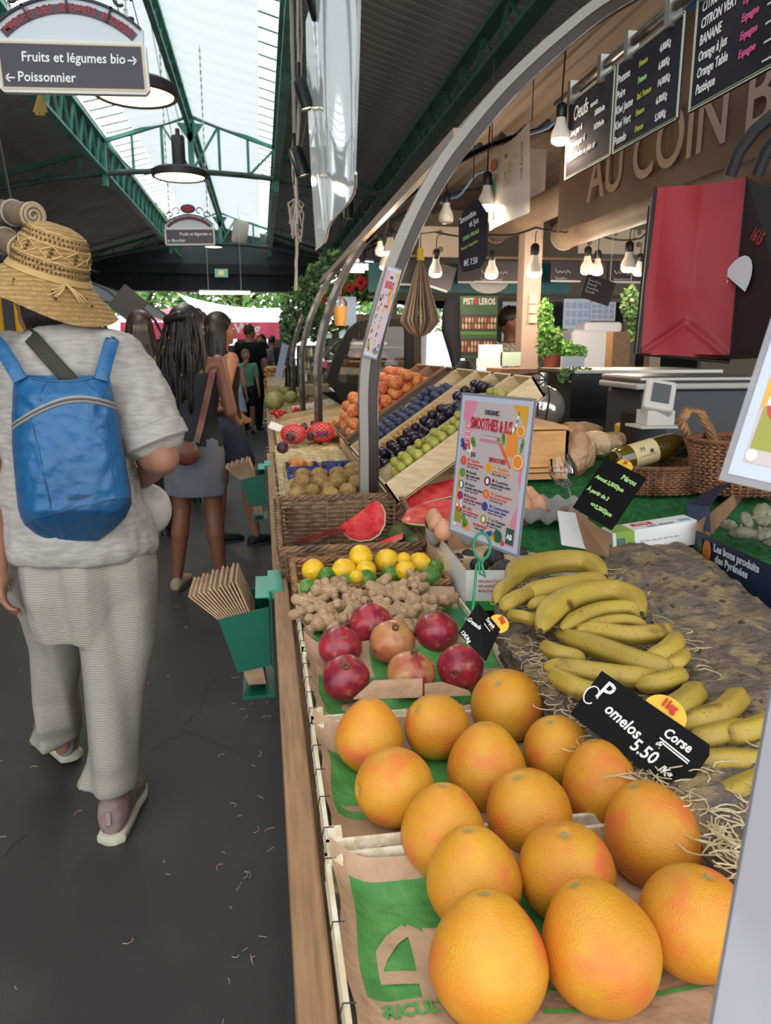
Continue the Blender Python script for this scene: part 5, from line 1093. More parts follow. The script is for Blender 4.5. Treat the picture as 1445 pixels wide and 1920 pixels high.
# green wire holder
t = thing('wire_holder', 'green wire sign holder with a ring, standing before the menu', 'sign holder', at(885, 1160, d=1.36)); c = at(903, 1024, d=1.38); b = B()
r = px(c, 20); b.tube([c+RT*r*.78*math.cos(a)+UP*r*1.25*math.sin(a) for a in [k*.2618 for k in range(24)]], .0028, 8, closed=True)
b.tube([c-UP*r*1.25, at(893, 1060, d=1.38), at(890, 1100, d=1.37), at(884, 1160, d=1.36)], .0026, 8); b.tube([c-UP*r*1.25+RT*.003, at(903, 1058, d=1.375), at(909, 1082, d=1.37), at(899, 1075, d=1.372), at(897, 1052, d=1.378)], .0026, 8); M_gw = mat('green_enamel', '1f7a52', .35); b.build('wire', M_gw, t, smooth=True)
b = B(); b.add([at(*p, z=.823) for p in [(886, 1130), (882, 1160), (850, 1182), (838, 1158), (860, 1138)]], [(0, 1, 2, 3, 4)]); v0 = list(b.v); b.v += [(x, y, z-.004) for x, y, z in v0]; b.f += [(9, 8, 7, 6, 5)]+[(k, (k+1) % 5, 5+(k+1) % 5, 5+k) for k in range(5)]; b.m += [0]*6; b.build('base_plate', M_gw, t)
# menu strip taped to the arch
SK = 1
M, w, h = quad((727, 500), (750, 503), (681, 664), tuple(depth(at(*q_, y=2.55)) for q_ in ((727, 500), (750, 503), (681, 664)))); t = thing('menu_strip', 'narrow smoothies menu taped onto the nearest arched frame', 'menu', M.translation); menu(t, M, w*1.15, h, fine=False); SK = 0
SK = 1; M, w, h = quad((1590, 190), (2100, 390), (1364, 888), (.63, .53, .62)); SK = 0; t = thing('menu_sign', 'blurred near menu sign cut by the right edge of the picture', 'menu', M.translation); menu(t, M, w, h)
p = at(1392, 1570, d=.46); lo = at(1322, 1996, d=.42); hi = at(1453, 1262, d=.50); b = B(); dd = (hi-lo).normalized(); rr_ = RT.copy(); 
vs = [lo, lo+RT*.16, hi+RT*.16, hi]; bk = FW*.004; b.add([*vs, *[q+bk for q in vs]], [(0, 1, 2, 3), (7, 6, 5, 4), (0, 4, 5, 1), (1, 5, 6, 2), (2, 6, 7, 3), (3, 7, 4, 0)])
tag(b.build('sign_holder_panel', mat('white_laminate', '88858a', .7, col2='7d7a7e', scale=8)), 'blurred white upright panel at the lower right edge, nearest the camera', 'panel')
# black price cards
def card(TL, TR, BL, d, label, tagtxt=None, tagpos=.7, tagr=.03, cut=.012, th=.003):
    M, w, h = quad(TL, TR, BL, d); t = thing('price_card', label, 'price card', M.translation); b = B(M)
    b.poly([(0, 0), (w-cut, 0), (w, cut*.8), (w, h-cut), (w-cut*.6, h), (0, h)], th); b.build('board', M_blk, t)
    if tagtxt: b = B(M); b.disc(w*tagpos, h, tagr, -.002, 0, tagr*.8, seg=28); b.build('yellow_tag', M_yel, t); text(tagtxt, tagr*.54, mat('tag_red', 'c23a22', .5), t, M, w*tagpos, h+tagr*.26, .0036, 'CENTER', bold=.0008, name='tag_lettering')
    return t, M, w, h
t, M, w, h = card((1106, 1247), (1311, 1388), (1069, 1340), (1.12, 1.0, 1.1), 'black price card for pomelos at 5.50 with a yellow 1kg tag', '1kg', .58, .031)
P_ = lambda s, sz, x, y, **k: text(s, sz, M_chalk, t, M, w*x, h*y, .0036, shear=.15, bold=.0005, sx=.85, **k)
P_('P', .042, .07, .55); P_('omelos', .024, .20, .42, rot=-.1); P_('Corse', .019, .66, .68); P_('5.50', .026, .52, .16); P_('€', .015, .66, .44); P_('/Kg', .015, .78, .14)
b = B(M); b.bar((w*.66, h*.61, .0036), (w*.92, h*.575, .0036), .002, .0006); b.bar((w*.7, h*.56, .0036), (w*.92, h*.53, .0036), .002, .0006)
P = [(w*.05+.014*math.cos(a)*.7, h*.52+.014*math.sin(a), .0036) for a in [k*.4 for k in range(15)]]; b.tube(P, .0011, 5); b.build('chalk_flourish', M_chalk, t)
t, M, w, h = card((897, 1133), (940, 1180), (862, 1178), (1.32, 1.27, 1.30), 'black price card for Turkish grenades beside the pomegranates, with yellow tag', '1kg', .55, .02)
M2 = frame(at(866, 1180, d=1.298), RT+.35*-UP*-1*0+Vector((0, 0, .0)), UP)
b = B(); A_ = [at(*p, d=q) for p, q in (((897, 1131), 1.32), ((938, 1180), 1.27), ((911, 1240), 1.26), ((860, 1188), 1.30))]; n_ = (A_[1]-A_[0]).cross(A_[2]-A_[0]).normalized()*-.003
b.add(A_+[q+n_ for q in A_], [(0, 3, 2, 1), (4, 5, 6, 7), (0, 1, 5, 4), (1, 2, 6, 5), (2, 3, 7, 6), (3, 0, 4, 7)])
for ch in list(t.children):
    if ch.name.startswith('board'): bpy.data.objects.remove(ch)
b.build('board', M_blk, t)
M = frame(A_[3].lerp(A_[0], .55)+(CAM-A_[3]).normalized()*.004, A_[1]-A_[0], A_[0]-A_[3])
text('Grenade', .011, M_chalk, t, M, .002, -.008, .001, shear=.2, bold=.0002, rot=.2, sx=.85); text('Turquie', .009, M_chalk, t, M, .024, .018, .001, shear=.2, bold=.0002, sx=.85); text('12€/kg', .010, M_chalk, t, M, .014, -.030, .001, bold=.0002)
b = B(M); b.bar((.03, .012, .001), (.05, .011, .001), .0012, .0004); b.build('chalk_flourish', M_chalk, t)
t, M, w, h = card((1101, 848), (1174, 886), (1074, 952), (1.86, 1.78, 1.84), 'black price card for avocados in green chalk standing behind the bananas', '½', .45, .022, .004)
def g_(s, sz, x, y, **k): return text(s, sz, M_chalkg, t, M, w*x, h*y, .0036, shear=.1, bold=.0007, **k)
g_('Pérou', .017, .55, .80); g_('Avocat 2,50€/pce', .0135, .06, .62, sx=.85); g_('À partir de 3', .0135, .05, .38, sx=.9); g_('=>2,20€/pce', .0135, .30, .18, sx=.9)
# hanging chalk boards over the stall
t = thing('board_rail', 'steel tube rail above the stall with clamps and blue cable', 'rail', (1.1, 2, 2.32)); b = B(); b.cyl((1.1, .9, 2.325), (1.1, 2.85, 2.315), .014, seg=12); b.build('tube', M_steel, t, smooth=True)
for y in (2.70, 2.46, 2.28, 2.05, 1.88): b = B(); b.bb(1.082, 1.118, y-.012, y+.012, 2.27, 2.345); b.build('clamp', M_chrome, t)
b = B(); b.tube([(1.13, y, 2.30-.02*math.sin(y*9)) for y in [.9+.1*k for k in range(40)]], .007, 6); b.build('blue_cable', mat('blue_cable', '2f6ea8', .5), t, smooth=True)
def cboard(y0, y1, label):
    t = thing('chalkboard', label, 'chalkboard', (1.1, y1, 2.033)); M = frame((1.1, y1, 2.033), (0, -1, 0), (0, 0, 1)); w = y1-y0; h = .258; b = B(M); b.box((w/2, h/2, -.003), (w, h, .006)); b.build('slate', M_slate, t)
    b = B(M)
    for i, o_ in ((0, .001), (1, .007)):
        ww, hh = w-2*o_, h-2*o_; q = .0028 if i == 0 else .0014
        for c, d in (((w/2, o_+q/2), (ww, q)), ((w/2, h-o_-q/2), (ww, q)), ((o_+q/2, h/2), (q, hh)), ((w-o_-q/2, h/2), (q, hh))): b.box((*c, .001), (*d, .002))
    b.build('border_lines', mat('board_line', 'b9bfa8', .5), t); return t, M, w, h
t, M, w, h = cboard(2.375, 2.745, 'hanging chalkboard for eggs, leftmost of the three')
def k_(s, sz, x, y, m=M_chalk, **k): k.setdefault('shear', .15); return text(s, sz, m, t, M, x, y, .0025, bold=.0006, **k)
k_('Oeufs', .066, .06, .180, sx=.75); k_('FRANCE', .015, .20, .185, shear=0); k_('Gros par 6', .031, .03, .135, sx=.8); k_('3€80/boîte', .024, .235, .150, sx=.7); k_('Moyens par 6', .031, .03, .095, sx=.8); k_('3€20/boîte', .024, .235, .108, sx=.7); k_('Poules élevées en plein air', .029, .03, .055, sx=.72)
t, M, w, h = cboard(1.985, 2.365, 'hanging chalkboard with apple, kiwi and pomelo prices, middle of the three')
for i, (a_, c_, m_, p_) in enumerate([('Pomme', 'France', M_chalky, '4,80/Kg'), ('Poire', 'France', M_chalkg, '6,80/Kg'), ('Kiwi Jaune', 'Ital. France', M_chalky, '14,00/Kg'), ('Kiwi Vert', 'France', M_chalky, '6,80/Kg'), ('Pomelo', 'France', M_chalky, '5,50/Kg')]):
    y = .195-.043*i; k_(a_, .033, .012, y, sx=.78); k_(c_, .023, .145, y+.004, m_, sx=.8); k_(p_, .025, .26, y+.003, sx=.75)
t, M, w, h = cboard(1.33, 1.935, 'hanging chalkboard with lemon, banana and orange prices, rightmost of the three')
for i, (a_, c_, p_, m_) in enumerate([('CITRON', '', '', M_chalk), ('CITRON VERT', 'Équateur', '2,95/Kg', M_chalk), ('BANANE', 'Espagne', '4,50€/kg', M_chalkg), ('Orange à Jus', 'Espagne', '4,50€/kg', M_chalk), ('Orange Table', 'Espagne', '4,50€/kg', M_chalkg), ('Pastèque', '', '', M_chalk)]):
    y = .218-.037*i; k_(a_, .032, .03, y, sx=.72); k_(c_, .024, .2, y-.012, M_chalkp, sx=.8); k_('......', .03, .29, y-.012, sx=.8); k_(p_, .033, .40, y-.008, m_, sx=.72)
# stall name banner
t = thing('name_banner', 'brown stall name banner with beige capitals hanging inside the canopy', 'banner', (1.6, 3, 2.05)); M = frame((1.6, 4.06, 2.05), (0, -1, 0), (0, 0, 1)); b = B(M)
b.grid(40, 8, lambda i, j: (2.0*i, .62*j, .01*math.sin(i*20))); b.build('cloth', mat('brown_banner', '6e5746', .6, col2='634d3d', scale=2), t, smooth=True)
text('AU COIN BIO', .30, mat('banner_beige', 'a58f7d', .6), t, M, .40, .085, .014, sx=.90, bold=.003)
# plastic sheet "coin bio"
t = thing('plastic_poster', 'clear laminated white poster with organic labels hanging beside a lit bulb', 'poster', (.95, 2.6, 1.9)); X = .95
A_ = [at(u, v, x=X) for u, v in ((921, 290), (997, 228), (989, 396), (917, 434))]
M = frame(A_[3], (0, -1, 0), (0, 0, 1)); w = (A_[2]-A_[3]).length; h = A_[0].z-A_[3].z; b = B(M); b.grid(20, 20, lambda i, j: (w*i+.0*j, h*j+.05*i*j*0, .008*math.sin(5*i+2*j))); b.build('sheet', mat('laminated_white', 'c9c2b6', .25, coat=.6), t, smooth=True)
b = B(M); b.box((w*.14, h*.82, .012), (w*.14, h*.13, .002), m=0); b.box((w*.12, h*.52, .012), (w*.14, h*.2, .002), m=1); b.box((w*.12, h*.2, .012), (w*.13, h*.18, .002), m=1); b.disc(w*.5, h*.80, w*.03, .01, .014, h*.03, m=2); b.build('printed_labels', [CC[5], mat('label_green', '6b9a52', .5), CC[1]], t)
text('COIN', .05, mat('gold_ink', '9a8a5c', .5), t, M, w*.55, h*.60, .012, 'CENTER', sx=.8); text('BIO', .075, MATS['gold_ink'], t, M, w*.55, h*.44, .012, 'CENTER', sx=.8)
text('FRUITS BIO', .025, M_ink, t, M, w*.86, h*.82, .012, rot=-1.5)
b = B(); b.tube([A_[1], A_[1]+Vector((0, 0, .25))], .002, 5); b.tube([A_[0], (A_[0].x, A_[0].y, A_[0].z+.35)], .002, 5); b.build('string', M_dark, t)
# tag-shaped smoothie chalkboard
M, w, h = quad((856, 402), (908, 385), (862, 512), (3.0, 2.9, 3.0)); t = thing('chalkboard', 'label-shaped hanging chalkboard for smoothies among the bulbs', 'chalkboard', M.translation); b = B(M)
b.poly([(w*.15, 0), (w*.75, 0), (w, h*.2), (w, h*.85), (w*.8, h*1.02), (w*.68, h*1.12), (w*.5, h*1.15), (w*.36, h*1.08), (w*.2, h*1.02), (0, h*.86), (0, h*.2)], .008); b.build('slate', M_slate, t)
text('Smoothie', .035, M_chalk, t, M, w*.06, h*.80, .009, sx=.62, rot=.2); text('et Jus', .035, M_chalk, t, M, w*.4, h*.70, .009, sx=.62, rot=.2); text('100% FRAIS', .022, M_chalkg, t, M, w*.15, h*.5, .009, sx=.8, rot=.2); text('Menthe Gingembre', .018, M_chalky, t, M, w*.1, h*.35, .009, sx=.62, rot=.2); text('8€ 7.50', .035, M_chalk, t, M, w*.2, h*.08, .009, sx=.62)
q = M @ Vector((w*.5, h*1.1, .004)); b = B(); b.tube([q, (q.x, q.y, canopy_z(q.x))], .002, 5); b.build('string', M_dark, t)
# bulbs
M_opal = mat('opal_glass', 'd8cfc2', .25)
def bulb(c, r, label, lit=True, tilt=0, e=5):
    t = thing('light_bulb', label, 'light bulb', c); c = Vector(c); R = R3('X', tilt); b = B()
    b.lathe([(r*.95, 0), (r, r*.35), (r*.9, r*.8), (r*.55, r*1.5), (r*.42, r*2.2)], c, R, 20); b.build('reflector_glass', M_opal, t, smooth=True)
    b = B(); b.lathe([(r*.96, 0), (r*.85, -r*.3), (r*.5, -r*.5), (0, -r*.56)], c, R, 20); b.build('bulb_face', M_bulb if lit else M_opal, t, smooth=True)
    b = B(); b.lathe([(r*.48, r*2.1), (r*.55, r*2.3), (r*.55, r*3.2), (r*.3, r*3.5), (0, r*3.5)], c, R, 14); b.build('socket', M_blackp, t, smooth=True)
    b = B(); q = c+R @ Vector((0, 0, r*3.4)); b.tube([q, q+Vector((0, 0, .06)), q+Vector((.01, .01, (max(.1, canopy_z(max(.68, min(3.3, q.x)))-q.z-.01) if q.y < 4 else .08)))], .003, 5); b.build('flex', M_black, t)
    if lit:
        l = bpy.data.lights.new('bulb_light', 'POINT'); l.energy = e; l.color = (1, .80, .60); l.shadow_soft_size = r; o = bpy.data.objects.new('bulb_light', l); link(o, t); o.location = c-Vector((0, 0, r*1.2))
FEST = []
for u, v, rp, y, lab, lit, e in [(1050, 262, 18, 2.72, 'large lit reflector bulb touching the egg chalkboard', True, 4), (912, 386, 17, 3.1, 'lit reflector bulb behind the laminated poster', True, 3), (836, 412, 14, 3.4, 'unlit white reflector bulb above the black tag board', False, 0), (731, 473, 10, 4.6, 'small lit bulb left of the nearest arch', True, 5), (712, 475, 8, 4.9, 'unlit small bulb at the left of the nearest arch', False, 0), (722, 500, 9, 5.2, 'small lit bulb low beside the arch', True, 4),
 (816, 513, 10, 4.6, 'lit bulb in front of the tilted dark board', True, 6), (921, 516, 10, 4.8, 'lit bulb left of the beige pillar', True, 6), (1001, 512, 12, 4.7, 'lit bulb glowing against the beige pillar', True, 6), (1100, 508, 10, 4.8, 'lit bulb above the dangling price slate', True, 5), (1177, 503, 11, 4.6, 'lit bulb near the red bag, brighter of the pair', True, 6), (1196, 512, 8, 5.0, 'tilted lit bulb touching the red bag edge', True, 3), (1119, 510, 9, 5.2, 'flat lit bulb between two others over the dangling slate', True, 3)]:
    c = at(u, v, y=y); r_ = px(c, rp)*(1.25 if y > 4 else 1); bulb(c, r_, lab, lit, 8 if 'tilted' in lab else 0, e*(.8 if y < 4 else 1.5))
    if y > 4: FEST.append(c+Vector((0, 0, r_*3.4+.10)))
FEST.sort(key=lambda p: p.x); b = B(); S_ = []
for p, q in zip(FEST, FEST[1:]): S_ += [p.lerp(q, k/8)-Vector((0, 0, .02*math.sin(math.pi*k/8))) for k in range(8)]
S_ = [Vector((FEST[0].x-.02, FEST[0].y, canopy_z(max(.68, FEST[0].x))))]+S_+[FEST[-1], Vector((FEST[-1].x+.3, 4.0, 2.78))]
b.tube(S_, .006, 6); tag(b.build('festoon_cable', M_black, smooth=True), 'thin dark cable strung behind the stall carrying the rear bulbs', 'cable')
# ---------------- red and black bag ----------------
t = thing('shopping_bag', 'red and black non-woven shopping bag hanging at the right', 'bag', at(1290, 500, d=1.5)); c0 = at(1228, 352, d=1.5); c1 = at(1400, 332, d=1.46); c2 = at(1197, 664, d=1.42); c3 = at(1368, 674, d=1.38); n_ = (c1-c0).cross(c2-c0); n_.z = 0; n_.normalize()
if n_.dot(CAM-c0) < 0: n_ = -n_
def rf(i, j):
    a = c2.lerp(c3, i); c = c0.lerp(c1, i); q = a.lerp(c, j); d = -.028*max(0, 1-abs(i-.55)/.45)*(1 if j > .38 else max(0, j/.38)) ; d += .004*math.sin(i*9+j*4); cr = abs(i-.5)*2; 
    if j < .38: d += -.010*max(0, 1-abs(cr-j/.38*-1+ -0+0 - (1-j/.38))*6)
    return q+n_*d
b = B(); b.grid(50, 60, rf); b.build('red_panel', M_red, t, smooth=True, sharp=180)
bk = at(1560, 420, d=1.18); bkb = at(1500, 668, d=1.14); b = B(); dn = -n_*.002
b.add([c1+dn, bk, bkb, c3+dn], [(0, 3, 2, 1)]); b.add([c0+dn*2, c2+dn*2, c2-n_*.12, c0-n_*.12], [(0, 1, 2, 3)]); b.add([c0-n_*.2, bk-n_*.2, bkb-n_*.2, c2-n_*.2], [(0, 1, 2, 3)]); b.add([c2+dn, c3+dn, bkb, c2-n_*.2], [(0, 1, 2, 3)]); b.build('black_panel', mat('black_nonwoven', '121013', .6, bump=.4, bscale=400), t)
b = B(); b.tube([c0, c2, c3+Vector((0, 0, -.004))], .004, 6); b.tube([c1, c3], .002, 6); b.build('piping', M_black, t)
hh = at(1368, 330, d=1.40); b = B(); 
for o_ in (0, .05): b.tube([hh+RT*o_, at(1385, 285, d=1.38)+RT*o_, at(1415, 245, d=1.36)+RT*o_, at(1450, 215, d=1.34)+RT*o_, at(1480, 205, d=1.33)+RT*o_], .012, 8)
b.build('handle', MATS['black_nonwoven'], t, smooth=True)
M = frame(c1.lerp(c3, .42)+(bk-c1)*.05+n_*.002, bk-c1, c1-c3); text('1615', .030, mat('dull_red', '7e2a26', .6), t, M, .012, .03, .012, bold=.001, sx=.8)
b = B(M); b.add([(.045+.05*math.cos(a), -.045+.05*math.sin(a), .012) for a in [math.pi*k/10 for k in range(11)]], [tuple(range(11))]); b.add([(-.004, -.05, .012), (.02, -.05, .012), (.022, -.085, .012), (.012, -.11, .012), (.028, -.14, .012), (.045, -.15, .012), (.01, -.158, .012), (0, -.13, .012), (.0, -.085, .012)], [(8, 7, 6, 5, 4, 3, 2, 1, 0)]); b.build('printed_emblem', mat('print_grey', 'b9bbc0', .6), t)
TP = [at(950, 1020, z=.915), at(1600, 1110, z=.90), at(955, 842, d=2.75)]; TN = (TP[1]-TP[0]).cross(TP[2]-TP[0]).normalized()
def tat(u, v, h=0): r = ray(u, v); o_ = TP[0]+Vector((0, 0, h)); return CAM+r*((o_-CAM).dot(TN)/r.dot(TN))
# ---------------- avocado box, eggs ----------------
Z = .93; q1 = at(824, 1006, z=Z); q2 = at(874, 1069, z=Z-.012); q3 = at(1130, 1070, z=Z-.012); q4 = at(1075, 962, z=Z)
t = thing('avocado_box', 'white and green cardboard box with brown inside holding avocados', 'box', (.6, 1.7, .82)); zb = .815
def wall(a, c, z0, dz0=0, th=.004, m=0, inner=1):
    b = B(); n = Vector((-(c-a).y, (c-a).x, 0)).normalized()*th; vs = [Vector((a.x, a.y, z0)), Vector((c.x, c.y, z0)), c, a]; b.add([*vs, *[p+n for p in vs]], [(0, 1, 2, 3)], m); b.add([], []); k = len(b.v)-8; b.f += [(k+7, k+6, k+5, k+4), (k+3, k+2, k+6, k+7), (k, k+4, k+5, k+1), (k+1, k+5, k+6, k+2), (k, k+3, k+7, k+4)]; b.m += [inner]*5; return b
bm = [M_cardw, M_card, mat('box_green', '2f8f3e', .6)]
wall(q2, q3, zb).build('front_wall', bm, t); wall(q1, q2, zb, m=0).build('left_wall', bm, t); wall(q3, q4, zb).build('right_wall', bm, t); wall(at(1062, 948, z=.985), at(838, 1000, z=.95), zb).build('rear_wall', [M_card, M_card], t)
b = B(); b.add([Vector((p.x, p.y, zb+.004)) for p in (q1, q2, q3, q4)], [(0, 1, 2, 3)]); b.build('bottom', M_card, t)
b = B(); M = frame(Vector((q2.x, q2.y, zb)), q3-q2, (0, 0, 1)); b.T = M; b.box((.1, .012, .001), (.2, .024, .002)); b.build('green_band', bm[2], t)
text('PRODUCTOS ECOLÓGICOS', .009, M_redp, t, M, .03, .072, .002); text('DE AGRICULTURA', .009, M_redp, t, M, .03, .060, .002); text('BIOLÓGICA', .009, M_redp, t, M, .03, .048, .002)
M_av = mat('avocado_skin', '2c2528', .5, col2='43393a', scale=3, bump=1, bscale=16, bd=.0012, var=.15); t = thing('avocado', 'x', 'avocado'); b = B(); b.ell((0, 0, 0), (.95, .95, 1.35), seg=24, rings=16, fn=lambda q: Vector((q.x*(1-.22*q.z), q.y*(1-.22*q.z), q.z))); b.build('skin', M_av, t, smooth=True, sharp=180); b = B(); b.cyl((0, 0, 1.3), (0, 0, 1.42), .12, seg=8); b.build('stem', M_stem, t); AV = Proto(t)
for u, v, d, l in [(880, 1043, 22, 'avocado at the far left of the box beside the wire'), (900, 1060, 26, 'avocado below the ring of the wire holder'), (925, 1045, 34, 'large avocado behind the lower edge of the menu'), (940, 1066, 30, 'avocado touching the front wall of the box'), (965, 1040, 34, 'large avocado right under the menu corner'), (985, 1020, 30, 'avocado behind the menu at its right corner'), (1010, 1030, 30, 'avocado just above the rear banana'), (1030, 1036, 28, 'rightmost avocado in the box'), (860, 1048, 18, 'small avocado in the left corner'), (945, 1030, 30, 'avocado in the back of the heap')]:
    c = at(u, v, z=.895); AV.put(c, (rnd(1, 2), rnd(-.4, .4), rnd(0, 6)), px(c, d/2)*1.15, l, 'avocados')
b = B(); c = [at(*p, d=q) for p, q in (((1045, 958), 1.98), ((1080, 962), 1.95), ((1100, 1030), 1.9), ((1053, 1022), 1.92))]; b.add(c+[p+Vector((0, .004, 0)) for p in c], [(0, 3, 2, 1), (4, 5, 6, 7), (0, 1, 5, 4), (1, 2, 6, 5), (2, 3, 7, 6), (3, 0, 4, 7)]); tag(b.build('cardboard_flap', M_cardw), 'white cardboard flap standing at the right of the avocado box', 'cardboard')
b = B(); c = [at(*p, d=q) for p, q in (((1078, 955), 1.95), ((1145, 1005), 1.85), ((1140, 1045), 1.83), ((1098, 1035), 1.9))]; b.add(c+[p+Vector((0, .004, 0)) for p in c], [(0, 3, 2, 1), (4, 5, 6, 7), (0, 1, 5, 4), (1, 2, 6, 5), (2, 3, 7, 6), (3, 0, 4, 7)]); tag(b.build('cardboard_flap', M_card), 'brown slanting cardboard panel under the avocado price card', 'cardboard')
M_pulp = mat('grey_pulp', '8f8c87', .9, bump=.6, bscale=120); M_egg = mat('egg_shell', 'c68f6b', .45, var=.08, sss=.05)
def eggtray(c, nx, ny, label, rot=0):
    t = thing('egg_tray', label, 'egg tray', c); c = Vector(c); R = Matrix.Rotation(rot, 3, 'Z'); p = .047; b = B()
    def f(i, j): x = (i-.5)*nx*p; y = (j-.5)*ny*p; e = max(abs(i-.5), abs(j-.5))*2; z = .007*math.cos(x/p*6.283+(nx % 2)*math.pi)+.007*math.cos(y/p*6.283+(ny % 2)*math.pi)+(.03*max(0, (e-.88)/.12)); return c+R @ Vector((x, y, z))
    b.grid(nx*8, ny*8, f); b.build('pulp', M_pulp, t, smooth=True); return c, R, p
t = thing('egg', 'x', 'egg'); b = B(); b.ell((0, 0, 0), (.022, .022, .028), seg=20, rings=14, fn=lambda q: Vector((q.x*(1-7*q.z), q.y*(1-7*q.z), q.z))); b.build('shell', M_egg, t, smooth=True, sharp=180); EG = Proto(t)
eggtray(tat(1012, 965, .02), 6, 4, 'grey pulp egg tray right of the menu sign', -.4); eggtray(at(815, 1000, z=.94)+Vector((.05, .03, -.02)), 3, 3, 'grey pulp egg tray left of the menu sign', -.2)
for u, v, l in [(813, 972, 'brown egg rearmost left of the menu sign'), (818, 981, 'brown egg in the middle left of the menu sign'), (830, 993, 'brown egg nearest, left of the menu sign'), (982, 952, 'brown egg at the menu edge, half hidden'), (1008, 950, 'brown egg at the right end of its tray'), (990, 933, 'brown egg behind the two front eggs'), (978, 938, 'brown egg touching the right edge of the menu sign'), (998, 941, 'brown egg between the front and back row')]: EG.put(tat(u, v, .045) if u > 900 else at(u, v, z=.965), (rnd(-.1, .1), rnd(-.1, .1), 0), 1.28 if u > 900 else 1.1, l, 'brown eggs')
# ---------------- green turf, milk carton, squash box ----------------
M_turf = mat('green_turf', '1f5a2c', .95, col2='2c7038', scale=40, bump=1.2, bscale=240)
P = [at(950, 1020, z=.915), at(1600, 1110, z=.90), at(1700, 905, d=2.45), 0, at(955, 842, d=2.75)]; P[3] = P[2]; b = B(); b.grid(20, 20, lambda i, j: P[0].lerp(P[1], i).lerp(P[4].lerp(P[3], i), j)); b.grid(20, 2, lambda i, j: P[0].lerp(P[1], i)-Vector((0, 0, .02*j))); b.grid(20, 2, lambda i, j: P[0].lerp(P[4], i)-Vector((0, 0, .05*j*i+.02*j))); tag(b.build('artificial_turf', M_turf), 'green artificial turf mat on the display behind the bananas', 'turf')
b = B(); A_ = (P[0], P[1], P[3], P[4])
for k in range(9000):
    i, j = rnd(0, 1), rnd(0, 1); q = A_[0].lerp(A_[1], i).lerp(A_[3].lerp(A_[2], i), j); d = Vector((rnd(-1, 1)*.005, rnd(-1, 1)*.005, .010)); s = Vector((rnd(-1, 1), rnd(-1, 1), 0))*.0012; b.add([q-s, q+s, q+d], [(0, 1, 2)])
o = tag(b.build('turf_blades', M_turf), 'short plastic grass blades of the green turf mat', 'turf', kind='stuff')
o_ = tat(1150, 1046, .002); M = frame(o_, tat(1296, 1022, .002)-o_, (0, 0, 1)); t = thing('milk_carton', 'white and green milk carton lying on the turf beside the squash box', 'carton', M.translation); b = B(M)
w = .235; b.box((w/2, .033, -.033), (w, .066, .066), m=0); b.box((.035, .033, .0006), (.05, .066, .001), m=1); b.box((.03, .0665, -.033), (.05, .001, .066), m=1); b.box((.10, .0668, -.04), (.055, .001, .022), m=2); b.box((w-.025, .0668, -.02), (.03, .001, .02), m=3); b.build('carton', [M_white, mat('carton_green', '8fb04c', .5), mat('carton_red', 'c22a35', .5), mat('carton_blue', '7fb2d0', .5)], t)
T2 = M @ Matrix.Translation((0, .0672, 0)) @ Matrix.Rotation(-math.pi/2, 4, 'X'); text('Lait entier', .018, mat('ink_blue', '35508a', .5), t, T2, .10, .004, .001, rot=0); text('ENTIER', .012, M_white, t, T2, .078, .034, .001)
for k in range(7): scribble(t, M, .075+.016*k, .012, .012, .006, MATS['ink_blue'], .0012); scribble(t, M, .075+.016*k, .030, .012, .006, MATS['ink_blue'], .0012)
b = B(M); [b.box((.012+.004*k, .03, .0015), (.002, .04, .001)) for k in range(6)]; b.build('barcode', MATS['ink_blue'], t)
M_nav = mat('navy_card', '1c2840', .5); s1 = at(1287, 948, z=.985); s2 = at(1300, 1020, d=1.9); s3 = at(1560, 1150, d=1.62); s4 = at(1400, 905, z=1.0)
t = thing('squash_box', 'navy blue cardboard box printed Les bons, holding pale patty pan squash', 'box', s2); F0 = at(1307, 995, z=.985); F1 = at(1560, 1112, z=.985); zb = .86
def panel(P, m, name, th=.004):
    b = B(); n = (P[1]-P[0]).cross(P[2]-P[0]).normalized()*th; k = len(P); b.add([*P, *[p+n for p in P]], [tuple(range(k)), tuple(range(2*k-1, k-1, -1))]+[(i, k+i, k+(i+1) % k, (i+1) % k) for i in range(k)]); return b.build(name, m, t)
dz = lambda p, z: Vector((p.x, p.y, z))
panel([dz(F0, zb), dz(F1, zb), F1, F0], M_nav, 'front_wall'); B0 = at(1405, 905, d=2.35); panel([dz(B0, zb), dz(F0, zb), F0+Vector((0, 0, .02)), B0], M_card, 'left_wall'); B1 = at(1640, 960, d=2.0); panel([dz(B1, zb), dz(B0, zb), B0, B1], M_card, 'rear_wall')
panel([at(1287, 945, d=2.03), at(1330, 950, d=1.99), at(1345, 925, d=2.12), at(1402, 890, d=2.32), at(1370, 898, d=2.36)], M_nav, 'folded_corner'); panel([at(1287, 945, d=2.03), at(1292, 988, d=2.0), at(1332, 998, d=1.97), at(1330, 951, d=1.99)], M_nav, 'corner_post')
M = frame(F0+(CAM-F0).normalized()*.012, F1-F0, dz(F0, 2)-dz(F0, 1)); text('Les bons produits', .026, mat('print_white', 'b8bcc6', .6), t, M, .085, -.030, .002, bold=.001); text('des Pyrénées', .026, MATS['print_white'], t, M, .095, -.056, .002, bold=.001)
b = B(M); b.disc(.055, -.042, .018, .001, .003, .03, m=0); b.disc(.1, -.07, .014, .001, .003, m=1); b.disc(.14, -.085, .013, .001, .003, m=0); b.disc(.02, -.035, .012, .001, .002, .02, m=2); b.build('printed_fruit', [mat('print_orange', 'b86a2b', .5), mat('print_plum', '5d2a35', .5), mat('print_green', '3b5a35', .5)], t)
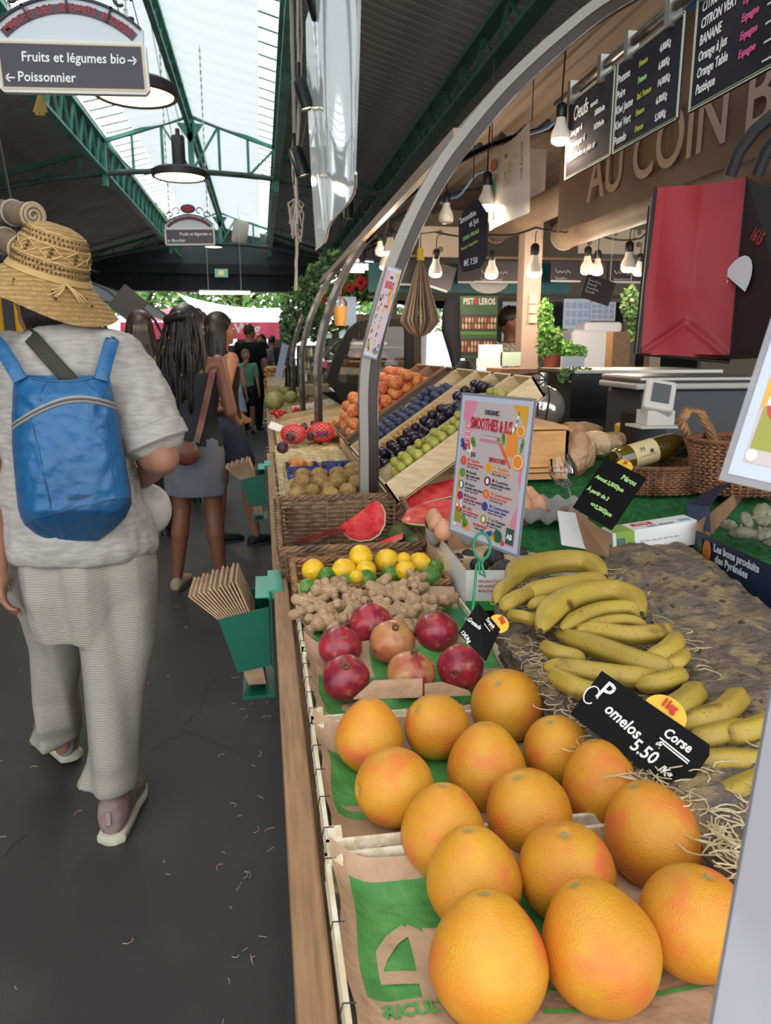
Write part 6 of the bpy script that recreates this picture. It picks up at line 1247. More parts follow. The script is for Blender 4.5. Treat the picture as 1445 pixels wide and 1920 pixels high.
M_sq = mat('pale_squash', '7b7a64', .8, col2='66654f', scale=2, var=.1); t = thing('patty_pan_squash', 'x', 'squash'); b = B(); b.ell((0, 0, 0), (1, 1, .5), seg=36, rings=14, fn=lambda q: Vector((q.x*(1+.05*math.cos(9*math.atan2(q.y, q.x))), q.y*(1+.05*math.cos(9*math.atan2(q.y, q.x))), q.z))); b.build('flesh', M_sq, t, smooth=True, sharp=180); b = B(); b.cyl((0, 0, .45), (.05, 0, .75), .1, seg=8); b.build('stem', M_stem, t); SQ = Proto(t)
for u, v, d, rx, l in [(1400, 975, 34, 1.0, 'patty pan squash leaning behind, left of the box'), (1430, 965, 44, 1.3, 'patty pan squash standing on edge'), (1390, 1000, 50, .2, 'flat patty pan squash near the left corner of the box'), (1425, 1000, 40, .4, 'patty pan squash in the middle of the heap'), (1365, 985, 30, .9, 'small patty pan squash against the cardboard corner'), (1450, 1015, 46, .1, 'patty pan squash at the picture edge'), (1460, 985, 40, .6, 'patty pan squash behind, cut by the picture edge')]:
    c = at(u, v, d=1.9); SQ.put(c, (rx, rnd(-.3, .3), rnd(0, 6)), px(c, d/2), l, 'patty pan squash')
# ---------------- wicker baskets at the right ----------------
M_wd = mat('brown_wicker', '6a432a', .5, col2='8f6040', scale=30, lo=.3, hi=.7, col3='3f2517', scale3=14, lo3=.5, hi3=.75)
def oval(c, rx, ry, h, flare=.05, rot=0, tilt=0):
    c = Vector(c); R = Matrix.Rotation(rot, 3, 'Z')
    def f(t, hh): a = t*6.2832; k = 1-flare*(1-hh); d = R @ Vector((math.cos(a)*rx*k, math.sin(a)*ry*k, 0)); n = R @ Vector((math.cos(a)/rx, math.sin(a)/ry, 0)).normalized(); return c+d+Vector((0, 0, h*hh+tilt*math.sin(a)*hh)), n
    return f
c = at(1235, 893, d=2.38); wicker('wicker_basket', 'low oval brown wicker basket holding the bottle on the turf', oval(c-Vector((0, 0, .045)), .165, .10, .085), 11, .0040, 44, .0035, M_wd, base=c)
c = at(1385, 890, d=2.30); wicker('wicker_basket', 'taller brown wicker basket with a twisted handle at the right', oval(c-Vector((0, 0, .05)), .16, .12, .16, .12), 16, .0042, 40, .0035, M_wd, base=c)
b = B(); H = [at(u, v, d=2.35) for u, v in ((1300, 850), (1288, 815), (1276, 790), (1290, 768), (1312, 772), (1328, 800), (1338, 832))]
for ph in range(5):
    P = []
    for i in range(len(H)-1):
        for k in range(6): q = H[i].lerp(H[i+1], k/6); a = (i*6+k)*.55+ph*1.257; P.append(q+RT*math.cos(a)*.011+UP*math.sin(a)*.011*.5+FW*math.sin(a)*.011)
    b.tube(P, .0062, 7)
o = b.build('handle', M_wick2, [x for x in bpy.data.objects if x.get('label', '').startswith('taller brown')][0], smooth=True)
# bottle
M, w, h = quad((1150, 858), (1270, 815), (1160, 880), 2.4); t = thing('wine_bottle', 'dark yellow glass bottle with cream label lying in the oval basket', 'bottle', at(1210, 845, d=2.4)); p0 = at(1152, 866, d=2.38); p1 = at(1330, 812, d=2.45); ax = (p1-p0).normalized(); q_ = Vector((0, 0, 1)).rotation_difference(ax).to_matrix()
b = B(); b.lathe([(0, .004), (.012, .012), (.034, .0), (.040, .012), (.040, .19), (.034, .225), (.016, .255), (.014, .31), (0, .312)], p0, q_, 28); b.build('glass', mat('olive_glass', '6e5a14', .08, col2='3a2c08', scale=5, trans=.35, spec=.8, coat=.5), t, smooth=True, sharp=60)
b = B(); b.lathe([(.0405, .055), (.0405, .14)], p0, q_, 28); b.build('label', mat('cream_label', 'cdb989', .6), t, smooth=True)
M = frame(p0+ax*.062+((CAM-p0)-ax*(CAM-p0).dot(ax)).normalized()*.0415, ax, UP); text('M', .02, M_ink, t, M, .012, .006, 0); b = B(M); b.box((.05, .0, 0), (.012, .012, .001)); b.build('label_crest', M_ink, t); scribble(t, M, .005, -.012, .06, .005, M_ink, .0005)
# ---------------- light wooden crates, paper bags, glasses ----------------
M_pine = mat('pine_crate', 'c9955c', .55, col2='b98350', scale=4, stretch=(2, 12, 12), var=.05); c = at(1005, 850, z=.95)
def wcrate(x0, x1, y0, y1, z0, h, n, label):
    t = thing('wooden_crate', label, 'crate', ((x0+x1)/2, y0, z0))
    for k in range(n):
        za = z0+h*k/n+.006; zb_ = z0+h*(k+1)/n-.006
        for a in ((x0, x1, y0, y0+.01), (x0, x1, y1-.01, y1), (x0, x0+.01, y0, y1), (x1-.01, x1, y0, y1)): b = B(); b.bb(*a, za, zb_); b.build('slat', M_pine, t)
    for k in range(4): b = B(); b.bb(x0, x1, y0+(y1-y0)*k/4+.004, y0+(y1-y0)*(k+1)/4-.004, z0+h-.002, z0+h+.008); b.build('lid_board', M_pine, t)
    return t
cR = tat(1062, 895); cL = at(968, 895, y=cR.y); YC = cR.y; ZC_ = min(cL.z, cR.z)
t = wcrate(cL.x-.12, cR.x, YC, YC+.36, ZC_+.03, .13, 1, 'closed pine crate with a heart mark, behind the menu sign'); b = B(frame(at(988, 852, y=YC-.002), (1, 0, 0), (0, 0, 1)))
hp = [(16*math.sin(a)**3*.0009, (13*math.cos(a)-5*math.cos(2*a)-2*math.cos(3*a)-math.cos(4*a))*.0009) for a in [k*.314 for k in range(20)]]; b.poly(hp, .001); b.build('heart_mark', mat('burnt_wood', '7a4a2c', .7), t)
wcrate(cL.x-.12, cR.x-.01, YC-.03, YC+.34, ZC_-.005, .03, 1, 'thin pine pallet under the heart crate')
M_bag = mat('crumpled_bag', 'c39c78', .8, col2='a98058', scale=8, bump=1.5, bscale=30)
def crump(c, s, label, seed, m=M_bag, name='paper_bag', cat_='bag'):
    b = B(); b.ell(c, s, seg=26, rings=18, fn=lambda q: q*(1+.28*nz((q.x*22+seed, q.y*22, q.z*22))+.12*abs(nz((q.x*60, q.y*60+seed, q.z*60))))); return tag(b.build(name, m, smooth=True, sharp=25), label, cat_)
crump(at(1085, 850, d=2.5), (.055, .05, .075), 'crumpled kraft paper bag right of the heart crate', 1); crump(at(1115, 832, d=2.65), (.08, .06, .045), 'shiny crumpled cellophane and paper bag', 2, mat('cellophane', 'cfae8a', .25, bump=1.5, bscale=30)); crump(at(1090, 806, d=2.9), (.09, .06, .03), 'folded brown paper parcel behind the bags', 3); crump(at(1160, 825, d=2.8), (.08, .05, .03), 'brown paper packet beside the bottle', 4)
b = B(); b.box(at(1168, 815, d=2.9), (.06, .05, .09)); tag(b.build('yellow_box', mat('yellow_box', 'd8b13c', .5), mods=[('BEVEL', dict(width=.01, segments=2))]), 'small yellow box in front of the black counter', 'box')
def wglass(c, r, label, tiltv=(0, 0, 1)):
    t = thing('wine_glass', label, 'glass', c); q_ = Vector((0, 0, 1)).rotation_difference(Vector(tiltv).normalized()).to_matrix(); b = B(); b.lathe([(r*.75, r*1.2), (r*.95, r*.5), (r, 0), (r*.8, -r*.65), (r*.3, -r*1.05), (.05*r, -r*1.2)], c, q_, 28); b.build('bowl', M_glass, t, smooth=True); b = B(); b.lathe([(.05*r, -r*1.2), (.05*r, -r*2.6), (r*.7, -r*2.75), (0, -r*2.8)], c, q_, 20); b.build('stem', M_glass, t, smooth=True)
wglass(at(1056, 885, d=2.2), px(at(1056, 885, d=2.2), 26), 'clear round wine glass lying tilted before the paper bag', (-.3, .2, 1))
c = at(1010, 765, d=3.2); t = thing('glass_dome', 'large silvery glass demijohn behind the pine crate', 'demijohn', c); b = B(); b.ell(c, (.11, .11, .10), seg=32, rings=20); b.cyl(c+Vector((0, 0, .09)), c+Vector((0, 0, .15)), .03); b.build('body', mat('silver_glass', 'b9b4ad', .08, metal=.7), t, smooth=True)
c = at(965, 745, d=3.0); t = thing('wire_rack', 'black wire plate rack behind the menu sign', 'rack', c)
for P in ([(918, 722), (960, 705), (1010, 700), (1025, 712), (1012, 722), (985, 728)], [(920, 745), (922, 722), (965, 715), (1025, 712), (1030, 745), (1022, 790)], [(920, 745), (965, 735), (1024, 738)], [(965, 715), (966, 745)], [(1008, 722), (1008, 780)], [(940, 760), (920, 745)]):
    b = B(); b.tube([at(u, v, d=3.0) for u, v in P], .004, 6); b.build('wire', M_black, t, smooth=True)
# ---------------- scale and counter ----------------
M_cnt = mat('dark_counter', '1c1c1f', .35); b = B(); b.bb(1.05, 2.9, 3.35, 3.9, 0, 1.0); b.bb(1.0, 2.95, 3.3, 3.95, 1.0, 1.03, 1); tag(b.build('service_counter', [M_cnt, M_steel]), 'long black service counter across the back of the stall', 'counter')
p = at(1072, 700, y=3.45); q = at(1200, 792, y=3.45); t = thing('black_cabinet', 'black back-of-counter cabinet with a steel top edge', 'cabinet', (p.x, 3.45, q.z)); b = B(); b.bb(p.x, q.x+.35, 3.45, 3.9, 1.03, p.z); b.build('body', M_cnt, t); b = B(); b.bb(p.x, q.x+.4, 3.42, 3.92, p.z, p.z+.015); b.build('steel_top', M_chrome, t); b = B(); b.bb(p.x, q.x, 3.43, 3.45, 1.04, 1.11); b.build('kick_strip', M_dark, t)
t = thing('shop_scale', 'grey counter scale with steel platter and white angled display', 'scale', at(1300, 760, y=2.9)); a = at(1200, 712, y=2.75); c = at(1420, 712, y=2.75)
b = B(); b.bb(a.x, c.x, 2.75, 3.1, a.z-.012, a.z+.012); b.build('platter', M_chrome, t, mods=[('BEVEL', dict(width=.01, segments=3))]); b = B(); b.bb(a.x-.01, c.x, 2.76, 3.1, a.z-.04, a.z-.014); b.build('rim', mat('scale_grey', 'a5a19b', .4), t, mods=[('BEVEL', dict(width=.008, segments=2))])
b = B(); b.bb(a.x+.03, c.x, 2.78, 3.1, a.z-.28, a.z-.04); b.build('body', mat('scale_dark', '3f3f45', .5), t, mods=[('BEVEL', dict(width=.02, segments=3))])
M, w, h = quad((1218, 713), (1272, 722), (1205, 762), (2.60, 2.58, 2.56)); b = B(M); b.box((w/2, h/2, -.015), (w*1.05, h*1.1, .05)); b.build('display_housing', mat('scale_white', 'c6c0b8', .4), t, mods=[('BEVEL', dict(width=.01, segments=3))]); b = B(M); b.box((w*.52, h*.52, .012), (w*.62, h*.68, .004)); b.build('display_screen', mat('lcd', '5a5d60', .2), t); c = at(1228, 782, d=2.6); b = B(); b.box(c, (.10, .08, .05)); b.box(c+Vector((0, 0, -.03)), (.16, .12, .008)); b.build('display_foot', MATS['scale_white'], t)
b = B(); c = at(1205, 800, d=2.75); b.box(c-Vector((0, 0, .02)), (.12, .12, .14)); tag(b.build('black_bin', M_blackp), 'small black container under the scale display', 'container')
b = B(); b.box(at(1300, 850, d=3.0)+Vector((.1, .1, -.04)), (.8, .3, .06)); tag(b.build('scale_stand', M_blackp), 'black plinth under the shop scale', 'stand')
# ---------------- back of the stall and neighbouring stalls ----------------
M_cw = mat('cream_wall', 'a89a86', .8); M_peg = mat('dotted_panel', 'b5a898', .7); Yb = 8.4
t = thing('wall_back', None, None, (3.5, Yb, 0)); struct(t)
for x0, x1, z0, z1 in ((1.35, 7, 0, 1.15), (1.35, 7, 1.95, 2.9), (1.35, 1.5, 1.15, 1.95), (2.3, 2.42, 1.15, 1.95), (3.1, 3.25, 1.15, 1.95), (4.2, 4.35, 1.15, 1.95), (5.2, 7, 1.15, 1.95)): b = B(); b.bb(x0, x1, Yb, Yb+.08, z0, z1); b.build('wall_section', M_cw, t)
for x0, x1 in ((1.5, 2.3), (2.42, 3.1), (3.25, 4.2), (4.35, 5.2)): b = B(); b.bb(x0, x1, Yb+.03, Yb+.035, 1.15, 1.95); b.build('pane', M_glass, t)
def vpan(name, P0, P1, y, m, label, cat_, th=.02, rot=0, extra=None):
    """upright flat panel facing the aisle end-on: picture corners top-left, bottom-right at distance y"""
    a = at(*P0, y=y); c = at(*P1, y=y); cx = (a+c)/2; b = B(); w = abs(c.x-a.x); h = abs(a.z-c.z); t = thing(name, label, cat_, cx); b.box((cx.x, y, cx.z), (w, th, h), R3('Y', rot)); b.build('panel', m, t); return t, cx, w, h
def dots(t, cx, w, h, y, pts):
    for i, j in pts:
        b = B(); b.lathe([(.022, 0), (.015, -.006), (0, -.006)], (cx.x+(i-.5)*w, y-.012, cx.z+(j-.5)*h), R3('X', -90), 12); b.build('round_fitting', mat('fitting', '6d6359', .6), t)
t, cx, w, h = vpan('wall_panel', (785, 424), (862, 483), 5.9, M_peg, 'cream panel with round fittings behind the unlit bulb', 'panel'); dots(t, cx, w, h, 5.9, [(.5, .8), (.52, .25)])
t, cx, w, h = vpan('wall_panel', (1085, 428), (1216, 478), 5.9, M_peg, 'cream panel with round fittings above the dangling slate', 'panel'); dots(t, cx, w, h, 5.9, [(.15, .45), (.5, .85), (.83, .4), (.83, .9)])
b = B(); a = at(715, 478, y=6.0); c = at(1216, 492, y=6.0); b.bb(a.x, c.x, 5.95, 6.05, c.z, a.z); tag(b.build('cross_beam', mat('dusty_beam', '7a6a5a', .7)), 'pale dusty beam running across behind the bulbs', 'beam')
t, cx, w, h = vpan('teal_fascia', (690, 492), (986, 551), 6.3, mat('teal', '1c5c62', .5), 'teal fascia board with white arc behind the dark menu boards', 'sign'); b = B(frame((cx.x+.25*w, 6.28, cx.z-.0), (1, 0, 0), (0, 0, 1))); b.disc(0, 0, .18, 0, .006, .12); b.build('white_arc', M_cardw, t)
vpan('teal_fascia', (1006, 492), (1066, 551), 6.3, MATS['teal'], 'short teal fascia board right of the beige pillar', 'sign')
for P0, P1, r, l, tx in (((746, 490), (776, 534), 0, 'dark menu board partly behind the nearest arch', None), ((800, 494), (850, 540), 16, 'dark menu board hanging tilted behind a lit bulb', None), ((858, 492), (888, 530), 0, 'dark menu board behind the tag-shaped board', None), ((889, 490), (985, 530), 0, 'wide dark menu board left of the beige pillar', 'Jus frais 4€'), ((1032, 488), (1086, 528), 0, 'dark menu board right of the beige pillar', 'Soupe 5€'), ((1140, 490), (1216, 530), 0, 'dark menu board next to the red bag', 'Salade 6€')):
    t, cx, w, h = vpan('menu_board', P0, P1, 6.0-.02*r, mat('brown_black_board', '33282a', .35), l, 'menu board', rot=r); b = B(); b.box((cx.x, 5.985-.02*r, cx.z-h/2), (w, .01, .015), R3('Y', r)) if r == 0 else b.box((cx.x-.05, 5.66, cx.z-h/2), (w, .01, .015), R3('Y', r)); b.build('lower_edge', M_cardw, t)
    if tx: M = frame((cx.x-w*.4, 5.98, cx.z-.02), (1, 0, 0), (0, 0, 1)); scribble(t, M, .01, 0, w*.5, .035, M_chalk); scribble(t, M, .01, -.05, w*.4, .025, M_chalk)
b = B(); a = at(690, 557, y=6.2); c = at(1160, 557, y=6.2); b.cyl(a, c, .012, seg=8); tag(b.build('glass_rail', M_chrome), 'thin pale rail running level behind the stall', 'rail')
# pillar
a = at(978, 480, y=5.2); c = at(1011, 480, y=5.2); t = thing('pillar', 'beige square pillar lit by a bulb, with small switch boxes', 'pillar', (a.x, 5.2, 0)); b = B(); b.bb(a.x+.02, c.x+.02, 5.2, 5.33, 0, 2.75); b.build('shaft', mat('beige_post2', 'b09a8c', .6), t)
for v in (562, 580, 598): q = at(998, v, y=5.19); b = B(); b.box(q, (.055, .03, .055)); b.build('switch_box', mat('switch_beige', 'c9b59f', .5), t)
# poster
t, cx, w, h = vpan('food_poster', (862, 555), (929, 672), 5.6, mat('poster_dark_green', '34522e', .5), 'green poster showing rows of sausages and vegetables, titled PISTOLEROS', 'poster'); M = frame((cx.x-w/2, 5.585, cx.z-h/2), (1, 0, 0), (0, 0, 1)); text('PIST   LEROS', .062, mat('poster_grey', 'c3c4bd', .5), t, M, w/2, h*.87, .002, 'CENTER', sx=.72, bold=.002); text('O', .062, M_redp, t, M, w*.40, h*.87, .002, 'CENTER', sx=.72, bold=.003)
b = B(M); b.box((w/2, h*.58, .001), (w*.95, h*.26, .002), m=0); b.box((w/2, h*.2, .001), (w*.95, h*.26, .002), m=0); b.box((w/2, h*.41, .001), (w*.97, h*.05, .002), m=1)
for k in range(11):
    for rr_, (y_, hh_) in enumerate(((.62, .10), (.52, .08), (.24, .10), (.15, .08))): b.disc(w*(.08+.085*k), h*y_, w*.03, .002, .005, h*.045, seg=10, m=2+(k+rr_) % 4)
b.build('printed_food', [mat('food_bg', '3b2f2c', .5), mat('food_green', '4d7a36', .5), mat('food_red', '8e3a2e', .5), mat('food_tan', 'c49a62', .5), mat('food_white', 'b3afa0', .5), mat('food_orange', 'c2752e', .5)], t)
# hanging dark jacket and bag
M_navyc = mat('navy_cloth', '15171f', .8)
def sil(rows, Y, dep, seg=28, wr_=.0, ws=20):
    """loft from picture rows (v, u_left, u_right[, dy]) standing at distance Y"""
    R = []
    for r in rows:
        v, a, c = r[:3]; dy = r[3] if len(r) > 3 else 0; e = r[4] if len(r) > 4 else dep; p = at(a, v, y=Y+dy); q = at(c, v, y=Y+dy); m_ = (p+q)/2; R.append((m_, (q-p)/2, Vector((0, e, 0))))
    b = B(); b.ring(R, seg)
    if wr_: b.v = [tuple(Vector(p)+Vector((nz(p, ws), nz((p[1], p[2], p[0]), ws), 0))*wr_) for p in b.v]
    return b
tag(sil([(560, 832, 858), (580, 828, 862), (620, 826, 862), (660, 838, 862), (690, 848, 860)], 5.5, .05, wr_=.02, ws=9).build('hanging_jacket', M_navyc, smooth=True), 'dark navy jacket hanging beside the green poster', 'jacket')
tag(sil([(676, 862, 880), (690, 852, 890), (715, 842, 902), (732, 840, 904)], 4.7, .09, wr_=.02, ws=9).build('dark_umbrella_cloth', M_navyc, smooth=True), 'dark blue folded cloth bag under the green poster', 'bag')
# newspaper cone lantern
c = at(787, 600, y=4.2); t = thing('paper_bag_bundle', 'hanging cone of folded newspaper bags tied at the top with yellow cord', 'paper bags', c); s = 4.2/1400*.98; b = B(); n = 28
prof = [(3, 108), (9, 96), (22, 50), (37, 4), (38, -3), (20, -24), (6, -30)]
for k in range(n):
    a = k/n*6.283; a2 = a+.02; vs = []
    for sg in (0, .10):
        for r, z in prof: vs.append(c+Vector((math.cos(a+sg*(1 if r > 5 else .2))*r*s*(1 if sg == 0 else .93), math.sin(a+sg)*r*s*(1 if sg == 0 else .93), z*s)))
    m_ = len(prof); b.add(vs, [(i, i+1, m_+i+1, m_+i) for i in range(m_-1)], k % 3); 
    vs = [c+Vector((math.cos(a)*r*s*f_, math.sin(a)*r*s*f_, z*s)) for f_ in (1, .55) for r, z in prof]; b.add(vs, [(i, i+1, m_+i+1, m_+i) for i in range(m_-1)], k % 3)
b.build('paper_pleats', [mat('news_tan', 'a98a6c', .8), mat('news_grey', '6d625c', .8), mat('news_tan2', 'b89878', .8)], t); b = B(); q = c+Vector((0, 0, 108*s)); b.tube([q, q+Vector((0, 0, .06))], .02, 8); b.build('yellow_cord', mat('yellow_cord', 'd8b62a', .6), t); b = B(); b.tube([q+Vector((0, 0, .05)), (q.x, q.y, canopy_z(q.x)-.03)], .003, 5); b.build('string', M_dark, t)
# calendars, white machine, papers
for P0, P1, y, m_, l in (((1057, 560), (1104, 617), 6.1, mat('calendar_blue', 'a9bcd6', .6), 'pale blue year calendar left of the dangling slate'), ((1106, 566), (1152, 602), 6.1, mat('calendar_white', 'b9bfd2', .6), 'whiter year calendar behind the dangling slate'), ((897, 646), (940, 690), 5.0, M_white, 'white notice with a raised corner under the poster'), ((938, 660), (975, 686), 5.0, mat('green_notice', 'c3d8c0', .6), 'white and green notice below the vendor'), ((628, 556), (668, 610), 6.4, MATS['calendar_blue'], 'pale blue notice behind the second arch'), ((1052, 668), (1094, 690), 4.6, mat('notice_white', 'c9d2da', .6), 'white notice in front of the herb pots')):
    t, cx, w, h = vpan('notice', P0, P1, y, m_, l, 'notice', .01)
    if 'calendar' in l:
        for i in range(4):
            for j in range(3): b = B(); b.box((cx.x+(i-1.5)*w*.23, y-.008, cx.z+(j-1)*h*.28), (w*.17, .003, h*.2)); b.build('month_block', mat('month_ink', '8da3c4', .6), t)
t = thing('white_machine', 'large bright white machine body standing behind the herb pots', 'machine', at(1110, 660, y=5.9)); a = at(1073, 617, y=5.9); c = at(1160, 672, y=5.9); b = B(); b.bb(a.x, c.x, 5.9, 6.3, 0, a.z); b.build('lower_body', mat('machine_white', 'f2f4f6', .4), t, mods=[('BEVEL', dict(width=.04, segments=4))]); a = at(1097, 603, y=5.92); b = B(); b.bb(a.x, c.x+.03, 5.92, 6.3, at(1100, 624, y=5.92).z, a.z); b.build('upper_body', MATS['machine_white'], t, mods=[('BEVEL', dict(width=.03, segments=4))])
b = B(); a = at(940, 692, y=4.2); c = at(1012, 722, y=4.2); b.bb(a.x, c.x, 4.2, 4.5, c.z, a.z); tag(b.build('cardboard_box', M_card), 'plain brown cardboard box under the notices', 'box')
b = B(); b.bb(at(890, 700, y=4.5).x, at(1075, 700, y=4.5).x, 4.15, 4.9, 0, at(1012, 722, y=4.2).z); tag(b.build('work_counter', mat('brown_counter', '6a4d38', .6)), 'brown work counter below the notices', 'counter')
b = B(); a = at(1150, 622, y=4.6); c = at(1178, 690, y=4.6); b.bb(a.x, c.x, 4.6, 4.7, 0, a.z); tag(b.build('wooden_post', M_wood), 'short brown wooden post beside the red bag', 'post')
# dangling slate by bulbs
t = thing('price_slate', 'small brown-black slate dangling from two clips by the lit bulbs', 'slate', at(1117, 545, y=4.4)); M, w, h = quad((1096, 512), (1150, 530), (1086, 556), 4.5); b = B(M); b.box((w/2, h/2, 0), (w, h, .01)); b.build('slate', MATS['brown_black_board'], t); [scribble(t, M, w*.12, h*(.25+.16*q_), w*(.3+.1*(q_ % 2)), .018, M_chalk, .007) for q_ in range(4)]; q = M @ Vector((w*.3, h, 0)); b = B(); b.cyl(q, (q.x, q.y, canopy_z(q.x)), .002, seg=5); q = M @ Vector((w*.8, h, 0)); b.cyl(q, (q.x, q.y, canopy_z(q.x)), .002, seg=5); b.build('string', M_cardw, t)
# herbs
def leaves(name, label, boxes, n, s, m, cat_='plant', pot=None):
    t = thing(name, label, cat_, boxes[0][0]); b = B()
    for k in range(n):
        c, r = random.choice(boxes); d = Vector((rnd(-1, 1), rnd(-1, 1), rnd(-1, 1)))
        if d.length > 1: d.normalize()
        p = Vector(c)+Vector((d.x*r[0], d.y*r[1], d.z*r[2])); a = Vector((rnd(-1, 1), rnd(-1, 1), rnd(-.8, .8))).normalized()*s*rnd(.6, 1.1); q = a.orthogonal().normalized()*s*.45; q.rotate(Matrix.Rotation(rnd(0, 3), 3, a)); b.add([p-a, p+q, p+a, p-q], [(0, 1, 2, 3)], k % 2)
    o = b.build('foliage', m, t); o['kind'] = 'stuff'
    b = B()
    for c, r in boxes: b.tube([Vector(c)+Vector((0, 0, r[2])), Vector(c)-Vector((.02, 0, r[2]))], .004, 5)
    if 'hanging' in label:
        c0_ = max(boxes, key=lambda q: q[0][2])[0]; b.tube([c0_, (c0_[0], c0_[1], 2.85 if c0_[1] < 10 else 3.9)], .003, 5)
    b.build('stems', M_leafs[3], t)
    if pot: b = B(); b.lathe([(0, 0), (pot[1]*.7, 0), (pot[1], pot[1]*1.4), (pot[1]*.9, pot[1]*1.4), (pot[1]*.85, pot[1]*1.2), (0, pot[1]*1.2)], pot[0], seg=18); b.build('pot', mat('terracotta', '8a4a35', .7), t, smooth=True)
ML = [mat('basil', '6ea04a', .6, col2='86b85c', scale=4), mat('basil_dark', '4a7d38', .6)]; MV = [mat('vine', '6c915a', .6, col2='86a566', scale=4), mat('vine_dark', '4c7044', .6)]
P = lambda u, v, y: at(u, v, y=y)
leaves('potted_basil', 'bushy bright green basil in pots beside the pillar', [(P(1030, 640, 4.9), (.09, .08, .12)), (P(1050, 655, 4.9), (.08, .08, .07)), (P(1022, 600, 4.9), (.05, .05, .14))], 1100, .022, ML, pot=(P(1035, 692, 4.9), .07)); leaves('potted_basil', 'lower spreading green herb right of the basil', [(P(1075, 660, 4.8), (.09, .08, .05))], 400, .02, ML, pot=(P(1078, 690, 4.8), .06))
leaves('potted_herb', 'small potted herb drooping over the black cabinet', [(P(1080, 700, 3.5), (.09, .06, .03)), (P(1065, 708, 3.5), (.05, .05, .03))], 350, .014, MV); leaves('hanging_vine', 'green vine hanging down beside the red bag', [(P(1180, 570, 5.2), (.06, .05, .12)), (P(1188, 610, 5.2), (.05, .05, .12))], 350, .028, MV)
leaves('vine_garland', 'leafy green vine climbing over the far arched frames', [(P(602, 520, 8.6), (.16, .2, .18)), (P(577, 550, 8.8), (.16, .2, .2)), (P(554, 585, 9.2), (.18, .2, .24)), (P(545, 615, 9.4), (.15, .2, .2)), (P(625, 495, 8.2), (.15, .15, .15)), (P(585, 600, 9), (.12, .2, .25))], 2400, .045, MV)
leaves('flower_bunch', 'yellow-green hanging foliage behind the second arch', [(P(610, 545, 10.5), (.3, .2, .35)), (P(660, 530, 10.5), (.45, .2, .3)), (P(600, 600, 10.5), (.35, .2, .2))], 2000, .05, [mat('yellow_leaf', 'a3b352', .6), M_leafs[1]])
for u, v, y, r, l in ((677, 530, 9.5, .09, 'bright red paper flower hanging near the lights'), (655, 540, 9.5, .06, 'small red and orange paper flower left of the big one'), (600, 560, 9.5, .07, 'pink-red flower cluster behind the second arch'), (572, 592, 9.5, .06, 'dark red flower by the vine')):
    b = B(); c = P(u, v, y)
    for k in range(12): a = k*.9; b.ell(c+Vector((math.cos(a)*r*.6, rnd(-.03, .03), math.sin(a)*r*.6)), (r*.5, r*.2, r*.4), R3('Y', k*50), 8, 6)
    tag(b.build('paper_flower', mat('flower_red', 'c8322e', .6), smooth=True), l, 'flower')
# fluorescent lights of the neighbouring stall
for (u0, v0, u1, v1, y, l) in ((622, 502, 682, 504, 9.0, 'bright horizontal tube light behind the second arch'), (601, 538, 640, 512, 8.6, 'bright slanting tube light left of the second arch'), (684, 500, 700, 502, 7.5, 'short bright light between the arches'), (640, 490, 672, 490, 10, 'rear tube light above the others')):
    t = thing('tube_light', l, 'lamp', P(u0, v0, y)); a, c = P(u0, v0, y), P(u1, v1, y); b = B(); b.cyl(a, c, .045 if 'horizontal' in l else .028, seg=12); b.build('tube', M_tube, t, smooth=True); b = B(); b.bar(a+Vector((0, 0, .06)), c+Vector((0, 0, .06)), .1, .02); b.build('reflector', M_white, t)
    b = B(); b.cyl(a+Vector((0, 0, .06)), (a.x, a.y, 2.95), .004, seg=5); b.cyl(c+Vector((0, 0, .06)), (c.x, c.y, 2.95), .004, seg=5); b.build('cable', M_dark, t)
# glass display case
y0 = 5.5; t = thing('display_case', 'glass fronted display case with black arched end frame and cheeses', 'display case', P(690, 740, y0)); M_case = mat('case_black', '0d0c0e', .6, spec=.25)
outer = [(628, 735), (612, 712), (622, 680), (640, 640), (652, 618), (670, 603), (700, 598), (770, 598), (776, 610), (776, 735), (700, 735), (643, 757)]; inner = [(640, 718), (632, 712), (640, 685), (655, 645), (666, 625), (680, 616), (705, 612), (758, 612), (760, 622), (760, 720), (700, 722), (660, 720)]
b = B(); n = len(outer); O = [P(u, v, y0) for u, v in outer]; I_ = [P(u, v, y0) for u, v in inner]; off = Vector((0, .05, 0)); vs = O+I_+[p+off for p in O]+[p+off for p in I_]
fs = []
for i in range(n): j = (i+1) % n; fs += [(i, j, n+j, n+i), (2*n+i, 3*n+i, 3*n+j, 2*n+j), (i, 2*n+i, 2*n+j, j), (n+i, n+j, 3*n+j, 3*n+i)]
b.add(vs, fs); b.build('end_frame', M_case, t); b = B(); b.add([P(600, 735, y0+.1), P(776, 735, y0+.1), P(776, 757, y0+.1), P(640, 760, y0+.1)], [(0, 3, 2, 1)]); b.build('base_panel', M_case, t)
b = B(); e = Vector((0, 2.2, 0)); G = [P(u, v, y0+.02) for u, v in ((614, 712), (624, 680), (641, 642), (655, 620), (680, 604), (760, 601))]; vs = G+[g+e for g in G]; b.add(vs, [(i, i+1, 6+i+1, 6+i) for i in range(5)]); b.build('curved_glass', glassy('case_glass', (.8, .85, .85), .10, .03), t, smooth=True)
b = B(); b.add([P(636, 716, y0+.03), P(764, 716, y0+.03), P(764, 612, y0+.03), P(668, 612, y0+.03)], [(0, 1, 2, 3)]); b.build('end_pane', M_glass, t)
b = B(); a = P(640, 735, y0+2.1); c = P(790, 590, y0+2.1); b.bb(a.x+.05, c.x, y0+2.1, y0+2.15, .9, c.z); b.build('rear_panel', mat('case_rear', '8a745c', .6), t)
